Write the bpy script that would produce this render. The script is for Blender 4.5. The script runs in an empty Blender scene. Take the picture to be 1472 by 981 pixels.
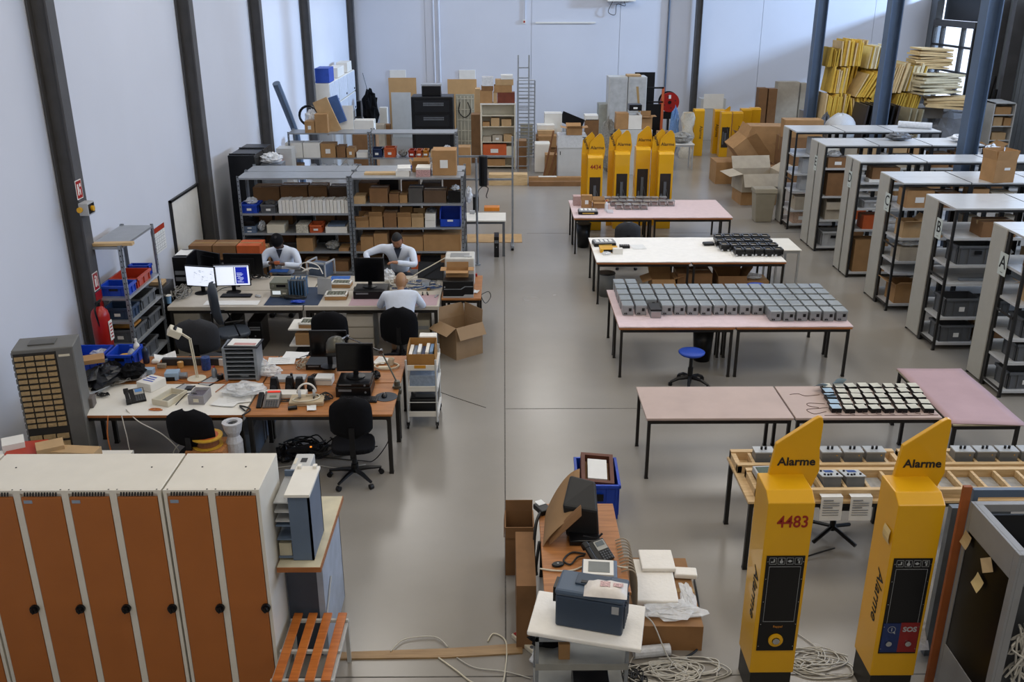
import bpy, bmesh, math, random
from mathutils import Vector, Matrix, Euler
random.seed(7)
S = bpy.context.scene
COL = S.collection
PI = math.pi
R_ = math.radians

# ---------------------------------------------------------------- camera
EYE = 5.16
cam = bpy.data.cameras.new('camera'); co = bpy.data.objects.new('camera', cam); COL.objects.link(co)
cam.sensor_width = 36; cam.sensor_fit = 'HORIZONTAL'; cam.lens = 36 * 1338 / 1472
cam.clip_start = .05; cam.clip_end = 200
PITCH = math.atan(.3825)
co.location = (0, 0, EYE); co.rotation_euler = (PI / 2 - PITCH, 0, -R_(.48))
S.camera = co
# ---------------------------------------------------------------- view, world, daylight
S.view_settings.view_transform = 'Standard'; S.view_settings.look = 'None'
S.view_settings.gamma = 1; S.view_settings.use_curve_mapping = False
S.view_settings.exposure = 0.15
w = bpy.data.worlds.new('overcast_sky'); S.world = w; w.use_nodes = True
w.node_tree.nodes['Background'].inputs[0].default_value = (.72, .82, 1, 1)
w.node_tree.nodes['Background'].inputs[1].default_value = 2.2

def area(name, loc, rot, sx, sy, power, col):
    l = bpy.data.lights.new(name, 'AREA'); l.shape = 'RECTANGLE'; l.size = sx; l.size_y = sy
    l.energy = power; l.color = col
    o = bpy.data.objects.new(name, l); COL.objects.link(o); o.location = loc; o.rotation_euler = rot
    return o
# rooflight strips over the hall (daylight), and the ribbon window high in the right wall
for x in (-2.8, 1.4, 6.2, 11.2):
    for y, e in ((2.5, 85), (9, 85), (15.5, 105), (22.5, 112), (30, 112)):  # row nearest the camera is added to brighten the foreground
        area('rooflight', (x, y, 8.4), (0, 0, 0), 1.6, 3.2, e * (.55 if y > 25 and x > 5 else 1), (1, .965, .91) if y > 12 else (1, .91, .77))
area('ribbon_window_light', (15.0, 15, 6.2), (0, R_(90), 0), 2.6, 22, 1300, (.5, .68, 1))
# lamp added outside in place of bright sky, through the open end of the ribbon window, raking over the far wall
area('added_sky_lamp', (26, 30.3, 8.6), (0, R_(100), 0), 1.3, 1.3, 7600, (.45, .66, 1))
# fill lamp added behind the camera to brighten near fronts; no windows there
area('added_front_fill', (2, -3.7, 6.4), (R_(90), 0, 0), 14, 2.2, 170, (1, .92, .80))
# ---------------------------------------------------------------- materials
def lin(h):
    h = h.lstrip('#'); c = [int(h[i:i + 2], 16) / 255 for i in (0, 2, 4)]
    return tuple(x / 12.92 if x <= .04045 else ((x + .055) / 1.055) ** 2.4 for x in c) + (1,)
MATS = {}
def mat(name, col, rough=.6, metal=0, var=.12, scale=6, bump=0, bscale=60, alpha=1, trans=0, emit=0, spec=.5, coat=0, stretch=None):
    if name in MATS: return MATS[name]
    m = bpy.data.materials.new(name); m.use_nodes = True; nt = m.node_tree; N = nt.nodes; L = nt.links
    p = N['Principled BSDF']; c = lin(col)
    p.inputs['Roughness'].default_value = rough; p.inputs['Metallic'].default_value = metal
    p.inputs['Specular IOR Level'].default_value = spec
    if coat: p.inputs['Coat Weight'].default_value = coat
    tc = N.new('ShaderNodeTexCoord')
    src = tc.outputs['Object']
    if stretch:
        mp = N.new('ShaderNodeMapping'); mp.inputs['Scale'].default_value = stretch; L.new(src, mp.inputs[0]); src = mp.outputs[0]
    if var:
        n = N.new('ShaderNodeTexNoise'); n.inputs['Scale'].default_value = scale; n.inputs['Detail'].default_value = 4
        L.new(src, n.inputs['Vector'])
        r = N.new('ShaderNodeValToRGB'); r.color_ramp.elements[0].position = .3; r.color_ramp.elements[1].position = .7
        a = tuple(max(0, x * (1 - var)) for x in c[:3]) + (1,); b = tuple(min(1, x * (1 + var)) for x in c[:3]) + (1,)
        r.color_ramp.elements[0].color = a; r.color_ramp.elements[1].color = b
        L.new(n.outputs['Fac'], r.inputs[0]); L.new(r.outputs[0], p.inputs['Base Color'])
    else: p.inputs['Base Color'].default_value = c
    if bump:
        n2 = N.new('ShaderNodeTexNoise'); n2.inputs['Scale'].default_value = bscale; L.new(src, n2.inputs['Vector'])
        bp = N.new('ShaderNodeBump'); bp.inputs['Strength'].default_value = bump; bp.inputs['Distance'].default_value = .01
        L.new(n2.outputs['Fac'], bp.inputs['Height']); L.new(bp.outputs[0], p.inputs['Normal'])
    if trans: p.inputs['Transmission Weight'].default_value = trans
    if alpha < 1: p.inputs['Alpha'].default_value = alpha
    if emit:
        p.inputs['Emission Color'].default_value = c; p.inputs['Emission Strength'].default_value = emit
    MATS[name] = m
    return m
def wood(name, c1, c2, rough=.45, sc=(1.2, 14, 14)):
    if name in MATS: return MATS[name]
    m = bpy.data.materials.new(name); m.use_nodes = True; N = m.node_tree.nodes; L = m.node_tree.links
    p = N['Principled BSDF']; p.inputs['Roughness'].default_value = rough
    tc = N.new('ShaderNodeTexCoord'); mp = N.new('ShaderNodeMapping'); mp.inputs['Scale'].default_value = sc
    n = N.new('ShaderNodeTexNoise'); n.inputs['Scale'].default_value = 3; n.inputs['Detail'].default_value = 6; n.inputs['Distortion'].default_value = .6
    r = N.new('ShaderNodeValToRGB'); r.color_ramp.elements[0].position = .35; r.color_ramp.elements[1].position = .68
    r.color_ramp.elements[0].color = lin(c1); r.color_ramp.elements[1].color = lin(c2)
    L.new(tc.outputs['Object'], mp.inputs[0]); L.new(mp.outputs[0], n.inputs['Vector']); L.new(n.outputs['Fac'], r.inputs[0]); L.new(r.outputs[0], p.inputs['Base Color'])
    MATS[name] = m; return m
def film(name, col='e8ebee', alpha=.55):
    return mat(name, col, .22, 0, .1, 20, .9, 22, alpha=alpha, spec=.8)

# ---------------------------------------------------------------- mesh builder
class MB:
    def __init__(s): s.v = []; s.f = []; s.m = []
    def add(s, vs, fs, mi=0, M=None):
        o = len(s.v); s.v += [tuple(M @ Vector(v)) if M is not None else tuple(v) for v in vs]
        for f in fs: s.f.append(tuple(i + o for i in f)); s.m.append(mi)
        return s
    def box(s, x0, y0, z0, x1, y1, z1, mi=0, M=None):
        return s.add([(x0, y0, z0), (x1, y0, z0), (x1, y1, z0), (x0, y1, z0), (x0, y0, z1), (x1, y0, z1), (x1, y1, z1), (x0, y1, z1)],
                     [(0, 3, 2, 1), (4, 5, 6, 7), (0, 1, 5, 4), (1, 2, 6, 5), (2, 3, 7, 6), (3, 0, 4, 7)], mi, M)
    def cb(s, cx, cy, cz, sx, sy, sz, mi=0, M=None):
        return s.box(cx - sx / 2, cy - sy / 2, cz - sz / 2, cx + sx / 2, cy + sy / 2, cz + sz / 2, mi, M)
    def prism(s, poly, a, b, axis='z', mi=0, M=None):   # poly in the two other axes, extruded a..b
        n = len(poly)
        def P(p, h):
            return (p[0], p[1], h) if axis == 'z' else (p[0], h, p[1]) if axis == 'y' else (h, p[0], p[1])
        vs = [P(p, a) for p in poly] + [P(p, b) for p in poly]
        fs = [tuple(range(n))[::-1], tuple(range(n, 2 * n))] + [(i, (i + 1) % n, n + (i + 1) % n, n + i) for i in range(n)]
        return s.add(vs, fs, mi, M)
    def cyl(s, p0, p1, r0, r1=None, n=12, mi=0, caps=True):
        r1 = r0 if r1 is None else r1
        p0 = Vector(p0); p1 = Vector(p1); d = (p1 - p0).normalized()
        a = d.orthogonal().normalized(); b = d.cross(a)
        vs = []
        for p, r in ((p0, r0), (p1, r1)):
            for i in range(n):
                t = 2 * PI * i / n; vs.append(p + a * r * math.cos(t) + b * r * math.sin(t))
        fs = [(i, (i + 1) % n, n + (i + 1) % n, n + i) for i in range(n)]
        if caps: fs += [tuple(range(n))[::-1], tuple(range(n, 2 * n))]
        return s.add(vs, fs, mi)
    def tube(s, pts, r, n=6, mi=0):
        pts = [Vector(p) for p in pts]; rings = []; o = len(s.v)
        up = None
        for i, p in enumerate(pts):
            d = (pts[min(i + 1, len(pts) - 1)] - pts[max(i - 1, 0)])
            d = d.normalized() if d.length > 1e-9 else Vector((0, 0, 1))
            if up is None: up = d.orthogonal().normalized()
            a = (up - d * up.dot(d)); a = a.normalized() if a.length > 1e-6 else d.orthogonal().normalized(); up = a
            b = d.cross(a); rr = r[i] if isinstance(r, (list, tuple)) else r
            for k in range(n):
                t = 2 * PI * k / n; s.v.append(tuple(p + a * rr * math.cos(t) + b * rr * math.sin(t)))
        for i in range(len(pts) - 1):
            for k in range(n):
                s.f.append((o + i * n + k, o + i * n + (k + 1) % n, o + (i + 1) * n + (k + 1) % n, o + (i + 1) * n + k)); s.m.append(mi)
        s.f.append(tuple(o + k for k in range(n))[::-1]); s.m.append(mi)
        s.f.append(tuple(o + (len(pts) - 1) * n + k for k in range(n))); s.m.append(mi)
        return s
    def lathe(s, prof, n=20, c=(0, 0), mi=0, M=None):   # prof [(r,z)]
        vs = []; fs = []
        for r, z in prof:
            for k in range(n): vs.append((c[0] + r * math.cos(2 * PI * k / n), c[1] + r * math.sin(2 * PI * k / n), z))
        for i in range(len(prof) - 1):
            for k in range(n): fs.append((i * n + k, i * n + (k + 1) % n, (i + 1) * n + (k + 1) % n, (i + 1) * n + k))
        fs.append(tuple(range(n))[::-1]); fs.append(tuple((len(prof) - 1) * n + k for k in range(n)))
        return s.add(vs, fs, mi, M)
    def grid(s, nx, ny, fn, mi=0, thick=0):             # fn(u,v)->(x,y,z)
        o = len(s.v)
        for j in range(ny + 1):
            for i in range(nx + 1): s.v.append(tuple(fn(i / nx, j / ny)))
        for j in range(ny):
            for i in range(nx):
                a = o + j * (nx + 1) + i; s.f.append((a, a + 1, a + nx + 2, a + nx + 1)); s.m.append(mi)
        return s
    def mesh(s, name, mats, smooth=False):
        me = bpy.data.meshes.new(name); me.from_pydata(s.v, [], s.f)
        for m in (mats if isinstance(mats, (list, tuple)) else [mats]): me.materials.append(m)
        if any(s.m): me.polygons.foreach_set('material_index', s.m)
        if smooth: me.polygons.foreach_set('use_smooth', [True] * len(s.f))
        me.update(); return me
    def build(s, name, mats, parent=None, smooth=False, bevel=0, loc=None, rz=None, rot=None, solid=0):
        o = put(name, s.mesh(name, mats, smooth), parent, loc, rz, rot)
        if solid:
            m = o.modifiers.new('s', 'SOLIDIFY'); m.thickness = solid; m.offset = 0
        if bevel:
            m = o.modifiers.new('b', 'BEVEL'); m.width = bevel; m.segments = 2; m.limit_method = 'ANGLE'
        return o
def put(name, me, parent=None, loc=None, rz=None, rot=None, scale=None):
    o = bpy.data.objects.new(name, me); COL.objects.link(o)
    if parent is not None: o.parent = parent
    if loc is not None: o.location = loc
    if rz is not None: o.rotation_euler = (0, 0, rz)
    if rot is not None: o.rotation_euler = rot
    if scale is not None: o.scale = scale
    return o
def tag(o, label, cat, group=None, kind=None):
    o['label'] = label; o['category'] = cat
    if group: o['group'] = group
    if kind: o['kind'] = kind
    return o
def thing(name, label, cat, loc=(0, 0, 0), rz=0, group=None, rot=None):
    o = bpy.data.objects.new(name, None); COL.objects.link(o); o.empty_display_size = .1
    o.location = loc; o.rotation_euler = rot if rot else (0, 0, rz)
    return tag(o, label, cat, group)
KIDS = None
def dup(root, loc, rz=None, label=None, group=None, rot=None, scale=None):
    r = root.copy(); COL.objects.link(r); r.location = loc
    if rz is not None: r.rotation_euler = (0, 0, rz)
    if rot is not None: r.rotation_euler = rot
    if scale is not None: r.scale = scale
    if label: r['label'] = label
    if group: r['group'] = group
    for ch in root.children:
        c = ch.copy(); COL.objects.link(c); c.parent = r
        for g in ch.children:
            d = g.copy(); COL.objects.link(d); d.parent = c
    return r
def struct(o): o['kind'] = 'structure'; return o
def text(body, size, m, parent, loc, rot, extrude=.001, bold=0, shear=0, name='lettering', align='CENTER', sx=1, spacing=1):
    c = bpy.data.curves.new(name, 'FONT'); c.body = body; c.size = size; c.extrude = extrude; c.offset = bold; c.shear = shear
    c.align_x = align; c.align_y = 'CENTER'; c.space_character = spacing; c.resolution_u = 3; c.materials.append(m)
    tmp = bpy.data.objects.new('tmp', c); me = bpy.data.meshes.new_from_object(tmp); bpy.data.objects.remove(tmp)
    o = bpy.data.objects.new(name, me); COL.objects.link(o); o.parent = parent; o.location = loc; o.rotation_euler = rot; o.scale = (sx, 1, 1)
    return o
def wob(pts, n=6):            # smooth curve through points (Catmull-Rom)
    P = [Vector(p) for p in pts]; out = []
    for i in range(len(P) - 1):
        a = P[max(i - 1, 0)]; b = P[i]; c = P[i + 1]; d = P[min(i + 2, len(P) - 1)]
        for k in range(n):
            t = k / n
            out.append(.5 * ((2 * b) + (c - a) * t + (2 * a - 5 * b + 4 * c - d) * t * t + (3 * b - a - 3 * c + d) * t ** 3))
    out.append(P[-1]); return out
ORD = ['first', 'second', 'third', 'fourth', 'fifth', 'sixth', 'seventh', 'eighth', 'ninth', 'tenth', 'eleventh', 'twelfth', 'thirteenth',
       'fourteenth', 'fifteenth', 'sixteenth', 'seventeenth', 'eighteenth', 'nineteenth', 'twentieth', 'twenty-first', 'twenty-second', 'twenty-third', 'twenty-fourth', 'twenty-fifth']

# palette
WALL = mat('wall_paint', 'cacdd6', .85, 0, .035, .5, .12, 2)
STEEL = mat('dark_column_steel', '4b4a4b', .55, 0, .15, 3)
BLUECOL = mat('blue_column_paint', '4a5c74', .45, 0, .08, 3)
BLACKM = mat('black_powder_coat', '151515', .45, 0, .1)
LEGM = mat('dark_leg_steel', '221f1d', .4, .3, .1)
WHITE = mat('white_laminate', 'dedbd3', .5, 0, .03)
PINK = mat('pink_foam_sheet', 'd2bdbf', .8, 0, .04, 9, .25, 30)
PINKG = mat('pinkish_laminate', 'b5a097', .55, 0, .06, 3)
PINK2 = mat('pink_cardboard_sheet', 'ad9297', .8, 0, .06, 3)
WHITES = mat('white_foam_sheet', 'ebe8e2', .85, 0, .03, 9, .3, 30)
ORANGEW = wood('orange_beech_top', '925d2f', 'b37640')
EDGEW = wood('orange_edge', '8d5527', 'a8683a')
PINE = wood('pale_pine', 'b99a6d', 'd3b68a', .6)
YELL = mat('signal_yellow_paint', 'd69f00', .38, 0, .04, 3, coat=.25)
CARD = mat('cardboard', 'a17b50', .85, 0, .1, 5)
CARD2 = mat('pale_cardboard', 'b3946b', .85, 0, .1, 5)
CARD3 = mat('dark_cardboard', '7d5a38', .85, 0, .12, 5)
CARD4 = mat('grey_cardboard', 'a79c8a', .85, 0, .1, 5)
CARDS = [CARD, CARD2, CARD3, CARD4]
TAPE = mat('brown_tape', 'a98c5d', .25, 0, .05)
PAPER = mat('paper', 'dcdcd9', .8, 0, .03)
INK = mat('dark_ink', '17191c', .7, 0, 0)
GALV = mat('galvanised_steel', '8e949b', .38, .55, .12, 12)
GREYC = mat('grey_crate_plastic', '55585c', .5, 0, .06)
LGREYC = mat('light_grey_plastic', 'a6a8aa', .45, 0, .05)
BLUEC = mat('blue_crate_plastic', '123fae', .4, 0, .08)
REDC = mat('red_crate_plastic', 'a8331a', .42, 0, .08)
ORC = mat('orange_crate_plastic', 'c05a2c', .5, 0, .08)
BLACKP = mat('black_plastic', '0b0b0e', .35, 0, .1, spec=.35)
DGREYP = mat('charcoal_fabric', '2b2c30', .9, 0, .15, 60, .3, 200)
BLACKF = mat('black_fabric', '09090d', .9, 0, .2, 60, .3, 200, spec=.2)
BLUEF = mat('blue_stool_vinyl', '1c44a8', .5, 0, .08)
RED = mat('red_enamel', '9c1712', .3, 0, .06)
CREAM = mat('cream_plastic', 'cfc8b4', .5, 0, .04)
CHROME = mat('chrome', 'b9bcc0', .2, 1, .03)
FILM = film('clear_plastic_film')
FILM2 = film('milky_bubble_wrap', 'dfe2e6', .8)
GREEN = mat('circuit_board_green', '39493a', .5, 0, .3, 60)
BLUEP = mat('blue_board', '2a62b4', .5, 0, .1)
CABLEW = mat('pale_cable', 'bcb8ae', .5, 0, 0)
CABLEB = mat('black_cable', '141414', .5, 0, 0)
CABLEO = mat('orange_cable', 'b5672c', .5, 0, 0)
SKIN = mat('skin', '9a6a4c', .55, 0, .08, 8)
SKIND = mat('dark_skin', '4a3022', .55, 0, .08, 8)
COAT = mat('white_cotton', 'ccd4e2', .85, 0, .05, 6, .5, 9)
HAIR = mat('black_hair', '0c0a09', .7, 0, .3, 60)
BLUEGREY = mat('blue_grey_paint', '59697f', .45, 0, .05)
GREYPAINT = mat('light_grey_paint', 'b9bab8', .45, 0, .04)
GREYPANEL = mat('grey_end_panel', 'a9a79f', .5, 0, .03)
SHELFW = mat('shelf_white_enamel', 'b7b8b8', .28, 0, .04)
# ================================================================ STRUCTURE
XL, XR, YB, YF, ZC = -5.6, 15.4, 35.5, -4.0, 8.6
def floor_mat():
    m = bpy.data.materials.new('painted_concrete_floor'); m.use_nodes = True; N = m.node_tree.nodes; L = m.node_tree.links
    p = N['Principled BSDF']; p.inputs['Specular IOR Level'].default_value = .55
    tc = N.new('ShaderNodeTexCoord'); n = N.new('ShaderNodeTexNoise'); n.inputs['Scale'].default_value = .45; n.inputs['Detail'].default_value = 8; n.inputs['Roughness'].default_value = .6
    r = N.new('ShaderNodeValToRGB'); e = r.color_ramp.elements; e[0].position = .15; e[1].position = .85; e[0].color = lin('827d75'); e[1].color = lin('938e86')
    L.new(tc.outputs['Object'], n.inputs['Vector']); L.new(n.outputs['Fac'], r.inputs[0]); L.new(r.outputs[0], p.inputs['Base Color'])
    n2 = N.new('ShaderNodeTexNoise'); n2.inputs['Scale'].default_value = .5; n2.inputs['Detail'].default_value = 3; L.new(tc.outputs['Object'], n2.inputs['Vector'])
    r2 = N.new('ShaderNodeMapRange'); r2.inputs['From Min'].default_value = .1; r2.inputs['From Max'].default_value = .9; r2.inputs['To Min'].default_value = .2; r2.inputs['To Max'].default_value = .3
    L.new(n2.outputs['Fac'], r2.inputs[0]); L.new(r2.outputs[0], p.inputs['Roughness'])
    return m
m = MB(); m.box(XL - .3, YF, -.3, XR + .3, YB + .3, 0)
floor = struct(m.build('floor', floor_mat()))
JOINT = mat('joint_filler', '55524e', .9, 0, .3, 20)
for x0, y0, x1, y1 in ((-.006, 5.4, .006, 21.5), (-.0, 11.01, 6.2, 11.022), (-4, 5.98, 6, 5.992), (0.5, 20.2, 9, 20.21), (5.9, 25.5, 15, 25.51)):
    m = MB(); m.box(x0 - .0, y0, 0, x1, y1, .0015); m.build('floor_joint', JOINT, floor)
# ceiling with rooflight openings
m = MB(); m.box(XL - .3, YF, ZC, XR + .3, YB + .3, ZC + .2)
struct(m.build('ceiling', mat('ceiling_sheet', '8b8f94', .8, 0, .05)))
# back wall of precast panels: each panel proud of the joint
wb = struct(MB().box(XL - .3, YB + .06, 0, XR + .3, YB + .3, ZC).build('wall_back', WALL))
xs = [XL, -2.85, 1.0, 4.2, 7.0, 9.35, 11.4, 13.4, XR]
for a, b in zip(xs, xs[1:]):
    MB().box(a + .006, YB, 0, b - .006, YB + .06, ZC).build('wall_panel', WALL, wb)
wl = struct(MB().box(XL - .3, YF, 0, XL - .05, YB + .3, ZC).build('wall_left', WALL))
ys = [YF, 6.4, 11.6, 16.85, 21.6, 27, YB]
for a, b in zip(ys, ys[1:]):
    MB().box(XL - .05, a + .006, 0, XL, b - .006, ZC).build('wall_panel', WALL, wl)
struct(MB().box(XL - .3, YF - .25, 0, XR + .3, YF, ZC).build('wall_front', mat('front_wall_paint', '77787a', .9)))
# right wall: corrugated dark sheet below, ribbon window above, glazed doorway at the far end
def corr(y0, y1, z0, z1):
    n = max(2, int((y1 - y0) / .12)); pts = []
    for i in range(n + 1):
        y = y0 + (y1 - y0) * i / n; pts.append((XR + (.04 if i % 2 else 0), y))
    pts += [(XR + .25, y1), (XR + .25, y0)]
    return pts
CORR = mat('corrugated_sheet', '6c7278', .5, .2, .05)
m = MB(); m.prism(corr(YF, 31.85, 0, 4.8)[::-1], 0, 4.8, 'z'); m.box(XR + .0, 31.85, 0, XR + .25, 35.0, 1.2); m.box(XR, 35.0, 0, XR + .25, YB + .3, 4.8); m.box(XR, YF, 7.6, XR + .25, YB + .3, ZC); m.box(XR, YF, 4.8, XR + .25, 3.5, 7.6)
wr = struct(m.build('wall_right', CORR))
m = MB()
for y in range(-4, 36, 3): m.box(XR + .02, y, 4.8, XR + .12, y + .08, 7.6)
m.build('mullion', STEEL, wr)
struct(MB().box(XR + .06, 3.5, 4.8, XR + .09, 27.5, 7.6).build('added_ribbon_panel', mat('added_panel_glow', 'aebfd6', .5, emit=.5, var=0)))  # added glowing panel closing the ribbon, so the outside lamp enters only beyond it
# glazed doorway
win = struct(MB().box(XR - .05, 31.85, 3.82, XR + .2, 35.0, 4.02).box(XR - .04, 31.85, 4.72, XR + .2, 35.0, 4.8).build('window_1', STEEL))
GL = mat('door_glass', 'dfe8ef', .05, 0, 0, alpha=.12)
yy = [31.9, 32.75, 34.3, 34.95]; zz = [1.2, 1.66, 2.38, 3.2, 3.8]
for i, y in enumerate(yy):
    MB().box(XR - .04, y - .05, 1.2, XR + .1, y + .05, 3.84).build('window_frame', BLACKM, win)
for z in zz[1:-1]:
    MB().box(XR - .03, 31.9, z - .035, XR + .09, 34.95, z + .035).build('window_bar', BLACKM, win)
for i in range(3):
    for j in range(4):
        MB().box(XR + .02, yy[i] + .05, zz[j] + .03, XR + .03, yy[i + 1] - .05, zz[j + 1] - .03).build('pane', GL, win)
MB().box(XR + .3, 31.85, 4.02, XR + .32, 35, 4.75).build('dark_backing', BLACKM, win)
# steel columns : H sections standing on the left wall line
def hcol(name, x, y, d, wd, m_, h=ZC, label=None, rz=0):
    b = MB(); t = .022
    b.box(-d / 2, -wd / 2, 0, -d / 2 + t, wd / 2, h).box(d / 2 - t, -wd / 2, 0, d / 2, wd / 2, h).box(-d / 2 + t, -.012, 0, d / 2 - t, .012, h)
    b.box(-d / 2 - .04, -wd / 2 - .04, 0, d / 2 + .04, wd / 2 + .04, .02)
    o = struct(b.build(name, m_, loc=(x, y, 0), rz=rz)); o['label'] = label
    return o
for i, (y, lb) in enumerate(((11.72, 'dark steel wall column carrying the fire extinguisher and alarm box'), (16.97, 'dark steel wall column beside the whiteboard'), (21.8, 'dark steel wall column beside the black cabinets'),
                             (27.2, 'dark steel wall column behind the small shelves with the blue box'), (35.3, 'dark steel column in the far left corner'))):
    hcol('steel_column', XL + .13, y, .24, .22, STEEL, label=lb, rz=PI / 2 if 0 else 0)
    # web infill plate seen from the camera side
for y in (16.97,):
    MB().cyl((XL + .1, y + .35, 0), (XL + .1, y + .35, ZC), .04, n=10).build('trim_1', STEEL)['kind'] = 'structure'
for y, lb in ((17.95, 'blue-grey steel column standing among the shelving rows near the bright doorway'), (22.4, 'blue-grey steel column in front of the foam sheet pile'), (27.6, 'blue-grey steel column beside the far edge of the foam sheet pile')):
    hcol('blue_column', 8.9, y, .28, .3, BLUECOL, label=lb)
hcol('steel_column', 7.0, 35.3, .22, .22, STEEL, label='dark steel column on the far wall behind the yellow posts')
for y0, y1 in ((29.95, 30.15), (28.9, 29.1)):
    struct(MB().box(XR - .35, y0, 0, XR, y1, 4.9).build('trim_2', STEEL))
# thin bright daylight gap beside the doorway
gap = struct(MB().box(XR - .06, 30.22, .3, XR - .01, 30.34, 3.8).build('window_2', mat('daylit_slot_glass', 'f2f6ff', .3, emit=2.2, var=0)))
# wall services
def pipe(name, label, x, z0, z1, r, m_=None):
    o = MB().cyl((x, YB - r - .01, z0), (x, YB - r - .01, z1), r, n=8).build(name, m_ or WALL); tag(o, label, 'pipe'); return o
pipe('wall_conduit', 'left one of the two white conduits running down the far wall', -2.53, 1.5, ZC, .035)
pipe('wall_conduit', 'right one of the two white conduits running down the far wall', -2.34, 1.5, ZC, .035)
pipe('wall_conduit', 'grey-blue pipe running down the far wall behind the red reel', 5.95, 1.3, ZC, .035, BLUEGREY)
pipe('wall_conduit', 'thin white conduit above the small red call point', .78, 4.0, ZC, .018)
t = thing('fire_call_point', 'small red fire call point on the far wall under a thin conduit', 'call point', (.74, YB, 3.93))
MB().box(-.06, -.05, -.07, .06, 0, .07).build('housing', WHITE, t); MB().box(-.03, -.06, -.035, .03, -.05, .035).build('red_button', RED, t)
o = MB().box(1.15, YB - .05, 3.87, 3.32, YB, 3.92).build('cable_trunking', WHITE); tag(o, 'long white horizontal trunking on the far wall', 'trunking')
t = thing('wall_heater', 'white box unit high on the far wall with a loose hanging cable', 'wall unit', (4.2, YB, 4.62))
MB().box(-.5, -.3, 0, .5, 0, .35).build('casing', WHITE, t)
MB().tube(wob([(-.3, -.1, 0), (-.45, -.1, -.35), (-.2, -.1, -.45), (-.15, -.1, -.1), (.15, -.1, -.15), (.1, -.1, 0)], 5), .012, 5).build('loose_cable', CABLEB, t)
for x, lb in ((-3.9, 'white framed notice sheet above the tall board on the left'), (-1.35, 'white framed notice sheet above the plywood board right of the black rack'), ):
    o = MB().box(x - .3, YB - .03, 1.75, x + .3, YB, 2.25).build('wall_box', WHITE, bevel=.01); tag(o, lb, 'wall box')
# left wall fittings
t = thing('whiteboard', 'large whiteboard with thin black frame leaning on the left wall', 'whiteboard', (XL, 16.2, .4))
MB().box(.01, -.8, 0, .03, .6, 1.38).build('writing_surface', WHITE, t)
b = MB(); b.box(0, -.84, 1.36, .045, .64, 1.4).box(0, -.84, 0, .045, -.8, 1.4).box(0, .6, 0, .045, .64, 1.4).box(0, -.84, -.03, .045, .64, .01); b.build('frame', BLACKM, t)
t = thing('wall_calendar', 'paper year calendar with a red header on the left wall', 'calendar', (XL, 14.72, 1.1))
MB().box(.002, -.3, 0, .006, .3, .42).build('sheet', PAPER, t); MB().box(.002, -.3, .34, .008, .3, .42).build('red_header', REDC, t)
b = MB()
for i in range(6):
    for j in range(3): b.box(.006, -.27 + i * .095, .03 + j * .1, .007, -.2 + i * .095, .035 + j * .1).box(.006, -.27 + i * .095, .07 + j * .1, .007, -.2 + i * .095, .074 + j * .1)
    b.box(.006, -.275 + i * .095, .02, .007, -.272 + i * .095, .33)
b.build('month_grid', mat('grey_print', '6f7277', .8, var=0), t)
# column 1 fittings
cx = XL + .25
t = thing('alarm_box', 'grey alarm box with yellow button on the first dark column', 'alarm box', (cx, 11.66, 2.52))
MB().box(0, -.1, -.08, .12, .1, .08).build('housing', LGREYC, t, bevel=.01)
MB().box(.02, -.085, -.06, .123, .085, .06).build('dark_face', BLACKP, t)
MB().cyl((.12, .0, 0), (.15, .0, 0), .035, n=14).build('yellow_button', YELL, t); MB().cyl((.02, -.1, 0), (.02, -.13, 0), .035, n=14).build('side_button', YELL, t)
def sign(name, label, loc, w_, h_, rows):
    t = thing(name, label, 'sign', loc)
    MB().box(0, -w_ / 2, 0, .004, w_ / 2, h_).build('plate', WHITE, t)
    b = MB(); e = .012
    b.box(.004, -w_ / 2 + e, e, .006, w_ / 2 - e, h_ - e); b.build('red_field', RED, t)
    b = MB()
    for r in rows: b.box(*((.006,) + r[:2] + (.008,) + r[2:]))
    b.build('white_pictogram', WHITE, t); return t
sign('fire_sign', 'red and white fire alarm sign above the box on the first column', (cx, 11.66, 2.64), .17, .24, [(-.05, .05, -.02, .19), (.01, .05, .03, .12), (.01, .15, .05, .19), (-.01, .09, .0, .15)])
sign('extinguisher_sign', 'red and white extinguisher sign on the column above the extinguisher', (cx, 11.7, 1.42), .16, .24, [(-.04, .05, .0, .16), (.02, .05, .04, .18), (-.03, .17, .01, .2)])
o = MB().box(0, -.06, 0, .004, .06, .08).build('blue_sticker', BLUEC, loc=(cx, 11.7, 1.32)); tag(o, 'small blue sticker under the extinguisher sign on the column', 'sticker')
def extinguisher(label, loc, s=1, r=.085):
    t = thing('fire_extinguisher', label, 'extinguisher', loc)
    MB().lathe([(r * .8, 0), (r, .02), (r, .42), (r * .85, .48), (r * .4, .53), (.02, .54)], 20).build('cylinder', RED, t, smooth=True)
    MB().cyl((0, 0, .53), (0, 0, .58), .025, n=10).box(-.01, -.07, .57, .01, .07, .6).build('valve', BLACKP, t)
    MB().tube(wob([(0, -.03, .57), (0, -.12, .52), (.02, -.1, .3), (.02, -.09, .1)], 5), .012).build('hose', BLACKP, t)
    b = MB(); b.box(r - .002, -.05, .12, r + .004, .05, .36)
    lb = b.build('white_label', WHITE, t)
    b = MB()
    for k in range(5): b.box(r + .004, -.035, .15 + k * .04, r + .0055, .035, .168 + k * .04)
    b.build('label_print', RED, lb)
    return t
tag(MB().tube([(-1.1, 11.75, .001), (-.7, 11.4, .001), (-.25, 11.05, .001)], .006, 4).build('floor_crack', JOINT), 'thin dark crack in the floor near the trolley', 'crack')
extinguisher('red fire extinguisher hung on the first dark steel column', (-5.24, 11.42, .7), r=.115).scale = (1, 1, 1.1)
tag(MB().box(-5.348, 11.62, 1.05, -5.34, 11.8, 1.4).build('red_plate', RED), 'dark red plate on the column above the extinguisher', 'plate')
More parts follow.
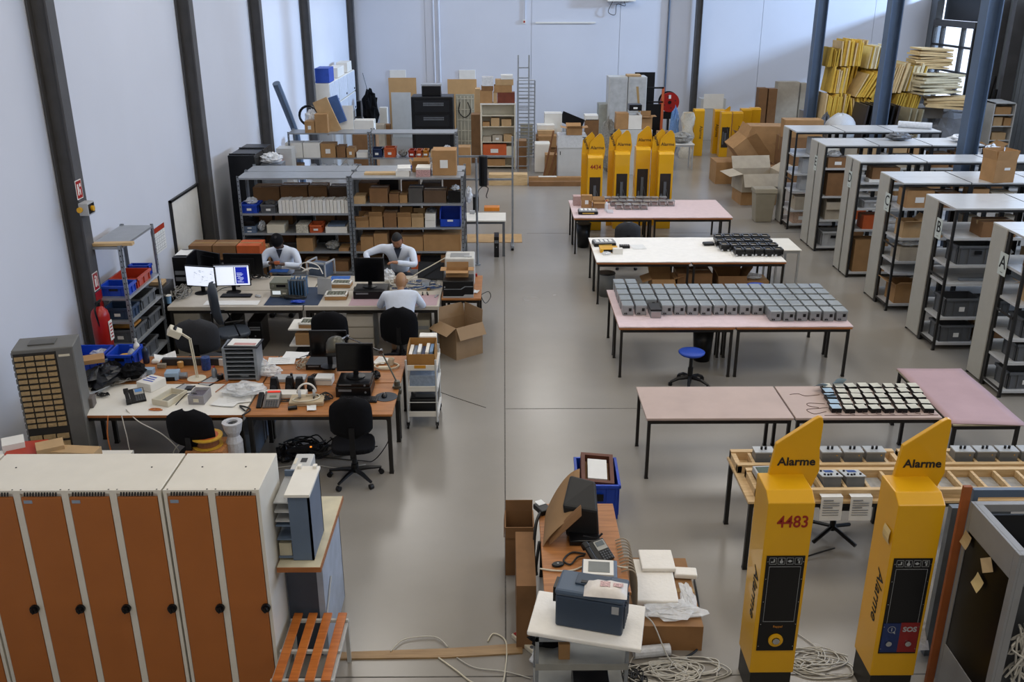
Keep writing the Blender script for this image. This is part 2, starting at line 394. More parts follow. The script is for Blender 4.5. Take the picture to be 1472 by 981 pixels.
MB().box(-5.38, 11.46, 1.0, -5.28, 11.54, 1.04).build('wall_hook', BLACKM)['kind'] = 'structure'
extinguisher('red fire extinguisher near the third dark column behind the white boxes', (-5.1, 21.2, 1.0))
MB().box(-5.36, 21.16, 1.2, -5.18, 21.24, 1.24).build('wall_hook', BLACKM)['kind'] = 'structure'
# ================================================================ LARGE OBJECTS
def work_table(label, x0, y0, w_=1.6, d=.8, h=.75, top=WHITE, edge=None, leg=LEGM, group=None, cat='table', ls=.035, inset=.02, rz=0, th=.028):
    t = thing('work_table', label, cat, (x0, y0, 0), rz, group)
    o = MB().box(0, 0, h - th, w_, d, h).build('table_top', top, t, bevel=.004)
    if edge: MB().box(0, -.003, h - th, w_, .0, h - .001).box(-.003, 0, h - th, 0, d, h - .001).build('edge_strip', edge, t)
    b = MB(); z0, z1 = h - th - .05, h - th; i = inset + .005
    b.box(i, i, z0, w_ - i, i + .02, z1).box(i, d - i - .02, z0, w_ - i, d - i, z1).box(i, i, z0, i + .02, d - i, z1).box(w_ - i - .02, i, z0, w_ - i, d - i, z1)
    b.build('apron', leg, t)
    for a in (inset, w_ - inset - ls):
        for c in (inset, d - inset - ls):
            b = MB(); b.box(a, c, 0.01, a + ls, c + ls, z1).box(a - .003, c - .003, 0, a + ls + .003, c + ls + .003, .02); b.build('leg', leg, t)
    return t
def cover(name, label, x0, y0, x1, y1, z, m_, over=.0, cat='table cover', th=.012, sag=.0):
    t = MB()
    nx, ny = 24, 12
    def fn(u, v):
        x = x0 + (x1 - x0) * u; y = y0 + (y1 - y0) * v
        zz = z + th + .002 * math.sin(u * 37 + v * 11) + .0015 * math.sin(v * 29)
        e = min(u, 1 - u) * (x1 - x0); f = min(v, 1 - v) * (y1 - y0)
        if min(e, f) < 1e-6: zz -= sag
        return (x, y, zz)
    t.grid(nx, ny, fn)
    o = t.build(name, m_); s_ = o.modifiers.new('s', 'SOLIDIFY'); s_.thickness = th; s_.offset = -1
    return tag(o, label, cat)
T = .75
# --- T1 far pink block : four tables
PLY = EDGEW
for i, (x, y, l) in enumerate(((1.41, 18.46, 'far pink-covered table block, front table nearer the aisle'), (3.02, 18.46, 'far pink-covered table block, front table on the shelving side'),
                  (1.41, 19.3, 'far pink-covered table block, rear table nearer the aisle by the yellow posts'), (3.02, 19.3, 'far pink-covered table block, rear table on the shelving side'))):
    work_table(l, x, y, top=WHITE, edge=EDGEW)
cover('foam_cover', 'pink foam sheet covering the far table block in front of the yellow posts', 1.405, 18.46, 4.63, 20.12, T + .002, PINK)
for x, y, l in ((1.57, 15.24, 'white-covered table block, front table with the grey meter cases'), (3.2, 15.24, 'white-covered table block, front table with the black modules'),
                (1.57, 16.06, 'white-covered table block, rear table on the aisle side'), (3.2, 16.06, 'white-covered table block, rear table on the shelving side')):
    work_table(l, x, y, top=WHITE, edge=EDGEW)
cover('foam_cover', 'white foam sheet covering the second table block', 1.565, 15.24, 4.80, 16.88, T + .002, WHITES)
work_table('narrow white side table with light grey legs at the end of the white block', 4.84, 16.02, .46, .84, .75, WHITE, leg=LGREYC, th=.02)
for x, y, l in ((1.58, 12.02, 'pink-covered table under the meter boxes, front one nearer the aisle'), (3.2, 12.02, 'pink-covered table under the meter boxes, front one on the shelving side'),
                (1.58, 12.86, 'pink-covered table under the meter boxes, rear one nearer the aisle'), (3.2, 12.86, 'pink-covered table under the meter boxes, rear one on the shelving side')):
    work_table(l, x, y, top=WHITE, edge=EDGEW)
cover('foam_cover', 'pink foam sheet under the long grid of grey meter boxes', 1.575, 12.02, 4.81, 13.7, T + .002, PINK)
work_table('bare pinkish table standing alone on the aisle side, nothing on it', 1.54, 9.14, 1.61, .86, .755, PINKG)
work_table('bare pinkish table carrying the black and white display modules', 3.17, 9.14, 1.6, .86, .755, PINKG)
t = work_table('table set crosswise under a pink cardboard sheet beside the display modules', 4.82, 8.98, .76, 1.56, .745, mat('yellowed_top', 'a59a80', .6), th=.02)
o = MB().grid(8, 14, lambda u, v: (4.80 + .80 * u + .02 * v, 9.0 + 1.54 * v - .06 * u * (1 - v), .752 + .004 * math.sin(9 * v + 3 * u) + (.0 if v < .97 else .0))).build('pink_sheet', PINK2, smooth=True)
o.modifiers.new('s', 'SOLIDIFY').thickness = .006; tag(o, 'creased pink cardboard sheet lying over the crosswise table', 'cardboard sheet')
# T5 pale wood tables
for x, l in ((2.22, 'pale wooden table behind the post numbered 4483'), (3.85, 'pale wooden table behind the second large yellow post')):
    work_table(l, x, 7.4, 1.6, .87, .75, PINE, leg=BLACKM, ls=.04)

# --- meter boxes on T3
def meter_box():
    t = thing('meter_box', 'x', 'device', (0, 0, 0), 0, None)
    MB().box(0, .0, 0, .15, .2, .125).build('case', mat('meter_case_grey', '8b8e90', .4, .25, .06, 9), t, bevel=.004)
    MB().box(-.004, -.004, .125, .154, .205, .15).build('lid', mat('meter_lid_clear', '9aa0a2', .12, .1, .08, 14, spec=.8), t, bevel=.004)
    MB().box(.085, -.004, .06, .125, 0, .105).build('display', BLACKP, t)
    for dx in (.03, .055): MB().cyl((dx, 0, .028), (dx, -.018, .028), .009, n=10).build('knob', BLACKP, t)
    MB().cyl((.05, .0, .05), (.05, -.008, .05), .005, n=8).build('screw', CHROME, t)
    return t
proto = meter_box(); first = True
rows = [(12.23, 'foremost'), (12.50, 'second'), (12.77, 'third'), (13.04, 'fourth'), (13.31, 'rear')]
z0 = T + .016
for r, (y, rn) in enumerate(rows):
    for i in range(17):
        yy_ = y + random.uniform(-.006, .006); x = 1.68 + i * .185 + random.uniform(-.004, .004)
        lb = 'grey meter box with clear lid, %s row on pink foam, %s from aisle end' % (rn, ORD[i])
        if (r == 0 and i < 11) or (r == 1 and i == 2): continue
        if first: proto.location = (x, yy_, z0); proto['label'] = lb; proto['group'] = 'grey meter boxes on the pink table'; first = False
        else: dup(proto, (x, yy_, z0), random.uniform(-.02, .02), lb, 'grey meter boxes on the pink table')
for i in range(2):
    dup(proto, (1.68 + i * .185, 13.57, z0), 0, 'grey meter box alone behind the rear row on pink foam, %s from aisle end' % ORD[i], 'grey meter boxes on the pink table')
# the one box turned round in the front row
t = thing('meter_box', 'meter box with a plain pinkish blank front standing forward of the front row', 'device', (2.06, 12.38, z0), 0, 'grey meter boxes on the pink table')
MB().box(0, 0, 0, .15, .3, .1).build('case', mat('meter_case_grey', '8b8e90'), t, bevel=.004); MB().box(.01, -.004, .01, .14, 0, .085).build('blank_plate', mat('blank_plate_pinkish', '9c8f8f', .4), t)
MB().box(-.003, .0, .1, .153, .3, .125).build('lid', BLACKP, t)
# --- open metal frames on T1
def open_frame():
    t = thing('open_metal_frame', 'x', 'device'); G_ = mat('brushed_frame', '9a9c9c', .3, .6, .1)
    b = MB(); b.box(0, 0, 0, .14, .2, .012).box(0, 0, 0, .012, .012, .1).box(.128, 0, 0, .14, .012, .1).box(0, .188, 0, .012, .2, .1).box(.128, .188, 0, .14, .2, .1)
    b.build('frame', G_, t); MB().box(-.004, -.004, .1, .144, .15, .115).build('top_plate', mat('brushed_plate', 'a8abad', .25, .5, .1), t)
    MB().box(.02, .03, .012, .12, .17, .07).build('module', mat('pinkish_module', 'a58f8b', .5), t)
    return t
proto = open_frame(); first = True
for rn, y, x0, n in (('front', 19.16, 2.34, 4), ('middle', 19.5, 2.27, 8), ('rear', 19.83, 2.16, 8)):
    for i in range(n):
        lb = 'silver open metal frame, %s row on the far pink table, %s from the aisle' % (rn, ORD[i])
        p = (x0 + i * .172 + random.uniform(-.008, .008), y + random.uniform(-.02, .02), z0)
        if first: proto.location = p; proto['label'] = lb; proto['group'] = 'silver frames on the far pink table'; first = False
        else: dup(proto, p, random.uniform(-.06, .06), lb, 'silver frames on the far pink table')
# --- black modules on T2
def black_module():
    t = thing('black_module', 'x', 'device')
    MB().box(0, 0, .02, .15, .19, .1).build('body', BLACKP, t, bevel=.006)
    b = MB(); b.box(.0, 0, .1, .15, .03, .125).box(0, .16, .1, .15, .19, .125).box(0, .03, .1, .025, .16, .125).box(.125, .03, .1, .15, .16, .125); b.build('rim', mat('dark_rim', '2b2a28', .3), t)
    MB().box(.03, .04, .1, .12, .15, .108).build('tan_board', mat('tan_board', '8b8272', .5, 0, .2, 30), t)
    for dx in (.02, .13): MB().cyl((dx, -.003, .02), (dx, .03, .02), .02, n=10).build('foot', CHROME, t)
    return t
proto = black_module(); first = True
for rn, y, x0, n in (('front', 15.55, 4.0, 5), ('second', 15.86, 3.82, 6), ('third', 16.17, 3.8, 6), ('rear', 16.48, 3.84, 6)):
    for i in range(n):
        lb = 'black module with tan top board, %s row on the white sheet, %s from the aisle' % (rn, ORD[i])
        p = (x0 + i * .17, y + random.uniform(-.02, .02), z0)
        if first: proto.location = p; proto['label'] = lb; proto['group'] = 'black modules on the white table'; first = False
        else: dup(proto, p, random.uniform(-.03, .03), lb, 'black modules on the white table')
t = thing('black_adaptor', 'flat black adaptor lying left of the rear black modules', 'adaptor', (3.6, 16.25, z0), .1)
MB().box(0, 0, 0, .2, .14, .05).build('case', BLACKP, t, bevel=.02)
# --- display modules on T4
def display_module(tint):
    t = thing('display_module', 'x', 'device')
    MB().box(0, 0, 0, .11, .115, .05).build('body', BLACKP, t, bevel=.004)
    MB().grid(3, 3, lambda u, v: (.003 + .104 * u, .003 + .11 * v, .054)).build('paper_label', mat('cream_label' if tint == 0 else 'bluish_label', 'c2c0b2' if tint == 0 else '9fb6c6', .7), t)
    MB().tube(wob([(.05, 0, .02), (.04, -.03, .012), (.09, -.05, .006)], 3), .003, 4).build('wire', mat('brown_wire', '4c3226', .6), t)
    return t
protos = [display_module(0), display_module(1)]; used = [False, False]
for r in range(5):
    for i in range(8):
        if r == 0 and i == 0 and 0: continue
        k = 1 if i == 0 and r < 4 else 0
        x = 3.60 + i * .145 + r * .022; y = 9.26 + r * .148 + random.uniform(-.012, .012)
        lb = '%s display module, %s row from the front edge, %s from the aisle' % ('black pale-blue-topped' if k else 'black cream-topped', ORD[r], ORD[i])
        rz = random.uniform(-.12, .12)
        if not used[k]: protos[k].location = (x, y, .755); protos[k]['label'] = lb; protos[k]['group'] = 'display modules on the pinkish table'; used[k] = True
        else: dup(protos[k], (x, y, .755), rz, lb, 'display modules on the pinkish table')
b = MB()
for pts in ([(3.55, 9.3, .757), (3.4, 9.24, .757), (3.35, 9.35, .757), (3.48, 9.38, .757), (3.6, 9.4, .757)], [(3.62, 9.75, .757), (3.45, 9.72, .757), (3.38, 9.78, .757), (3.28, 9.76, .757)],
            [(3.6, 9.5, .757), (3.42, 9.52, .757), (3.4, 9.45, .757), (3.5, 9.4, .757)], [(4.75, 9.2, .757), (4.3, 9.19, .757), (3.5, 9.2, .757)]):
    b.tube(wob(pts, 5), .004, 5)
tag(b.build('brown_wires', mat('brown_wire', '4c3226')), 'thin brown wires curling off the display modules on the pinkish table', 'wires')
for i, (x, y, z_, r) in enumerate(((3.66, 9.86, .82, -.7), (3.9, 9.93, .84, -1.0), (3.7, 9.62, .815, -.3))):
    o = MB().grid(4, 3, lambda u, v: (.14 * u - .07, .1 * v - .05, .015 * math.sin(3 * u))).build('paper_slip', mat('bluish_label', '9fb6c6'), loc=(x, y, z_), rot=(r, .2, .3)); tag(o, ('pale blue paper slip tilted at the back corner of the display modules', 'pale slip standing upright behind the display modules', 'pale blue slip on the aisle-side display modules')[i], 'paper')

# --- pine jigs with meter cases on T5
def jig(label, x0, x1, y0, y1, divs):
    t = thing('pine_jig', label, 'wooden frame', (x0, y0, .75)); L_ = x1 - x0; D_ = y1 - y0
    MB().box(0, 0, 0, L_, .05, .09).build('front_rail', PINE, t, bevel=.003); MB().box(0, D_ - .06, 0, L_, D_, .09).build('rear_rail', PINE, t, bevel=.003)
    MB().box(0, 0, .0, .045, D_, .075).build('end_rail', PINE, t); MB().box(L_ - .045, 0, .0, L_, D_, .075).build('end_rail', PINE, t)
    for x in divs:
        x -= x0; MB().box(x - .014, .05, .02, x + .014, D_ - .06, .08).build('divider', PINE, t)
    for x, x2 in zip(divs, divs[1:]):
        x -= x0; MB().box(x + .03, .09, .003, x2 - x0 - .03, D_ - .09, .025).build('cell_pad', mat('cell_pad', '8d8b87', .5, 0, .2, 20), t)
    return t
jig('long pine jig at the back of the pale table, carrying upright meter cases', 2.24, 3.86, 7.93, 8.26, [2.415 + .217 * k for k in range(7)])
jig('pine jig at the back of the second pale table behind the large yellow post', 3.90, 5.4, 7.93, 8.26, [4.15 + .217 * k for k in range(6)])
jig('front pine jig with tilted meter cases and hanging test sheets', 2.30, 5.2, 7.45, 7.88, [2.71 + .217 * k for k in range(12)])
def meter_case():
    t = thing('meter_case', 'x', 'device')
    MB().box(-.09, -.06, 0, .09, .06, .15).build('case', mat('meter_front_grey', '6f7377', .35, .2), t, bevel=.004)
    MB().box(-.097, -.066, .15, .097, .066, .165).build('cover', mat('cover_pale', 'a3a6a8', .3, .1), t, bevel=.003)
    for dx in (-.02, .02): MB().cyl((dx, 0, .165), (dx, 0, .195), .012, n=8).build('cable_gland', BLACKP, t)
    b = MB().add([(.045, -.062, .12), (.06, -.062, .12), (.0525, -.062, .135)], [(0, 1, 2)]); b.build('warning_mark', YELL, t)
    return t
proto = meter_case(); first = True
for i, x in enumerate((2.524, 2.741, 0, 3.175, 3.392, 3.609, 4.475, 4.692, 4.91, 5.127)):
    if i == 2: continue
    lb = 'upright grey meter case in the rear pine jig, %s along from the aisle end' % ORD[i if i < 2 else i - 1]
    if first: proto.location = (x, 8.09, .76); proto['label'] = lb; proto['group'] = 'upright meter cases in the rear pine jig'; first = False
    else: dup(proto, (x, 8.09, .76), random.uniform(-.04, .04), lb, 'upright meter cases in the rear pine jig')
for i, (x, lb) in enumerate(((2.61, 'open meter case with dials seen left of the first large yellow blade'), (3.036, 'open meter case with dials and knobs, just right of the first large blade'), (3.253, 'open meter case with dials, second right of the first large blade'))):
    t = thing('dial_meter_case', lb, 'device', (x, 7.66, .78), 0, None, (R_(-12), 0, 0)); t['group'] = 'open meter cases in the front pine jig'
    MB().box(-.085, -.1, 0, .085, .1, .1).build('case', mat('meter_front_grey', '6f7377'), t, bevel=.004)
    MB().box(-.095, -.105, .1, .095, .105, .108).build('face_plate', mat('face_plate', 'b5b8b8', .4), t)
    MB().box(-.03, .02, .108, .05, .08, .112).build('blue_display', mat('lcd_blue', '2b4a8a', .3), t)
    for dx, dy in ((-.06, -.06), (-.03, -.07), (.0, -.06), (.06, -.05), (-.06, .05)): MB().cyl((dx, dy, .108), (dx, dy, .122), .011, n=8).build('knob', BLACKP, t)
for i, (x, lb) in enumerate(((2.98, 'printed test sheet hanging off the pale table, first from the aisle'), (3.25, 'printed test sheet hanging off the pale table, second from the aisle'))):
    t = thing('test_sheet', lb, 'paper', (x, 7.385, .8))
    MB().grid(2, 8, lambda u, v: (-.1 + .2 * u, (.0 - .015 * v) if v > .25 else .06 * (1 - v * 4) , .0 - .32 * max(0, v - .25) + .004)).build('sheet', PAPER, t)
    b = MB()
    for k in range(7): b.box(-.08, -.017, -.03 - k * .025, -.08 + (.09 if k in (0, 3) else .15), -.012, -.026 - k * .025 + (.004 if k in (0, 3) else 0))
    b.build('printed_lines', mat('grey_print', '6f7277'), t)
t = thing('tray_meter', 'grey open meter lying at the aisle end of the front pine jig', 'device', (2.36, 7.5, .84), .05)
MB().box(0, 0, 0, .2, .3, .06).build('case', LGREYC, t, bevel=.004); MB().box(.02, .03, .06, .18, .27, .065).build('board', GREEN, t)

# ---------------------------------------------------------------- emergency call posts
POST_W = .335
def post_body(t, win=False, w_=POST_W, h0=.24, h1=1.73, d=.34):
    b = MB(); prof = [(0, h0), (d, h0), (d, h1 + .06), (.09, h1 + .06), (0, h1)]
    b.prism(prof, 0, w_, 'x'); b.build('body', YELL, t, bevel=.008)
    if h0 > .1: MB().box(.012, .012, 0, w_ - .012, d - .012, h0 + .01).build('plinth', mat('black_plinth', '17140f', .5), t)
def big_post(label, loc, kind):
    t = thing('emergency_call_post', label, 'call post', loc, 0, 'large yellow call posts in front'); post_body(t)
    b = MB(); pl = [(.07, 1.72), (.11, 2.04), (.365, 2.235), (.40, 2.255), (.425, 2.25), (.435, 2.2), (.432, 2.0), (.45, 1.82), (.40, 1.66), (.33, 1.60), (.33, 1.72)]
    b.prism(pl, .31, .35, 'y'); bl = b.build('blade', YELL, t, bevel=.006)
    text('Alarme', .092, INK, bl, (.272, .307, 1.895), (PI / 2, 0, 0), bold=.0022, sx=1.02)
    text('Alarme', .15, INK, t, (-.002, .1, .9), (PI / 2, PI / 2, -PI / 2), bold=.001, shear=.2, sx=1.0)
    pn = MB().box(.03, -.006, .455, .31, 0, 1.295).build('front_panel', BLACKP, t)
    LN = mat('panel_print', '9da0a2', .6, var=0)
    b = MB()
    for x0, z0_, x1, z1 in ((.055, .72, .057, 1.205), (.285, .72, .287, 1.205), (.055, .72, .287, .722), (.055, 1.203, .287, 1.205)): b.box(x0, -.0075, z0_, x1, -.006, z1)
    b.build('screen_outline', LN, pn)
    b = MB()
    for i in range(4):
        x = .052 + i * .062
        for a, c, e, f in ((x, 1.225, x + .002, 1.28), (x + .05, 1.225, x + .052, 1.28), (x, 1.225, x + .052, 1.227), (x, 1.278, x + .052, 1.28)): b.box(a, -.0075, c, e, -.006, f)
        cx_, cz_ = x + .026, 1.252
        if i == 0: b.box(cx_ - .015, -.0075, cz_ - .012, cx_ + .004, -.006, cz_ - .004).box(cx_ + .004, -.0075, cz_ - .01, cx_ + .014, -.006, cz_ + .016)
        if i == 1:
            b.lathe([(.013, -.0075), (.013, -.006)], 12, M=Matrix.Translation((cx_, 0, cz_ - .006)) @ Matrix.Rotation(PI / 2, 4, 'X') @ Matrix.Translation((0, 0, .0135))); b.box(cx_ - .004, -.0078, cz_ - .004, cx_ + .004, -.006, cz_ + .02)
        if i == 2: b.prism([(cx_ - .018, cz_), (cx_, cz_ + .012), (cx_ + .018, cz_), (cx_, cz_ - .012)], -.0075, -.006, 'y')
        if i == 3: b.box(cx_, -.0075, cz_ - .018, cx_ + .012, -.006, cz_ + .02).box(cx_ - .008, -.0075, cz_ + .004, cx_ + .014, -.006, cz_ + .018)
    b.build('pictogram_row', LN, pn)
    b = MB()
    for z in (.5, .7, .9, 1.1, 1.25):
        for x in (.04, .3): b.cyl((x, -.006, z), (x, -.011, z), .004, n=6)
    b.build('panel_screws', CHROME, pn)
    if kind == 0:
        text('4483', .135, mat('dark_red_print', '8d1f12', .6, var=0), t, (.19, -.002, 1.575), (PI / 2, 0, 0), bold=.002, sx=.85)
        text('Rappel', .026, mat('orange_print', 'b5772a', .6, var=0), pn, (.17, -.008, .675), (PI / 2, 0, 0))
        rg = MB(); rg.lathe([(.055, 0), (.055, .012), (.03, .016), (.03, 0)], 24, M=Matrix.Translation((.165, -.006, .555)) @ Matrix.Rotation(PI / 2, 4, 'X')); r_ = rg.build('button_ring', YELL, pn, smooth=False)
        MB().cyl((.165, -.016, .555), (.165, -.03, .555), .026, n=18).build('push_button', CHROME, r_)
    else:
        bp_ = MB().box(.035, -.009, .47, .165, -.006, .73).build('blue_field', mat('dark_blue_field', '12275a', .4), pn)
        rp_ = MB().box(.165, -.009, .47, .305, -.006, .735).build('red_field', mat('dark_red_field', '7d1414', .4), pn)
        text('SOS', .06, LN, rp_, (.235, -.010, .675), (PI / 2, 0, 0), bold=.002)
        b = MB()
        for k in range(16):
            a0, a1 = k * PI / 8, (k + 1) * PI / 8
            b.add([(.1 + r * math.cos(a), -.010, .675 + r * math.sin(a)) for r, a in ((.026, a0), (.03, a0), (.03, a1), (.026, a1))], [(0, 1, 2, 3)])
        b.prism([(.11, .65), (.13, .635), (.125, .66)], -.011, -.009, 'y'); b.build('information_ring', LN, bp_)
        text('i', .045, LN, bp_, (.1, -.010, .675), (PI / 2, 0, 0), bold=.001)
        for x in (.09, .235): MB().cyl((x, -.009, .555), (x, -.025, .555), .022, n=18).build('push_button', CHROME, pn)
        o = MB().grid(3, 3, lambda u, v: (-.006 - .01 * math.sin(3 * v), .04 + .11 * u, 1.38 + .12 * v)).build('note_sheet', mat('yellow_note', 'cdb884', .8), t, rot=None)
    return t
big_post('large yellow call post with dark red number 4483 in front', (1.865, 5.73, 0), 0)
big_post('large yellow call post with red SOS field and small paper note in front', (2.775, 5.69, 0), 1)
def small_post(label, loc, num=False, extra=False, blade=True, h1=1.55, h0=.0, rz=0, win=True, group='yellow call posts by the far pink table', side=True):
    t = thing('emergency_call_post', label, 'call post', loc, rz, group); w_ = .33
    b = MB()
    b.prism([(0, h0), (.3, h0), (.3, h1 + .05), (.08, h1 + .05), (0, h1)], 0, w_, 'x'); b.build('body', YELL, t, bevel=.006)
    if win:
        o = MB().box(.045, -.005, .3, .285, .0, h1 - .42).build('open_recess', mat('dark_recess', '20160e', .6), t)
        b = MB(); b.box(.13, -.03, .5, .19, -.005, h1 - .6).box(.07, -.015, .4, .11, -.005, .8).tube([(.2, -.012, .9), (.25, -.02, .7), (.22, -.012, .5)], .006, 5); b.build('inner_bracket', GREYC, o)
    if blade:
        z = h1 + .04
        b = MB().prism([(.03, z), (.06, z + .26), (.26, z + .45), (.31, z + .44), (.36, z + .36), (.40, z + .1), (.37, z - .12), (.31, z - .12), (.31, z)], .28, .31, 'y'); bl = b.build('blade', YELL, t)
        text('Alarme', .1, INK, bl, (.22, .277, z + .14), (PI / 2, 0, 0), bold=.001)
    if extra:
        b = MB(); b.prism([(-.12, z), (-.1, z + .3), (.1, z + .48), (.16, z + .4), (.16, z)], .33, .35, 'y'); b.box(-.12, .3, h0, .0, .36, h1 + .05); b.build('second_blade', YELL, t)
        text('Alarme', .1, INK, t, (-.03, .327, z + .24), (PI / 2, PI / 2.6, 0), bold=.002)
    if num: text('4434', .14, mat('dark_red_print', '8d1f12'), t, (.17, -.003, h1 - .2), (PI / 2, 0, 0), bold=.002, sx=.85)
    return t
for i, (x, y, n, e, lb, h) in enumerate(((1.84, 20.45, 1, 1, 'yellow call post numbered 4434, behind the far pink table', 1.62), (2.45, 20.6, 0, 1, 'yellow call post second from the aisle behind the far pink table', 1.67),
                                 (2.95, 20.9, 0, 0, 'slimmer yellow call post third from the aisle behind the far pink table', 1.72), (3.42, 20.6, 0, 1, 'yellow call post fourth from the aisle, nearest the shelving rows', 1.67))):
    small_post(lb, (x, y, 0), n, e, h1=h)
# ================================================================ COMMON THINGS
def cbox(label, x, y, z, w_, d, h, rz=0, m_=None, group=None, op=0, tape=1, sheet=0, flaps=None, name='cardboard_box', cat='box', rot=None):
    """cardboard box, centre of its base at x,y,z; op=1 open with four flaps"""
    m_ = m_ or random.choice(CARDS)
    t = thing(name, label, cat, (x, y, z), rz, group, rot); a, b_ = w_ / 2, d / 2; k = .006
    if op:
        b = MB(); b.box(-a, -b_, 0, a, b_, k).box(-a, -b_, k, a, -b_ + k, h).box(-a, b_ - k, k, a, b_, h).box(-a, -b_ + k, k, -a + k, b_ - k, h).box(a - k, -b_ + k, k, a, b_ - k, h)
        b.build('carton', m_, t)
        fl = flaps or (70, 40, 110, 60)
        fd = min(w_, d) * .42
        def flap(px, py, rzf, L_, ang):
            MB().box(-L_ / 2, 0, 0, L_ / 2, fd, .005).build('flap', m_, t, loc=(px, py, h), rot=Euler((R_(90 - ang), 0, rzf), 'XYZ'))
        # ang = how far the flap has fallen outward from upright
        flap(0, -b_, PI, w_ - .005, fl[0]); flap(a, 0, -PI / 2, d - .005, fl[1]); flap(0, b_, 0, w_ - .005, fl[2]); flap(-a, 0, PI / 2, d - .005, fl[3])
    else:
        MB().box(-a, -b_, 0, a, b_, h).build('carton', m_, t)
        if tape: MB().box(-a - .001, -.025, h - .001, a + .001, .025, h + .002).box(-a - .002, -.025, h * .75, -a, .025, h).box(a, -.025, h * .75, a + .002, .025, h).build('tape', TAPE, t)
    if sheet: MB().box(-a * .35, -b_ - .003, h * .3, a * .3, -b_, h * .62).build('address_sheet', PAPER, t)
    return t
def crate(label, x, y, z, w_, d, h, m_, rz=0, group=None, name='plastic_crate', tagw=1, lid=0, slant=0):
    t = thing(name, label, 'crate', (x, y, z), rz, group); a, b_ = w_ / 2, d / 2; k = .008; i = .02
    b = MB(); b.box(-a + i, -b_ + i, 0, a - i, b_ - i, k).box(-a + i, -b_ + i, k, a - i, -b_ + i + k, h).box(-a + i, b_ - i - k, k, a - i, b_ - i, h).box(-a + i, -b_ + i, k, -a + i + k, b_ - i, h).box(a - i - k, -b_ + i, k, a - i, b_ - i, h)
    b.build('tub', m_, t)
    b = MB(); b.box(-a, -b_, h - .035, a, -b_ + .022, h).box(-a, b_ - .022, h - .035, a, b_, h).box(-a, -b_, h - .035, -a + .022, b_, h).box(a - .022, -b_, h - .035, a, b_, h); b.build('rim', m_, t, bevel=.004)
    b = MB()
    for q in (-.8, -.4, .4, .8): b.box(a * q - .006, -b_ + .006, .01, a * q + .006, -b_ + i, h - .035)
    for q in (-.7, 0, .7): b.box(a - i, b_ * q - .006, .01, a - .006, b_ * q + .006, h - .035).box(-a + .006, b_ * q - .006, .01, -a + i, b_ * q + .006, h - .035)
    b.build('rib', m_, t)
    if tagw: MB().box(-.04, -b_ - .002, h * .3, .04, -b_ + .004, h * .55).build('tag', PAPER, t)
    else: MB().box(-.055, -b_ - .002, h * .55, .055, -b_ + .004, h * .75).build('handle_hole', BLACKP, t)
    if lid: MB().box(-a - .003, -b_ - .003, h, a + .003, b_ + .003, h + .015).build('lid', m_, t, bevel=.003)
    return t
def lump(b, cx, cy, cz, rx, ry, rz_, n=9, seed=0, k=.35, mi=0):
    """crumpled closed blob"""
    rnd = random.Random(seed); o = len(b.v); ph = [rnd.uniform(0, 6.28) for _ in range(6)]
    for i in range(n + 1):
        th = PI * i / n
        for j in range(n * 2):
            f = PI * j / n; r = 1 + k * (math.sin(5 * f + ph[0] + 3 * th) * .4 + math.sin(9 * th + ph[1] + 2 * f) * .3 + rnd.uniform(-.5, .5) * .5)
            b.v.append((cx + rx * r * math.sin(th) * math.cos(f), cy + ry * r * math.sin(th) * math.sin(f), max(cz - rz_, cz + rz_ * math.cos(th) * (r if i < n * .6 else 1))))
    for i in range(n):
        for j in range(n * 2):
            a = o + i * 2 * n + j; c = o + i * 2 * n + (j + 1) % (2 * n); b.f.append((a, c, c + 2 * n, a + 2 * n)); b.m.append(mi)
    return b
def bag(label, x, y, z, rx, ry, h, m_=None, group=None, name='plastic_bag', cat='bag', seed=None):
    o = lump(MB(), 0, 0, h / 2, rx, ry, h / 2, 10, seed if seed is not None else int((x * 31 + y * 17 + z * 7) * 100)).build(name, m_ or FILM, loc=(x, y, z)); return tag(o, label, cat, group)
def tangle(label, x, y, z, rx, ry, n=6, m_=None, r=.006, name='cable_tangle', seed=1, hz=.05, cat='cables', turns=9):
    rnd = random.Random(seed); b = MB()
    for k in range(n):
        cx, cy = rnd.uniform(-.45, .45) * rx, rnd.uniform(-.45, .45) * ry; a = rnd.uniform(0, 6.3); g = rnd.uniform(.35, .75); pts = []; s_ = rnd.choice((-1, 1))
        for i in range(turns):
            q = g * rnd.uniform(.75, 1.25); pts.append((cx + rx * q * math.cos(a), cy + ry * q * math.sin(a), r + rnd.uniform(0, hz) * (1 - q * .5))); a += s_ * rnd.uniform(.7, 1.2)
        b.tube(wob(pts, 5), r, 4)
    o = b.build(name, m_ or CABLEW, loc=(x, y, z), smooth=True); tag(o, label, cat); o['kind'] = 'stuff'; return o
def cable(label, pts, r=.006, m_=None, name='cable', n=7):
    o = MB().tube(wob(pts, n), r, 6).build(name, m_ or CABLEW, smooth=True); return tag(o, label, 'cable')
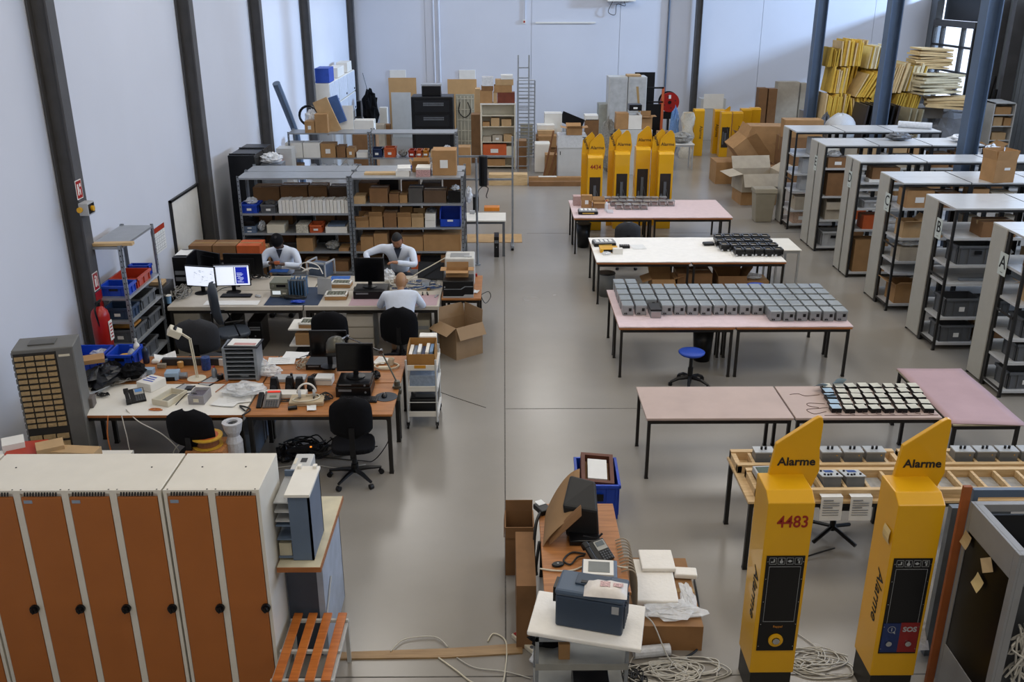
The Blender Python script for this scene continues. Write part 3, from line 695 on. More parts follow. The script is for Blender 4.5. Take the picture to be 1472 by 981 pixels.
def chair(label, x, y, rz, m_=BLACKF, group=None, seat_h=.47, back_h=.52, back_w=.46, arms=0, base=BLACKP, back_z=.13, cat='chair'):
    """swivel chair; the sitter looks along +Y before the turn"""
    t = thing('swivel_chair', label, cat, (x, y, 0), rz, group)
    b = MB()
    b.prism([(.24 * (abs(math.cos(a)) ** .6) * (1 if math.cos(a) > 0 else -1), .23 * (abs(math.sin(a)) ** .6) * (1 if math.sin(a) > 0 else -1)) for a in [2 * PI * k / 20 for k in range(20)]], seat_h - .06, seat_h, 'z')
    b.build('seat', m_, t, bevel=.02)
    def bf(thk):
        bb = MB(); nx, ny = 12, 10; pos = []
        for side in (0, 1):
            for j in range(ny + 1):
                v = j / ny
                w_ = back_w / 2 * (1 - .12 * abs(v - .45) ** 1.2) * (max(0.02, 1 - max(0, (v - .7) / .3) ** 2.6 * .75)) * (max(.02, 1 - max(0, (.22 - v) / .22) ** 2.4 * .6))
                for i in range(nx + 1):
                    u = i / nx * 2 - 1
                    e = min(1, 6 * min(i / nx, 1 - i / nx)) * min(1, 6 * min(v, 1 - v)); e = .25 + .75 * e
                    bb.v.append((u * w_, -.20 - .05 * v + .06 * u * u + (-thk * e if side else thk * e * .4) - .02 * math.sin(PI * v), seat_h + back_z + back_h * v))
        N_ = (nx + 1) * (ny + 1)
        for j in range(ny):
            for i in range(nx):
                a = j * (nx + 1) + i
                bb.f.append((a, a + nx + 1, a + nx + 2, a + 1)); bb.f.append((N_ + a, N_ + a + 1, N_ + a + nx + 2, N_ + a + nx + 1)); bb.m += [0, 0]
        per = [i for i in range(nx + 1)] + [j * (nx + 1) + nx for j in range(1, ny + 1)] + [ny * (nx + 1) + i for i in range(nx - 1, -1, -1)] + [j * (nx + 1) for j in range(ny - 1, 0, -1)]
        for p, q in zip(per, per[1:] + per[:1]): bb.f.append((p, q, q + N_, p + N_)); bb.m.append(0)
        return bb
    bf(.045).build('backrest', m_, t, smooth=True)
    MB().box(-.03, -.29, seat_h - .05, .03, -.27, seat_h + .3).box(-.03, -.29, seat_h - .07, .03, -.05, seat_h - .055).build('back_bracket', base, t)
    MB().cyl((0, 0, .12), (0, 0, seat_h - .06), .028, n=12).cyl((0, 0, .1), (0, 0, .2), .04, n=12).build('gas_column', base, t)
    MB().tube([(.12, 0, seat_h - .09), (.26, .02, seat_h - .09)], .008, 5).build('lever', base, t)
    for k in range(5):
        a = 2 * PI * k / 5 + .3; c, s_ = math.cos(a), math.sin(a)
        b = MB(); b.tube([(0, 0, .13), (c * .15, s_ * .15, .115), (c * .3, s_ * .3, .085)], [.03, .024, .016], 6); lg = b.build('base_arm', base, t)
        MB().cyl((c * .3 - s_ * .02, s_ * .3 + c * .02, .03), (c * .3 + s_ * .02, s_ * .3 - c * .02, .03), .03, n=12).build('castor', base, lg)
    if arms:
        for sx in (-1, 1): MB().tube([(sx * .2, .05, seat_h - .04), (sx * .29, .04, seat_h), (sx * .29, -.02, seat_h + .2), (sx * .28, .12, seat_h + .22), (sx * .28, -.14, seat_h + .22)], .014, 6).build('armrest', base, t)
    return t
def stool(label, x, y, h=.5, m_=BLUEF, base=BLACKP):
    t = thing('swivel_stool', label, 'stool', (x, y, 0), .2)
    MB().lathe([(.02, h - .05), (.15, h - .05), (.175, h - .03), (.18, h - .01), (.16, h), (.01, h + .004)], 28).build('seat', m_, t, smooth=True)
    MB().cyl((0, 0, .1), (0, 0, h - .05), .025, n=12).cyl((0, 0, .1), (0, 0, .26), .036, n=12).build('gas_column', base, t)
    for k in range(5):
        a = 2 * PI * k / 5 + .5; c, s_ = math.cos(a), math.sin(a)
        lg = MB().tube([(0, 0, .12), (c * .16, s_ * .16, .1), (c * .27, s_ * .27, .05)], [.032, .026, .018], 6).build('base_arm', base, t)
        MB().cyl((c * .27, s_ * .27, 0), (c * .27, s_ * .27, .04), .028, n=10).build('glide', base, lg)
    return t
def monitor(label, x, y, z, rz, w_=.47, h=.3, tilt=0, screen=None, stand_h=.12, bez=.02, back=BLACKP):
    """face towards -Y before the turn"""
    t = thing('monitor', label, 'monitor', (x, y, z), rz)
    M_ = Matrix.Translation((0, 0, stand_h)) @ Matrix.Rotation(R_(tilt), 4, 'X')
    MB().box(-w_ / 2, 0, 0, w_ / 2, .03, h, M=M_).box(-w_ * .3, .03, h * .2, w_ * .3, .055, h * .8, M=M_).build('housing', back, t, bevel=.004)
    sc_ = MB().box(-w_ / 2 + bez, -.004, bez, w_ / 2 - bez, 0, h - bez, M=M_).build('screen', screen or mat('dark_screen', '07080b', .15, var=0), t)
    MB().box(-.03, .03, .01, .03, .05, stand_h + h * .3).build('stand_neck', back, t); MB().lathe([(.11, 0), (.11, .008), (.03, .016)], 20).build('stand_base', back, t)
    return t, sc_, M_
def pc(label, x, y, z, w_, d, h, rz=0, m_=BLACKP, name='desktop_computer', cat='computer'):
    t = thing(name, label, cat, (x, y, z), rz)
    MB().box(-w_ / 2, -d / 2, 0, w_ / 2, d / 2, h).build('casing', m_, t, bevel=.005)
    b = MB(); fr = -d / 2
    if h > w_: b.box(-w_ * .4, fr - .004, h * .78, w_ * .4, fr, h * .83).box(-w_ * .4, fr - .004, h * .7, w_ * .4, fr, h * .75).cyl((0, fr, h * .5), (0, fr - .006, h * .5), .012, n=10)
    else: b.box(-w_ * .42, fr - .004, h * .6, -w_ * .05, fr, h * .8).cyl((w_ * .35, fr, h * .5), (w_ * .35, fr - .006, h * .5), .012, n=10)
    b.build('front_drive', mat('mid_grey_plastic', '6d6f73', .4), t)
    return t
def keyboard(label, x, y, z, rz, m_=BLACKP, w_=.44):
    t = thing('keyboard', label, 'keyboard', (x, y, z), rz)
    MB().box(-w_ / 2, -.075, 0, w_ / 2, .075, .018).build('base', m_, t, bevel=.004)
    b = MB()
    for r in range(5):
        for c in range(18): b.box(-w_ / 2 + .012 + c * (w_ - .02) / 18, -.062 + r * .026, .018, -w_ / 2 + .03 + c * (w_ - .02) / 18, -.042 + r * .026, .024)
    b.build('keys', mat('dark_keys', '1d1d20' if m_ is BLACKP else 'c9c5ba', .5), t)
    return t
def mouse(label, x, y, z, rz=0, m_=BLACKP):
    t = thing('computer_mouse', label, 'mouse', (x, y, z), rz)
    MB().lathe([(.03, 0), (.033, .012), (.024, .028), (.005, .034)], 14, M=Matrix.Scale(1.7, 4, (0, 1, 0))).build('shell', m_, t, smooth=True)
    MB().box(-.003, .02, .026, .003, .04, .036).build('scroll_wheel', LGREYC, t); return t
def phone(label, x, y, z, rz=0, m_=BLACKP, scr='5b6a70', face=None):
    t = thing('desk_phone', label, 'phone', (x, y, z), rz)
    M_ = Matrix.Rotation(R_(28), 4, 'X')
    MB().box(-.05, -.1, .0, .11, .1, .03, M=M_).build('base', m_, t, bevel=.006)
    MB().box(.0, .0, .03, .1, .085, .034, M=M_).build('display_bezel', face or mat('silver_bezel', '9c9a92', .4), t)
    MB().box(.012, .035, .034, .088, .078, .036, M=M_).build('display', mat('lcd_' + scr, scr, .3, var=0), t)
    b = MB()
    for r in range(4):
        for c in range(4): b.box(.002 + c * .025, -.09 + r * .021, .03, .02 + c * .025, -.076 + r * .021, .036, M=M_)
    b.build('keys', mat('phone_keys', '3d3f42', .5), t)
    MB().box(-.1, -.1, .02, -.055, .1, .045, M=M_).box(-.105, .055, .0, -.05, .11, .05, M=M_).box(-.105, -.11, .0, -.05, -.055, .05, M=M_).build('handset', m_, t, bevel=.008)
    return t
def paper(label, x, y, z, w_, d, rz=0, m_=PAPER, curl=.01, name='paper_sheet', seed=0, lines=0):
    ph = seed * 1.7
    o = MB().grid(5, 5, lambda u, v: (w_ * (u - .5), d * (v - .5), .002 + curl * abs(math.sin(3 * u + 2 * v + ph)) * (abs(u - .5) + abs(v - .5)))).build(name, m_, loc=(x, y, z), rz=rz)
    if lines:
        b = MB()
        for i in range(5): b.box(-w_ * .38, -d * .35 + i * d * .15, curl + .004, w_ * .3, -d * .34 + i * d * .15, curl + .0045)
        b.build('printed_lines', mat('grey_print', '6f7277'), o)
    return tag(o, label, 'paper')
def slab(name, label, cat, x, y, z, w_, d, h, m_, rz=0, bevel=.004, group=None, rot=None):
    o = MB().box(-w_ / 2, -d / 2, 0, w_ / 2, d / 2, h).build(name, m_, loc=(x, y, z), rz=rz, bevel=bevel)
    if rot: o.rotation_euler = rot
    return tag(o, label, cat, group)
def book_tray(label, x, y, z, w_, d, rz=0):   # white foam-edged tray of circuit boards with brown cardboard front
    t = thing('board_tray', label, 'tray', (x, y, z), rz)
    MB().box(-w_ / 2, -d / 2, 0, w_ / 2, d / 2, .055).build('carton', CARD, t)
    b = MB(); b.box(-w_ / 2 - .004, -d / 2 - .004, .055, w_ / 2 + .004, -d / 2 + .025, .075).box(-w_ / 2 - .004, d / 2 - .025, .055, w_ / 2 + .004, d / 2 + .004, .075).box(-w_ / 2 - .004, -d / 2, .055, -w_ / 2 + .02, d / 2, .075).box(w_ / 2 - .02, -d / 2, .055, w_ / 2 + .004, d / 2, .075)
    b.build('white_edge', WHITE, t)
    n = max(2, int(w_ / .06)); mt = mat('board_parts', '77796c', .45, .2, .3, 40)
    for i in range(n):
        xx = -w_ / 2 + .025 + (w_ - .05) * i / n; b = MB().box(xx, -d / 2 + .03, .056, xx + (w_ - .05) / n - .008, d / 2 - .03, .07)
        for q in range(3): b.box(xx + .006, -d / 2 + .045 + q * (d - .09) / 3, .07, xx + .022, -d / 2 + .065 + q * (d - .09) / 3, .082)
        b.build('circuit_board', mt, t)
    return t
# ================================================================ GREY SHELVING ROWS A..F (right)
RH = 2.15
ROWS = {  # row: x0, y near, y middle, y far, bay width, bays, panels(near, far), shelf heights
 'A': (6.6, 11.31, 11.80, 12.24, 1.2, 2, (0, 1), (.1, .5, .83, 1.3, 1.72)),
 'B': (6.46, 13.04, 13.55, 14.05, 1.2, 2, (0, 1), (.12, .52, 1.05, 1.33, 1.74)),
 'C': (6.45, 14.87, 15.38, 15.87, 1.1, 3, (0, 1), (.12, .66, .86, 1.26, 1.76)),
 'D': (6.45, 16.80, 17.19, 17.56, 1.2, 3, (1, 1), (.1, .92, 1.32, 1.68, 1.80)),
 'E': (6.42, 18.65, 19.10, 19.60, 1.06, 3, (1, 1), (.1, .66, 1.15, 1.72)),
 'F': (6.38, 20.52, 21.02, 21.50, 1.06, 3, (0, 1), (.12, .43, .87, 1.25, 1.66)),
}
def rack(row, k, x, y, w_, d, zs, panel, side):
    nm = {'near': 'front', 'far': 'rear'}[side]
    t = thing('shelving_unit', 'grey-white shelving unit, black posts, %s, %s unit, %s bay from the aisle' % ('row ' + row if row != 'F' else 'furthest row', nm, ORD[k]), 'shelving', (x, y, 0), 0, 'grey shelving rows')
    p = .035
    for a in (0, w_ - p):
        for c in (0, d - p): MB().box(a, c, 0, a + p, c + p, RH).box(a - .01, c - .01 + .01, 0, a + p, c + p, .012).build('post', BLACKM, t)
    for z in zs: MB().box(.01, .006, z - .035, w_ - .01, d - .006, z).build('shelf_board', SHELFW, t)
    MB().box(-.005, .0, RH, w_ + .0, d, RH + .03).build('top_board', SHELFW, t, bevel=.004)
    MB().box(-.003, -.004, RH - .03, w_, .0, RH + .005).box(w_ - .012, -.003, RH, w_, d, RH + .034).build('top_trim', BLACKM, t)
    if panel: MB().box(-.018, p, .04, -.002, d - p, RH + .02).build('end_panel', GREYPANEL, t)
    elif k == 0: MB().box(-.01, .03, .1, .0, d - .03, .13).box(-.01, .03, 1.1, 0, d - .03, 1.13).build('side_brace', BLACKM, t)
    return t
for row, (x0, yn, ym, yf, bw, nb, pan, zs) in ROWS.items():
    for k in range(nb):
        rack(row, k, x0 + k * bw, yn, bw - .003, ym - yn - .003, zs, pan[0] and k == 0, 'near')
        rack(row, k, x0 + k * bw, ym, bw - .003, yf - ym - .003, zs, pan[1] and k == 0, 'far')
for r, y, y1, z, x in (('A', 11.68, 11.88, 1.57, 6.6), ('B', 13.33, 13.52, 1.64, 6.46), ('C', 15.27, 15.48, 1.61, 6.45), ('D', 17.1, 17.28, 1.64, 6.45), ('E', 19.03, 19.2, 1.6, 6.42)):
    t = thing('row_sign', 'white paper sign with the letter %s on the end of a shelving row' % r, 'sign', (x - .022, (y + y1) / 2, z))
    MB().box(-.004, -(y1 - y) / 2, 0, 0, (y1 - y) / 2, .3).build('paper_plate', mat('sign_paper', 'c3cbc6', .7, 0, .03), t)
    text(r, .24, INK, t, (-.0055, 0, .17), (PI / 2, 0, -PI / 2), bold=.002)
    MB().box(-.0055, -.03, .035, -.0045, .03, .042).build('small_print', INK, t)
def rz_(row, i): return ROWS[row][7][i] if i < len(ROWS[row][7]) else RH + .03
LV = {'A': ['bottom', 'second', 'third', 'fourth', 'fifth', 'top board'], 'F': ['bottom', 'second', 'third', 'fourth', 'fifth', 'top board']}
def rname(r): return 'row ' + r if r != 'F' else 'the furthest row'
def put_box(r, bay, lev, dx, w_, d, h, m_=None, dy=.0, far=0, what='', **kw):
    x0, yn, ym, yf, bw, nb, pan, zs = ROWS[r]
    y = (ym if far else yn) + .05 + d / 2 + dy; z = rz_(r, lev) + .001
    ln = ORD[lev] + ' shelf'
    lab = '%s, %s of %s, %s bay%s, %s' % (what or 'cardboard box', ln, rname(r), ORD[bay], ' at the back' if far else '', 'aisle side' if dx < bw * .42 else 'inner side')
    return cbox(lab, x0 + bay * bw + dx, y, z, w_, d, h, m_=m_, **kw), (x0 + bay * bw + dx, y, z)
def put_crate(r, bay, lev, dx, w_, d, h, m_, what, far=0, dy=0, tagw=1, rz=0):
    x0, yn, ym, yf, bw, nb, pan, zs = ROWS[r]
    y = (ym if far else yn) + .04 + d / 2 + dy
    return crate('%s, %s shelf of %s, %s bay, %s' % (what, ORD[lev], rname(r), ORD[bay], 'aisle side' if dx < bw * .42 else 'inner side'), x0 + bay * bw + dx, y, rz_(r, lev) + .001, w_, d, h, m_, tagw=tagw, rz=rz)
# row A
put_crate('A', 0, 0, .35, .5, .38, .24, GREYC, 'grey crate with small tags'); put_crate('A', 0, 1, .38, .5, .38, .24, GREYC, 'grey crate')
put_crate('A', 0, 0, .9, .46, .38, .24, GREYC, 'grey crate'); put_crate('A', 0, 1, .9, .46, .38, .24, GREYC, 'grey crate')
put_crate('A', 0, 2, .4, .5, .38, .26, GREYC, 'dark grey crate')
put_box('A', 0, 3, .33, .3, .3, .2, CARD2, op=1, what='open pale cardboard box holding yellow parts'); put_box('A', 0, 3, .8, .4, .3, .26, CARD)
put_box('A', 0, 4, .5, .6, .35, .3, CARD3)
# row B
put_crate('B', 0, 0, .34, .52, .4, .26, GREYC, 'grey crate with three paper tags'); put_crate('B', 0, 1, .36, .54, .4, .28, GREYC, 'large grey crate with three paper tags')
put_crate('B', 0, 3, .45, .62, .4, .28, GREYC, 'big dark grey crate with oblong handle', tagw=0)
put_crate('B', 0, 1, .9, .4, .4, .24, GREYC, 'grey crate'); slab('spirit_level', 'long pale metal bar lying on the third shelf of row B', 'bar', 7.0, 13.2, 1.055, .5, .05, .04, GALV)
put_box('B', 0, 4, .7, .5, .36, .22, CARD3); put_box('B', 0, 0, .9, .4, .4, .3, CARD3)
bag('grey transparent bag on the fourth shelf of row B behind the crate', 7.35, 13.3, 1.35, .14, .14, .25)
# row C
put_box('C', 0, 0, .35, .42, .4, .32, CARD, op=1, flaps=(60, 80, 100, 70), what='open cardboard box with raised flaps'); put_box('C', 0, 2, .34, .44, .36, .22, CARD4, what='grey taped box under clear film')
put_box('C', 0, 3, .26, .3, .32, .26, CARD2, op=1, what='open pale cardboard box'); put_box('C', 0, 3, .62, .34, .32, .24, CARD, sheet=1, what='cardboard box with white label')
put_box('C', 0, 4, .32, .44, .36, .28, CARD, sheet=1, what='cardboard box with white label'); put_box('C', 0, 4, .8, .36, .36, .24, CARD3)
bag('crumpled clear bag behind the boxes on the third shelf of row C', 6.75, 15.05, 1.09, .16, .12, .12)
# row D
put_box('D', 0, 0, .42, .62, .3, .62, CARD, tape=0, what='very large brown box'); put_box('D', 0, 1, .42, .44, .3, .26, ORC, what='dark orange carton')
put_crate('D', 0, 2, .4, .5, .3, .14, LGREYC, 'shallow grey tray'); slab('paper_bundle', 'white paper bundle on the upper shelf of row D', 'papers', 6.85, 16.95, 1.8 + .001, .4, .25, .05, PAPER)
put_box('D', 0, 4, .5, .5, .3, .26, CARD3)
# row E
put_crate('E', 0, 0, .38, .5, .38, .3, LGREYC, 'light grey lattice crate', tagw=0); put_box('E', 0, 0, .85, .3, .3, .3, CARD3)
put_box('E', 0, 1, .38, .44, .36, .36, CARD4, op=1, flaps=(170, 20, 20, 20), what='grey open box with handle'); put_box('E', 0, 1, .84, .3, .3, .25, ORC, what='orange-brown carton')
put_box('E', 0, 2, .38, .52, .38, .46, CARD3, tape=0, what='large dark brown box'); put_box('E', 0, 3, .3, .42, .34, .2, CARD3, sheet=1, what='dark brown box with white label')
bag('crumpled clear bag on the top of the dark box in row E', 6.66, 18.84, 1.922, .14, .12, .12, FILM)
# row F
t = cbox('pink and white checked carton on the bottom shelf of the furthest row', 6.72, 20.78, .121, .4, .36, .26, m_=mat('checked_carton', 'b89b86', .8, 0, .35, 70), sheet=1)
for lev, z in ((2, .87), (3, 1.25), (4, 1.66)):
    slab('equipment_case', 'light grey equipment case with dark window, furthest row, %s shelf up' % ORD[lev], 'equipment', 6.78, 20.76, z + .001, .34, .3, .34 if lev != 4 else .36, LGREYC, bevel=.01) if lev != 4 else None
    MB().box(-.1, -.155, .06, .12, -.15, .28).build('dark_window', BLACKP, bpy.data.objects[-1] if 0 else None, loc=(6.78, 20.76, z)) if 0 else None
for lev, z in ((2, .87), (3, 1.25)):
    pass
t = thing('equipment_case', 'light grey case with black framed window, topmost shelf of the furthest row', 'equipment', (6.74, 20.6, 1.661))
MB().box(0, 0, 0, .3, .3, .36).build('casing', LGREYC, t, bevel=.01); MB().box(.06, -.006, .04, .27, 0, .33).build('window', BLACKP, t); MB().box(.0, -.006, .0, .03, .0, .36).build('side_strip', BLUEGREY, t)
put_box('F', 0, 1, .35, .4, .34, .3, CARD4); bag('milky bubble wrap bundle on the second shelf of the furthest row', 7.1, 20.75, .431, .14, .13, .28, FILM2)
put_box('F', 0, 4, .8, .4, .36, .3, WHITE, tape=0, what='white carton')
# visible upper shelves of the inner bays
rnd = random.Random(5)
for r in 'ABCDEF':
    x0, yn, ym, yf, bw, nb, pan, zs = ROWS[r]
    for bay in range(1, nb):
        for lev in (len(zs) - 1, len(zs) - 2):
            if zs[lev] > 1.79: continue
            dx = .06
            while dx < bw - .3:
                w_ = rnd.uniform(.2, .4)
                if dx + w_ > bw - .06: break
                top = (zs[lev + 1] if lev + 1 < len(zs) else RH) - zs[lev] - .05; h = min(top, rnd.uniform(.16, .34))
                d = min(.34, ym - yn - .1)
                kind = rnd.random(); n_ = int(dx * 10)
                ord_ = 'at the %s end' % ('aisle' if dx < .3 else 'far' if dx > bw - .5 else 'middle')
                base_l = 'of %s, %s bay, %s shelf' % (rname(r), ORD[bay], ORD[lev])
                if kind < .7: cbox('%s box %s %s' % (rnd.choice(['brown', 'tan', 'worn brown', 'taped']), ord_, base_l), x0 + bay * bw + dx + w_ / 2, yn + .05 + d / 2, zs[lev] + .001, w_, d, h, m_=rnd.choice(CARDS))
                elif kind < .85: crate('grey crate %s %s' % (ord_, base_l), x0 + bay * bw + dx + w_ / 2, yn + .05 + d / 2, zs[lev] + .001, w_, d, min(h, .22), GREYC, tagw=0)
                else: bag('clear plastic bag %s %s' % (ord_, base_l), x0 + bay * bw + dx + w_ / 2, yn + .05 + d / 2, zs[lev] + .001, w_ * .4, d * .4, h * .8)
                dx += w_ + rnd.uniform(.02, .12)
# on the tops
t = cbox('tall open-topped brown box standing on top of row C', 8.02, 15.05, RH + .031, .36, .36, .36, rz=.15, m_=CARD, op=1, flaps=(5, 12, 2, 12), sheet=0)
MB().box(-.02, -.185, .2, .08, -.181, .24).build('white_label', PAPER, t)
bag('clear film heap on top of row C beside the tall box', 9.0, 15.4, RH + .031, .3, .16, .08); bag('white plastic film lying on the end of row E', 9.35, 19.1, RH + .031, .25, .25, .14, FILM2)
o = MB().cyl((-.35, 0, .07), (.35, 0, .07), .07, n=16).build('film_roll', FILM2, loc=(9.15, 21.0, RH + .031), rz=-.5); tag(o, 'white plastic film roll lying on the end of the furthest row', 'roll')
bag('grey crumpled sheet on top of the furthest row centre', 8.1, 19.3, RH + .031, .26, .16, .14, mat('grey_film', '5e6166', .4, 0, .2, 10, .8))
bag('long clear film strewn beyond the end of row E', 9.9, 19.0, 1.6, .35, .3, .5, FILM2)
work_table('small table behind the end of row E carrying film', 9.66, 18.7, .6, .7, 1.6, WHITE)
# bin and open carton by the row end
t = thing('waste_bin', 'beige lidded waste bin at the end of the furthest shelving row', 'bin', (6.03, 21.35, 0))
BG = mat('beige_plastic', '8f8877', .55, 0, .05)
b = MB(); b.add([(-.19, -.16, 0), (.19, -.16, 0), (.19, .16, 0), (-.19, .16, 0), (-.24, -.2, .68), (.24, -.2, .68), (.24, .2, .68), (-.24, .2, .68)], [(0, 3, 2, 1), (4, 5, 6, 7), (0, 1, 5, 4), (1, 2, 6, 5), (2, 3, 7, 6), (3, 0, 4, 7)]); b.build('tub', BG, t, bevel=.02)
b = MB(); b.prism([(-.22, .68), (.22, .68), (.18, .78), (-.18, .78)], -.26, .26, 'x'); b.build('lid', BG, t, bevel=.015)
cbox('huge open pale carton with flaps out, lowest of the pile beside the furthest row', 6.35, 23.3, .35, 1.0, .8, .45, m_=CARD4, op=1, flaps=(150, 60, 30, 100), rz=.1)
cbox('large flat brown carton under the huge open pale carton', 6.4, 23.4, 0, 1.0, .8, .35, m_=CARD, tape=1, rz=.05)
cbox('tipped open brown carton leaning on the pile of cartons', 6.35, 25.6, .8, .75, .7, .45, m_=CARD, op=1, flaps=(30, 60, 100, 30), rot=(R_(10), R_(50), R_(15)))
cbox('brown carton beneath the tipped carton', 6.3, 26.05, 0, .9, .8, .6, m_=CARD, tape=0)
cbox('large brown carton lying under the long printed box by the wall', 7.3, 27.0, 0, 1.5, 1.0, .95, m_=CARD, op=0)
cbox('open brown carton in the middle of the carton pile', 6.75, 24.9, 0, .85, .6, .72, m_=CARD3, op=1, flaps=(140, 120, 80, 60))
cbox('long brown box with white sheets and yellow stickers on its front', 7.95, 25.2, 1.38, 1.0, .5, .45, m_=CARD, sheet=1, rz=-.05)
cbox('wide brown carton, left one of the two long boxes on the pile', 7.55, 26.85, .952, 1.2, .7, .5, m_=CARD, rz=-.08)
cbox('big brown carton under the long box with white sheets', 7.95, 25.25, 0, 1.1, .6, 1.378, m_=CARD3)
# ================================================================ back right corner: foam pile etc.
FO = [mat('yellow_foam', 'd1ac45', .9, 0, .1, 8), mat('pale_foam', 'cdb384', .9, 0, .08, 8), mat('cream_foam', 'd6cbab', .9, 0, .06, 8), mat('ochre_foam', 'b08f33', .9, 0, .1, 8)]
base = MB().box(9.2, 26.9, 0, 11.8, 29.6, 1.55).build('wrapped_goods', mat('wrapped_goods', '7c7a76', .5, 0, .2, 1.5, .6, 5)); tag(base, 'grey film-wrapped goods stack carrying the foam sheets', 'goods')
def foam_stack(label, x, y, z, n, lean, L_, H_, mi, rz=0, th=.045, flat=0):
    t = thing('foam_bundle', label, 'foam sheets', (x, y, z), rz, 'bundles of foam sheets')
    rnd = random.Random(int(x * 77 + z * 13)); pos = 0
    for i in range(n):
        w_ = th * rnd.uniform(.8, 1.2)
        l_ = L_ * rnd.uniform(.9, 1.05); h_ = H_ * rnd.uniform(.88, 1.05)
        if flat: MB().box(-l_ / 2, -h_ / 2, 0, l_ / 2, h_ / 2, w_ * .85).build('foam_sheet', FO[mi], t, loc=(rnd.uniform(-.05, .05), 0, pos), rot=(0, rnd.uniform(-.05, .05), rnd.uniform(-.1, .1)))
        else: MB().box(0, 0, 0, w_ * .8, l_, h_).build('foam_sheet', FO[mi if rnd.random() < .85 else (mi + 1) % 4], t, loc=(pos, rnd.uniform(-.05, .05), 0), rot=(0, R_(lean + rnd.uniform(-3, 3)), 0))
        pos += w_
    return t
fs = [(9.1, 27.0, 1.56, 14, 5, .9, .72, 0), (9.25, 27.1, 2.3, 10, 4, .9, .7, 0), (9.5, 27.3, 3.02, 13, 2, .8, .7, 0), (9.95, 27.0, 2.2, 12, 28, .9, .75, 0), (9.9, 27.1, 1.56, 12, -8, .8, .62, 0), (10.3, 27.3, 2.95, 6, 8, .8, .6, 2),
      (10.45, 27.2, 1.56, 10, 5, .9, .75, 0), (10.7, 27.0, 2.32, 12, 12, .9, .8, 1), (10.7, 27.4, 3.1, 9, 0, .8, .4, 2), (11.0, 26.9, 1.56, 15, 12, .9, .75, 3), (11.35, 27.1, 2.35, 10, 10, .8, .75, 2), (9.15, 27.3, 3.0, 7, 4, .8, .5, 3), (9.6, 27.9, 2.2, 12, 6, .9, .85, 0), (10.2, 28.1, 2.3, 14, -6, .9, .9, 3), (9.9, 28.3, 3.0, 14, 5, .8, .65, 1), (11.3, 28.0, 1.8, 14, 8, .9, .9, 0), (10.9, 28.4, 2.7, 14, -4, .8, .8, 2), (10.0, 26.85, 1.56, 8, 20, .7, .6, 3)]
nm = ['low at the aisle corner', 'midway up the aisle edge', 'topmost beside the blue column, standing', 'slanting in the middle', 'low in the middle', 'pale topmost behind the blue column', 'low behind the blue column', 'pale, mid-height right of the blue column', 'white-edged, on top in the centre', 'ochre, low right of the blue column', 'cream, wrapped in film', 'at the upper aisle edge', 'behind, mid-height', 'behind the slanting one', 'behind, near the top', 'behind, low on the right', 'cream, behind, high on the right', 'in front, leaning, low in the middle']
for a, l in zip(fs, nm): foam_stack('bundle of yellow foam sheets on edge, ' + l, *a)
foam_stack('flat pile of pale foam sheets on the top right of the heap', 12.15, 27.6, 2.95, 11, 0, 1.0, .8, 1, flat=1, th=.05)
foam_stack('flat fan of cream foam sheets lying right below the pale pile', 12.2, 27.2, 2.3, 9, 0, 1.3, .8, 2, rz=.25, flat=1, th=.06)
foam_stack('broad cream foam boards sticking out at the right side', 12.6, 27.1, 1.9, 4, 0, 1.2, .8, 1, rz=-.3, flat=1, th=.07)
slab('support_crate', 'grey wrapped crate under the flat foam piles', 'goods', 12.3, 27.9, 1.551, .8, 1.0, .3, mat('wrapped_goods', '7c7a76'))
for i in range(7):
    o = MB().box(0, 0, 0, .05, 1.0, 1.35).build('black_board', BLACKP if i % 2 else mat('brown_black_panel', '2b211c', .5), loc=(9.5 + i * .14, 25.4, .0), rot=(0, R_(6), 0)); 
    o.scale = (1, 1, 1.6); tag(o, 'tall black board in the leaning row of boards, %s from the bubble wrap roll' % ORD[i], 'board', 'black boards leaning in a row')
for i in range(3):
    o = MB().box(0, 0, 0, .05, .9, 2.05).build('beige_board', mat('beige_board', '8a8168', .7), loc=(10.8 + i * .12, 25.6 - i * .05, 0), rot=(0, R_(7 + i), R_(25))); tag(o, 'wide beige board leaning before the foam heap, %s of three' % ORD[i], 'board', 'beige leaning boards')
t = thing('bubble_wrap_roll', 'fat roll of bubble wrap standing on a box near the black boards', 'roll', (8.98, 25.2, 0))
lump(MB(), 0, 0, 1.55, .42, .4, .42, 12, 4, .08).build('wrap', mat('bubble_wrap_white', 'b9bcc0', .35, 0, .06, 40, .8, 40), t, smooth=True); MB().box(-.4, -.35, 0, .4, .35, 1.13).build('support_carton', CARD3, t)
bag('big clear-film wrapped package on the left flank of the foam heap', 8.95, 26.3, 0, .25, .35, 1.7, mat('grey_film', '5e6166', .4, 0, .2, 10, .8), name='wrapped_package')
bag('film-wrapped hanging package right of the beige boards', 11.3, 26.3, 0, .35, .3, 1.6, FILM2, name='wrapped_package')
t = thing('film_wrapped_panels', 'large film-wrapped silver panels standing by the bright doorway', 'wrapped panels', (12.7, 28.0, 0))
lump(MB(), .5, 0, .95, .75, .35, .95, 10, 9, .1).build('wrap', mat('silver_film', '9a9ca0', .25, .1, .12, 3, .9, 12), t); MB().box(.0, -.2, 0, 1.1, .2, 1.7).build('panels', mat('grey_panels', '77797d', .4), t)
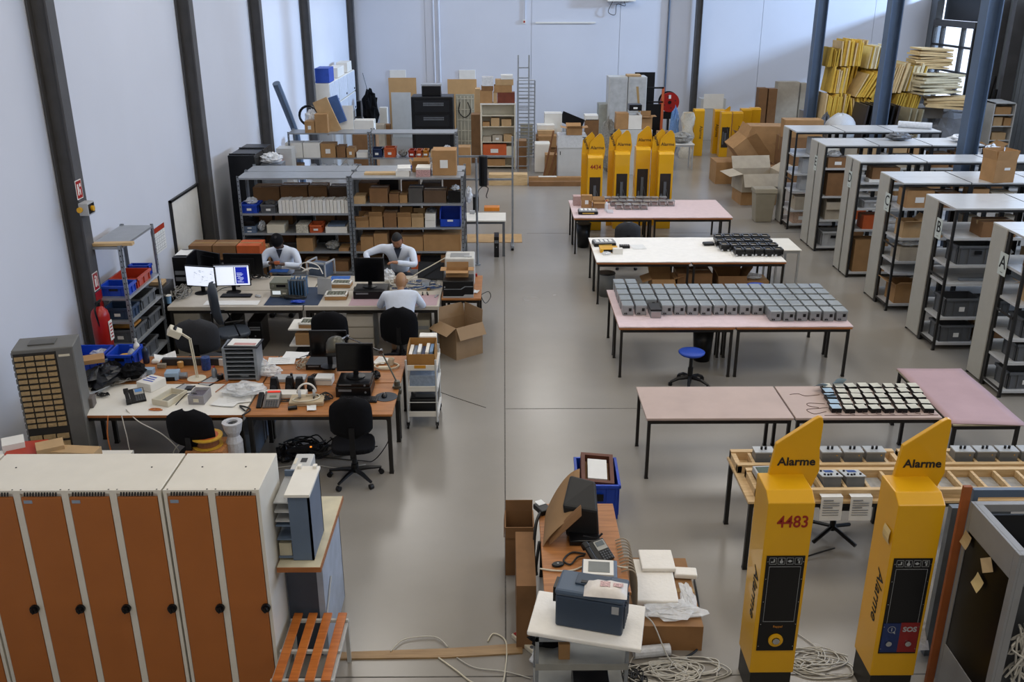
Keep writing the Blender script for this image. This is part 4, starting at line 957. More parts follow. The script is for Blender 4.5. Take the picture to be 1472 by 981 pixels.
# small bookcase far right
t = thing('bookcase', 'grey bookcase with brown boxes against the right wall', 'bookcase', (13.9, 26.9, 0))
b = MB(); b.box(0, 0, 0, .03, .5, 2.05).box(.6, 0, 0, .63, .9, 2.05).box(0, 0, 2.02, .63, .9, 2.05).box(0, .47, 0, .63, .5, 2.05); b.build('carcass', GREYPAINT, t)
for z in (.1, .6, 1.0, 1.4, 1.72): MB().box(.03, 0, z - .025, .6, .47, z).build('shelf', GREYPAINT, t)
for i, (x, z, w_, h) in enumerate(((14.2, 1.721, .45, .2), (14.1, 1.401, .25, .24), (14.38, 1.401, .2, .22), (14.2, 1.001, .4, .2), (14.2, .601, .45, .25))):
    cbox('small brown box in the right-hand bookcase, %s counted from the top' % ORD[i], x, 27.1, z, w_, .3, h, m_=CARD2 if i % 2 else CARD)
for i, (x, y, l, lean) in enumerate(((14.6, 29.2, 2.6, 3), (14.85, 29.0, 2.2, -3), (14.3, 29.6, 2.0, 4))):
    o = MB().cyl((0, 0, 0), (.2, 0, l), .06, n=8).build('dark_pole', BLACKP, loc=(x, y, 0), rot=(0, R_(lean), 0)); tag(o, 'dark pole leaning at the right wall behind the bookcase, %s' % ('tallest', 'middle', 'shortest')[i], 'pole')
cbox('open brown box below the bookcase, beyond the end of row E', 13.3, 26.3, .0, .9, .7, .9, m_=CARD, op=1, flaps=(100, 60, 80, 60))
# ================================================================ LOCKERS, BENCH, COUNTER (bottom left)
LK = mat('locker_white_enamel', 'd7d2c6', .4, 0, .03); LD = mat('locker_door_brown', 'a5612b', .38, 0, .05, 3)
LKS = mat('slot_dark', '1c1a18', .6)
def locker(label, x1, n, y0=5.83, w_=.342, d=.56, h=1.8, tags=()):
    W_ = n * w_; t = thing('locker_cabinet', label, 'locker', (x1 - W_, y0, 0), 0, 'brown-door lockers')
    MB().box(0, .02, 0, W_, d, h).build('carcass', LK, t, bevel=.004)
    fr = MB(); fr.box(0, 0, h - .025, W_, .02, h).box(0, 0, 0, W_, .02, .08)
    for i in range(n + 1): fr.box(max(0, i * w_ - .025), 0, .08, min(W_, i * w_ + .025), .02, h - .025)
    fr.build('frame', LK, t)
    for i in range(n):
        a, c = i * w_ + .03, (i + 1) * w_ - .03
        dr = MB().box(a, -.006, .09, c, .016, h - .055).build('door', LD, t, bevel=.002)
        b = MB()
        for q in range(12): xx = a + .02 + q * (c - a - .04) / 12; b.add([(xx, -.002, h - .045), (xx + .012, -.002, h - .045), (xx + .018, -.002, h - .012), (xx + .006, -.002, h - .012)], [(0, 1, 2, 3)])
        b.build('vent_slots', LKS, t)
        kx = c - .03 if 1 else 0
        b = MB(); b.cyl((kx + .02, -.006, .8), (kx + .02, -.028, .8), .034, n=20).cyl((kx + .02, -.028, .8), (kx + .02, -.05, .8), .022, .02, n=16).box(kx + .015, -.056, .78, kx + .025, -.05, .82); b.build('knob_lock', BLACKP, dr)
        if i in tags: MB().box(a + .015, -.009, h - .10, a + .075, -.006, h - .075).build('name_tag', mat('tag_bluegrey', '8793a3', .5), dr)
        for sx in (a + .0, c): MB().cyl((sx, .012, h), (sx, .012, h + .002), .006, n=8).build('screw', LKS, t)
    b = MB()
    for xx in (.18, W_ - .18):
        for yy_ in (.14, .4): pass
    for xx, yy_ in ((.18, .34), (W_ - .18, .34)): b.cyl((xx, yy_, h), (xx, yy_, h + .003), .007, n=8)
    b.build('top_rivet', LKS, t)
    return t
locker('white locker cabinet with two brown doors beside the slatted bench', -1.755, 2, tags=(0,))
locker('white locker cabinet with four brown doors, middle of the row', -2.455, 4, tags=(1, 2))
locker('white locker cabinet cut off at the bottom left corner', -3.84, 2)
# bench
t = thing('slatted_bench', 'bench with four orange wooden slats on a grey metal frame', 'bench', (-1.72, 5.45, 0))
OW = wood('bench_orange_wood', 'a65a22', 'bf7030', .35)
for i in range(4): MB().box(.02 + i * .118, 0, .42, .09 + i * .118, .78, .44).build('slat', OW, t, bevel=.004)
b = MB()
for y in (.03, .35, .72): b.box(0, y - .012, .395, .46, y + .012, .42)
for x in (.0, .43): b.box(x, .0, .37, x + .03, .75, .395)
b.build('frame', GREYPAINT, t)
for x in (.0, .43):
    for y in (.01, .71): MB().box(x, y, 0, x + .03, y + .03, .38).build('leg', GREYPAINT, t)
# counter behind lockers
t = thing('counter_unit', 'blue-grey counter with pale laminate top behind the lockers', 'counter', (-1.75, 6.05, 0))
MB().box(.01, -.04, .98, .34, 1.02, 1.02).build('worktop', mat('pale_worktop', 'c9c0a4', .5), t, bevel=.003); MB().box(.01, -.046, .98, .345, -.04, 1.022).box(.34, -.04, .98, .346, 1.02, 1.022).build('wood_edge', EDGEW, t)
MB().box(.25, .2, 0, .3, 1.0, .98).build('side_panel', mat('pale_blue_side', '9ba5b5', .5), t); MB().box(.01, .2, 0, .25, .22, .98).build('front_panel', mat('dark_blue_panel', '3a4351', .5), t)
MB().box(.01, .98, 0, .3, 1.0, .98).build('back_panel', BLUEGREY, t); MB().tube([(.31, .1, .35), (.31, .45, .6)], .008, 6).build('bar_handle', LGREYC, t)
# tall organiser on the counter
t = thing('shelf_organiser', 'narrow blue-grey metal shelf organiser with white top standing on the counter', 'organiser', (-1.85, 6.1, 1.025))
b = MB(); b.box(.22, 0, 0, .38, .02, .55).box(.365, 0, 0, .38, .42, .56).box(.11, .4, 0, .38, .42, .56); b.build('carcass', BLUEGREY, t)
MB().box(.2, -.02, .56, .39, .43, .585).build('top_panel', WHITE, t, bevel=.003)
for z in (.02, .18, .30, .34, .42, .5): MB().box(.11, .0, z, .22, .4, z + .01).build('shelf', LGREYC if z > .3 else BLUEGREY, t)
for x in (.22, .34): MB().box(x, .38, .585, x + .03, .42, .61).build('top_hook', WHITE, t)
MB().box(.115, .02, .03, .21, .3, .14).build('document_pile', mat('cream_pile', 'b9b29c', .7), t)
t = thing('printer_unit', 'light grey box device with black logo marks beside the organiser', 'device', (-1.72, 6.7, 1.025))
MB().box(-.01, -.1, 0, .14, .2, .5).build('casing', GREYPAINT, t, bevel=.008); MB().box(.01, -.104, .4, .12, -.1, .44).build('front_slot', BLACKP, t); MB().box(.05, .05, .5, .1, .12, .502).build('dark_mark', BLACKP, t); MB().box(-.0, .02, .5, .02, .12, .502).build('pale_label', CREAM, t)
# ================================================================ KIOSK right front
t = thing('kiosk_cabinet', 'large grey metal kiosk housing with dark glass and sticky notes', 'kiosk', (3.36, 5.12, 0))
KG = mat('kiosk_grey_paint', '858688', .4, .1, .05)
b = MB(); L_ = .68
b.box(-.02, 0, 0, .0, .06, 1.7).box(-.02, L_ - .04, 0, 0, L_, 1.7).box(-.02, .06, 1.48, 0, L_ - .04, 1.7).box(-.02, .06, 0, 0, L_ - .04, .48); b.build('side_panel', KG, t, bevel=.003)
MB().box(-.012, .06, .48, -.004, L_ - .04, 1.48).build('dark_glass', mat('kiosk_glass', '0b0806', .3, var=0, spec=.2), t)
b = MB(); b.box(0, 0, 1.64, .9, .05, 1.7).box(0, L_ - .05, 1.64, .9, L_, 1.7).box(0, .05, 1.64, .05, L_ - .05, 1.7).box(.85, 0, 0, .9, .05, 1.64).box(.85, L_ - .05, 0, .9, L_, 1.64).box(0, 0, 0, .05, .03, 1.64); b.build('frame', KG, t, bevel=.003)
MB().box(.05, L_ - .03, .05, .85, L_ - .01, 1.6).build('back_plate', mat('inner_dark', '1b1c1f', .5), t)
MB().box(.1, .15, 0, .8, L_ - .1, 1.35).build('inner_unit', mat('inner_grey', '3d3f43', .5), t)
b = MB(); rn = random.Random(3)
for k in range(12): b.tube(wob([(.1 + rn.uniform(0, .3), .04 + rn.uniform(0, .08), .3 + rn.uniform(0, .9)) for _ in range(5)], 4), .008, 5)
b.build('wiring', CABLEW, t)
b = MB(); b.cyl((-.02, .12, .36), (-.035, .12, .36), .03, n=16).cyl((-.035, .12, .36), (-.045, .12, .36), .014, n=12); b.build('lock', CHROME, t)
for i, (y, z, m__, rx) in enumerate(((.62, 1.42, mat('manila_note', 'b39d78', .8), .1), (.37, 1.23, mat('yellow_note', 'cdb884'), .25), (.3, 1.42, mat('manila_note', 'b39d78'), .9))):
    MB().grid(3, 3, lambda u, v: (-.004 - .02 * v * v, (u - .5) * .1, -.11 * v + .05)).build('sticky_note', m__, t, loc=(-.022, y, z), rot=(rx, 0, 0))
o = MB().box(3.31, 5.86, 0, 3.37, 5.89, 1.78).build('orange_board', mat('orange_brown_edge', '9a5528', .6)); tag(o, 'narrow orange-brown board standing against the kiosk', 'board')
o = MB().box(3.44, 6.2, 0, 3.9, 6.26, 1.4).build('grey_metal_sheet', mat('grey_blue_panel', '6b737b', .35, .2)); tag(o, 'grey-blue metal panel standing between the yellow post and the kiosk', 'panel')
o = MB().box(3.42, 5.92, 1.66, 4.2, 5.96, 1.72).box(3.42, 5.92, 0, 3.46, 5.96, 1.66).build('dark_bar', BLUEGREY); tag(o, 'dark blue-grey frame bar behind the kiosk top', 'frame')
# ================================================================ WORKBENCHES ON THE LEFT
_F = Vector((math.sin(R_(.48)) * math.cos(PITCH), math.cos(R_(.48)) * math.cos(PITCH), -math.sin(PITCH)))
_Rt = Vector((math.cos(R_(.48)), -math.sin(R_(.48)), 0)); _U = _Rt.cross(_F)
def at(px, py, z=.762):                    # photograph position of a footprint on the level z -> metres
    d = _F + _Rt * ((px - 736) / 1338) + _U * ((490.5 - py) / 1338); k = (z - EYE) / d.z
    return d.x * k, d.y * k
DT = .75
# front bench: four tables
for x, y, l, tp in ((-4.9, 9.28, 'white-topped bench table with orange edge in front, wall side', WHITE), (-2.86, 9.28, 'orange bench table in front, aisle side, carrying the headphones', ORANGEW),
                    (-4.9, 10.16, 'bench table with orange top in the rear, wall side, cluttered with tools', ORANGEW), (-2.86, 10.16, 'orange bench table in the rear, aisle side, under the papers', ORANGEW)):
    work_table(l, x + (.18 if y < 9.5 and x < -3 else 0), y, (1.84 if y < 9.5 else 2.02) if x < -3 else 1.62, .86, DT, tp, edge=EDGEW if tp is WHITE else None, ls=.045)
WS = mat('white_bench_sheet', 'c9c7c0', .6, 0, .05, 5)
def pt(name, label, cat, px, py, z, w_, d, h, m_, rz=0, **k):
    x, y = at(px, py, z); return slab(name, label, cat, x, y + d / 2, z + .001, w_, d, h, m_, rz, **k)
Z1 = .7515
# component cabinet
t = thing('component_cabinet', 'tall grey cabinet of small component drawers by the left wall', 'drawer cabinet', (-5.14, 9.04, 0), .24)
CG = mat('cabinet_grey', '6b6a66', .5, .1, .05)
MB().box(0, .01, 0, .6, .4, 1.6).build('carcass', CG, t, bevel=.01); MB().box(.14, .12, 1.6, .4, .28, 1.615).build('top_hatch', mat('hatch_grey', '575652', .5), t)
MB().box(.43, -.004, .03, .59, .012, 1.58).build('plain_panel', mat('plain_panel_grey', '5b5a58', .45), t); MB().box(.45, -.007, 1.5, .56, -.004, 1.525).build('label_strip', CREAM, t)
MB().box(.015, .0, .05, .425, .012, 1.56).build('drawer_recess', mat('recess_dark', '211d1a', .7), t)
DRW = mat('amber_drawer', 'a38a63', .35, 0, .12, 30)
for r in range(13):
    for c in range(4):
        x = .025 + c * .1; z = 1.49 - r * .065
        MB().box(x, -.02, z, x + .085, .0, z + .04).box(x + .03, -.032, z + .012, x + .055, -.02, z + .024).build('drawer', DRW, t)
for r in range(6):
    for c in range(3):
        x = .025 + c * .134; z = .56 - r * .09
        MB().box(x, -.02, z, x + .118, .0, z + .055).box(x + .045, -.034, z + .015, x + .075, -.02, z + .03).build('drawer', DRW, t)
for r in range(20): MB().box(-.02, .06, .08 + r * .075, .0, .36, .13 + r * .075).build('side_drawer', CG, t)
# slotted shelf by the wall
def angle_post(x, y, h, sx, sy, parent, m_=None):
    b = MB(); w_ = .045; k = .004
    b.box(min(0, sx * w_), min(0, sy * k), 0, max(0, sx * w_), max(0, sy * k), h).box(min(0, sx * k), min(0, sy * w_), 0, max(0, sx * k), max(0, sy * w_), h)
    o = b.build('post', m_ or GALV, parent, loc=(x, y, 0))
    b = MB(); n = int(h / .075)
    for i in range(n):
        z = .05 + i * .075; b.box(min(sx * .015, sx * .03), -.0008 if sy > 0 else 0, z, max(sx * .015, sx * .03), .0 if sy > 0 else .0008, z + .02)
        xx = -.0008 if sx > 0 else 0; b.box(xx, min(sy * .015, sy * .03), z, xx + .0008, max(sy * .015, sy * .03), z + .02)
    b.build('slot_row', LKS, o); o.children[0]['kind'] = 'stuff'
    return o
def slotted(label, x0, y0, w_, d, h, zs, m_=None, group=None, name='slotted_shelf_unit', brace=0):
    t = thing(name, label, 'shelving', (x0, y0, 0), 0, group)
    for x, sx in ((0, 1), (w_, -1)):
        for y, sy in ((0, 1), (d, -1)): angle_post(x, y, h, sx, sy, t, m_)
    for z in zs: MB().box(.004, .004, z - .03, w_ - .004, d - .004, z).build('shelf_board', mat('shelf_galv', '9a9ea3', .35, .4, .06), t)
    return t
slotted('slotted steel shelf unit by the left wall holding red and blue crates', -5.44, 11.76, .46, 1.2, 2.0, (.25, .62, .95, 1.28, 1.98))
slab('board_plank', 'long pale board lying across the top of the slotted shelf by the wall', 'board', -5.2, 11.84, 1.985, .7, .1, .04, PINE, rz=.06)
crate('red crate on the upper shelf of the slotted unit by the wall', -5.2, 12.45, 1.281, .4, .55, .14, REDC, tagw=0); crate('blue crate in front of the red crate on the slotted unit', -5.2, 12.0, 1.281, .4, .32, .14, BLUEC, tagw=0)
crate('second small blue crate at the wall on the slotted unit', -5.2, 12.83, 1.281, .3, .16, .16, BLUEC, tagw=0)
crate('dark grey crate on the middle shelf of the slotted unit', -5.2, 12.5, .951, .4, .6, .16, GREYC, tagw=0); crate('dark blue crate on the middle shelf of the slotted unit', -5.2, 12.0, .951, .4, .32, .16, mat('dark_blue_crate', '2a3c55', .5), tagw=1)
crate('grey crate with labels on the lower shelf of the slotted unit, front', -5.2, 12.08, .621, .4, .5, .18, GREYC, tagw=1); crate('grey crate on the lower shelf of the slotted unit, rear', -5.2, 12.62, .621, .4, .5, .18, GREYC, tagw=1)
slab('orange_part_tray', 'orange-brown tray in the front grey crate of the slotted unit', 'tray', -5.2, 12.1, .79, .28, .3, .03, mat('ochre_tray', 'b07a35'))
crate('dark crate on the bottom shelf of the slotted unit', -5.2, 12.3, .251, .4, .7, .2, GREYC, tagw=0)
# ---- clutter on the rear wall-side table and floor behind the component cabinet
x, y = at(115, 500, .76); crate('large blue crate behind the component cabinet', -5.15, 10.75, .76, .44, .5, .16, BLUEC, tagw=0)
crate('blue crate with printed stars behind the black bags', -4.72, 10.8, .76, .34, .4, .17, BLUEC, tagw=0)
lb = bag('heap of black bags and cloth on the wall end of the bench', -4.75, 10.1, .76, .2, .3, .2, BLACKP, name='black_bag_heap'); lb['category'] = 'bags'
bag('second black heap under the blue crate', -4.45, 10.3, .76, .14, .16, .18, BLACKF, name='black_bag_heap')
cbox('torn open brown carton lid among the black bags', -4.9, 10.3, .98, .26, .2, .05, m_=CARD, tape=0, rz=.4)
def roll(name, label, cat, px, py, r, h, m_, z=.762, rz=0, axis='z', core=None):
    x, y = at(px, py, z); t = thing(name, label, cat, (x, y, z), rz)
    MB().lathe([(r * .98, 0), (r, .004), (r, h - .004), (r * .96, h), (r * .3, h), (r * .3, h - .004)], 18).build('body', m_, t, smooth=False)
    if core: MB().cyl((0, 0, h - .01), (0, 0, h + .002), r * .35, n=12).build('core', core, t)
    return t
roll('paper_roll', 'cream paper roll standing beside the black bags', 'roll', 135, 533, .035, .1, CREAM, z=Z1, core=BLACKP)
def bottle(label, px, py, r, h, m_, cap, z=Z1, name='bottle'):
    x, y = at(px, py, z); t = thing(name, label, 'bottle', (x, y, z))
    MB().lathe([(r * .9, 0), (r, .01), (r, h * .6), (r * .8, h * .72), (r * .35, h * .82), (r * .35, h * .9)], 16).build('body', m_, t, smooth=True)
    MB().cyl((0, 0, h * .88), (0, 0, h), r * .42, n=12).build('cap', cap, t); return t
bottle('clear bottle with blue cap on the wall-side bench', 192, 523, .05, .24, film('clear_bottle', 'c8d4dc', .5), BLUEC); bottle('dark navy spray can beside the clear bottle', 211, 522, .04, .26, mat('navy_can', '1b2438', .35), BLACKP)
bottle('white spray can behind the clear bottle', 199, 515, .04, .26, WHITE, WHITE); bottle('red and white spray can beside the lamp', 309, 543, .034, .15, GALV, RED)
t = thing('yellow_drill', 'yellow and black cordless tool lying by the bottles', 'tool', at(178, 522, Z1) + (Z1,), .6)
MB().tube([(-.12, 0, .08), (0, 0, .09), (.12, 0, .085)], [.02, .035, .03], 8).build('motor_body', YELL, t); MB().tube([(.06, 0, .07), (.08, 0, .03)], .022, 8).build('grip', BLACKP, t); MB().box(.03, -.035, 0, .13, .035, .03).build('battery', BLACKP, t)
bag('black crumpled pouch behind the flat grey box', *at(162, 533, Z1), Z1, .1, .07, .12, BLACKF, name='black_pouch')
bag('clear plastic bag in front of the blue crates on the wall-side bench', *at(148, 515, Z1), Z1, .14, .12, .12)
pt('flat_case', 'flat grey case behind the tangled grey cable', 'case', 184, 548, Z1, .34, .2, .05, LGREYC); pt('blue_box', 'small pale blue ventilated box on the wall-side bench', 'device', 212, 540, Z1, .13, .1, .07, mat('pale_blue_plastic', '8fa6bb', .45))
pt('white_bag', 'small crumpled white paper ball beside the navy can', 'paper', 223, 524, Z1, .1, .08, .05, WHITE, bevel=.02)
# sheet on front wall-side table
for nm_, lb, a in (('long_white_box', 'long white box with black marks at the wall end of the bench', (130, 565, .22, .34, .1, WHITE, -.5)),):
    x, y = at(a[0], a[1], Z1); t = thing(nm_, lb, 'box', (x, y + .12, Z1), a[6])
    MB().box(-.11, -.18, 0, .11, .18, .1).build('carton', WHITE, t, bevel=.004)
    for q in (-.12, .0, .1): MB().box(-.06, q, .1, .07, q + .03, .102).build('black_print', INK, t)
t = thing('multimeter', 'dark grey bench meter with cream dial face beside the component cabinet', 'meter', at(124, 588, Z1) + (Z1,), .15)
MB().box(-.08, 0, 0, .08, .14, .12).build('case', mat('taupe_plastic', '5d5652', .5), t, bevel=.01); MB().box(-.065, -.004, .03, .065, .0, .115, M=Matrix.Rotation(-.2, 4, 'X')).build('face', CREAM, t)
MB().box(-.045, -.006, .075, .035, -.003, .105, M=Matrix.Rotation(-.2, 4, 'X')).build('display', mat('lcd_grey', '6f7668', .3), t)
tangle('loose grey cables with plugs between the white box and the phone', *at(170, 552, Z1), Z1, .16, .12, 5, mat('grey_cable', '7d7a74', .5), .007, hz=.1)
tangle('black and white connector bundle beside the bench meter', *at(147, 571, Z1), Z1, .09, .05, 4, CABLEB, .006)
x, y = at(192, 578, Z1); phone('black video phone with bright blue screen on the white bench', x, y + .05, Z1 + .04, .5, BLACKP, '4f7fb8'); bpy.data.objects
x, y = at(216, 560, Z1); t = thing('white_carton', 'white box with blue printing on the bench behind the phone', 'box', (x, y + .06, Z1), -.45)
MB().box(-.11, -.12, 0, .11, .12, .1).build('carton', WHITE, t, bevel=.004)
for q in range(3): MB().box(-.08, -.05 + q * .05, .1, .07 - q * .02, -.03 + q * .05, .102).build('blue_print', BLUEC, t)
x, y = at(237, 585, Z1); t = thing('empty_housing', 'empty white plastic housing lying open on the bench', 'housing', (x, y + .18, Z1), -.35)
b = MB(); b.box(-.11, -.17, 0, .11, .17, .01).box(-.11, -.17, .01, .11, -.155, .07).box(-.11, .155, .01, .11, .17, .07).box(-.11, -.155, .01, -.095, .155, .07).box(.095, -.155, .01, .11, .155, .07); b.build('shell', CREAM, t, bevel=.003)
MB().box(-.06, -.1, .01, .06, .12, .02).build('inner_plate', mat('mesh_grey', '7c7b74', .5, 0, .2, 60), t)
x, y = at(248, 548, Z1); t = thing('pump_unit', 'pale blue cubic unit with metal cylinder behind the white housing', 'device', (x, y, Z1), .1)
MB().box(-.09, 0, 0, .07, .14, .1).build('case', mat('pale_blue_plastic', '8fa6bb'), t, bevel=.008); MB().box(-.08, -.004, .0, .03, 0, .05).build('dark_opening', BLACKP, t); MB().cyl((.07, .07, .04), (.16, .07, .04), .035, n=14).build('metal_cylinder', GALV, t)
for i, (px, py, lb) in enumerate(((258, 565, 'flat pale plate with dark edges left of the clear case'), (300, 553, 'flat dark-framed circuit panel right of the lamp'))):
    x, y = at(px, py, Z1); t = thing('flat_plate', lb, 'panel', (x, y + .1, Z1), -.4); MB().box(-.07, -.13, 0, .07, .13, .008).build('plate', LGREYC, t); MB().box(.07, -.13, 0, .085, .13, .01).box(-.085, -.13, 0, -.07, .13, .01).build('dark_edge', BLACKP, t)
x, y = at(284, 581, Z1); t = thing('clear_instrument_case', 'open clear-walled instrument with circuit board and black probe', 'instrument', (x, y + .1, Z1), -.05)
b = MB(); b.box(-.09, -.12, 0, .09, .12, .01).box(-.09, -.12, .01, .09, -.112, .11).box(-.09, .112, .01, .09, .12, .11).box(-.09, -.112, .01, -.082, .112, .11).box(.082, -.112, .01, .09, .112, .11); b.build('clear_wall', mat('smoky_clear', 'a09da0', .15, alpha=.7), t)
MB().box(-.07, -.09, .06, .07, .1, .08).build('circuit_board', mat('violet_board', '5b5560', .4, 0, .35, 50), t); MB().box(-.03, -.124, .03, .03, -.12, .07).build('cream_plate', CREAM, t)
MB().tube(wob([(-.02, -.02, .09), (-.12, -.04, .1), (-.2, -.12, .03), (-.22, -.16, .01)], 4), .006, 5).build('probe_lead', CABLEB, t)
# white swing lamp
x, y = at(283, 545, Z1); t = thing('desk_lamp', 'cream articulated desk lamp with square head on the white bench', 'lamp', (x, y, Z1))
MB().lathe([(.11, 0), (.11, .01), (.02, .02)], 20).build('base', CREAM, t); b = MB(); b.tube([(0, 0, .01), (-.015, 0, .3), (-.03, 0, .52)], .009, 6); b.tube([(.02, 0, .01), (.005, 0, .3), (-.01, 0, .52)], .007, 6); b.build('lower_arm', CREAM, t)
MB().tube([(-.02, 0, .52), (-.1, 0, .58), (-.15, 0, .6)], .009, 6).tube([(-.02, 0, .5), (-.1, 0, .56), (-.15, 0, .575)], .006, 6).build('upper_arm', CREAM, t)
b = MB(); M_ = Matrix.Translation((-.19, 0, .6)) @ Matrix.Rotation(R_(35), 4, 'Y') @ Matrix.Rotation(.35, 4, 'Z'); b.box(-.075, -.06, -.05, .075, .06, .05, M=M_); b.build('square_head', CREAM, t, bevel=.012); MB().cyl((-.17, -.05, .64), (-.17, .0, .665), .02, n=10).build('head_joint', BLACKP, t)
cable('orange cable draped from the lamp base across the white bench', [at(262, 520, Z1) + (Z1 + .01,), at(250, 545, Z1) + (Z1 + .01,), at(300, 552, Z1) + (Z1 + .01,), at(330, 548, Z1) + (Z1 + .01,), at(310, 565, Z1) + (Z1 + .01,)], .005, CABLEO)
t = roll('ochre_cup', 'small ochre patterned cup holding tips behind the lamp', 'cup', 260, 528, .038, .07, mat('ochre_cup_glaze', 'b98a4a', .4), z=Z1, core=CREAM)
roll('blue_spool', 'dark blue crumpled spool between lamp and rack', 'spool', 297, 531, .055, .16, mat('dark_blue_spool', '1d3a72', .4, 0, .4, 40), z=Z1); roll('orange_tape', 'black spool with orange top near the rack', 'spool', 317, 545, .04, .06, BLACKP, z=Z1, core=mat('copper_wire', 'b9703c', .4))
pt('pale_ledge', 'long dark tray with pale rim behind the lamp', 'tray', 280, 526, Z1, .8, .06, .09, mat('dark_tray', '2a2828', .5)); paper('crumpled papers on the wall-side bench beside the navy can', *at(238, 515, Z1), Z1 + .002, .26, .2, .4, curl=.04)
# grey card rack with clipboard
x, y = at(348, 548, Z1); t = thing('card_rack', 'grey metal card rack with seven slots on the bench', 'rack', (x, y, Z1), .02)
b = MB(); b.box(-.2, 0, 0, -.165, .3, .42).box(.165, 0, 0, .2, .3, .42); b.build('side_plate', GALV, t); MB().box(-.165, .28, 0, .165, .3, .42).build('back_plate', BLACKP, t)
for k in range(8): MB().box(-.165, .0, .02 + k * .055, .165, .29, .032 + k * .055).build('slot_shelf', GALV, t)
x2, y2 = x, y; t = thing('clipboard', 'black clipboard with pink form lying on the card rack', 'clipboard', (x + .03, y + .14, Z1 + .421), -.05)
MB().box(-.2, -.14, 0, .2, .14, .012).build('board', BLACKP, t); MB().box(-.17, -.1, .012, .17, .12, .02).build('form', PAPER, t); MB().box(-.1, -.09, .02, .16, -.02, .021).build('pink_print', mat('pink_print', 'b78a86', .7), t)
bag('large clump of clear bubble wrap in front of the card rack', *at(352, 566, Z1), Z1, .24, .16, .12, FILM, seed=5); bag('clear bag with blue tape to the right of the card rack', *at(374, 535, Z1), Z1, .1, .12, .18, FILM, seed=6); bag('clear crinkled bag near the white papers', *at(388, 540, Z1), Z1, .14, .1, .12, FILM, seed=8)
roll('blue_tape_roll', 'blue tape roll beside the card rack', 'tape', 373, 524, .05, .05, BLUEC, z=Z1)
for i, (px, py, w_, d, r, lb) in enumerate(((341, 575, .3, .24, .3, 'printed sheet half under the bubble wrap'), (325, 580, .28, .2, -.2, 'white sheet near the front edge of the white bench'), (405, 520, .34, .24, .1, 'large white drawing sheet behind the speakers'), (425, 512, .3, .22, -.05, 'white sheet lying next to the drawing sheet'), (448, 588, .1, .14, .2, 'small white card at the front edge by the black chair'),
                                            (548, 520, .16, .22, -.3, 'white printed leaflet right of the monitors'), (195, 560, .1, .1, .2, 'small paper scrap near the video phone'))):
    x, y = at(px, py, Z1); paper(lb, x, y, Z1 + .004 + i * .001, w_, d, r, seed=i, lines=i in (0, 2, 5))
# phone, speakers, console
x, y = at(385, 585, Z1); t = thing('desk_phone', 'taupe desk phone with two red lights at the table joint', 'phone', (x, y + .09, Z1), .05)
M_ = Matrix.Rotation(R_(20), 4, 'X')
MB().box(-.06, -.12, 0, .12, .14, .06, M=M_).build('base', mat('taupe_plastic', '5d5652'), t, bevel=.008); MB().box(-.03, .0, .06, .11, .1, .064, M=M_).build('face', mat('silver_bezel', '9c9a92'), t); MB().box(.0, .03, .064, .08, .06, .066, M=M_).build('display', mat('lcd_grey', '6f7668'), t)
MB().box(-.03, .11, .06, .11, .135, .068, M=M_).build('red_light_bar', mat('red_led', 'c02a18', .4, emit=.6, var=0), t); MB().box(-.13, -.12, .01, -.07, .13, .06, M=M_).build('handset', BLACKP, t, bevel=.01)
b = MB()
for r in range(4):
    for c in range(5): b.box(-.03 + c * .028, -.11 + r * .026, .06, -.01 + c * .028, -.093 + r * .026, .065, M=M_)
b.build('keys', mat('phone_keys', '3d3f42'), t)
cable('black phone cord curling over the orange edge', [at(352, 592, Z1) + (Z1 + .012,), at(345, 585, Z1) + (Z1 + .012,), at(360, 590, Z1) + (Z1 + .012,), at(348, 598, Z1) + (Z1 + .004,)], .009, CABLEB)
for i, (px, py) in enumerate(((395, 563), (417, 562), (431, 563), (448, 562))):
    x, y = at(px, py, Z1); t = thing('small_speaker', 'small black tapered loudspeaker, %s of the four in a row on the bench' % ORD[i], 'speaker', (x, y, Z1), random.uniform(-.2, .2), 'small black speakers')
    MB().add([(-.055, -.03, 0), (.055, -.03, 0), (.055, .06, 0), (-.055, .06, 0), (-.035, -.015, .17), (.035, -.015, .17), (.035, .05, .17), (-.035, .05, .17)], [(0, 3, 2, 1), (4, 5, 6, 7), (0, 1, 5, 4), (1, 2, 6, 5), (2, 3, 7, 6), (3, 0, 4, 7)]).build('cabinet', BLACKP, t, bevel=.006)
    MB().cyl((0, -.028, .06), (0, -.034, .06), .03, n=14).build('cone_grille', mat('grille_dark', '26262a', .8), t)
pt('white_sheet_box', 'low white carton under the speakers', 'box', 408, 573, Z1, .5, .14, .05, WHITE)
x, y = at(416, 548, Z1); t = thing('control_console', 'low pale grey console with black joystick', 'console', (x, y, Z1)); MB().box(-.19, -.04, 0, .19, .12, .04).build('case', LGREYC, t, bevel=.004); MB().cyl((.02, .04, .04), (.02, .04, .08), .016, n=10).build('joystick', BLACKP, t)
tangle('bundle of beige and brown leads behind the console', *at(436, 526, Z1), Z1, .12, .2, 6, mat('beige_cable', '9a8c78', .5), .006, hz=.05)
pt('green_black_pen', 'black and green marker lying on the orange table', 'pen', 436, 517, Z1, .02, .14, .018, BLACKP, rz=-.7)
x, y = at(466, 553, Z1); t = thing('white_box_pair', 'white ridged box beside the black computer', 'box', (x, y + .05, Z1), -.05); MB().box(-.1, -.08, 0, .1, .08, .09).build('carton', WHITE, t, bevel=.004); MB().box(-.1, -.083, .06, .1, -.08, .07).build('ridge', LGREYC, t)
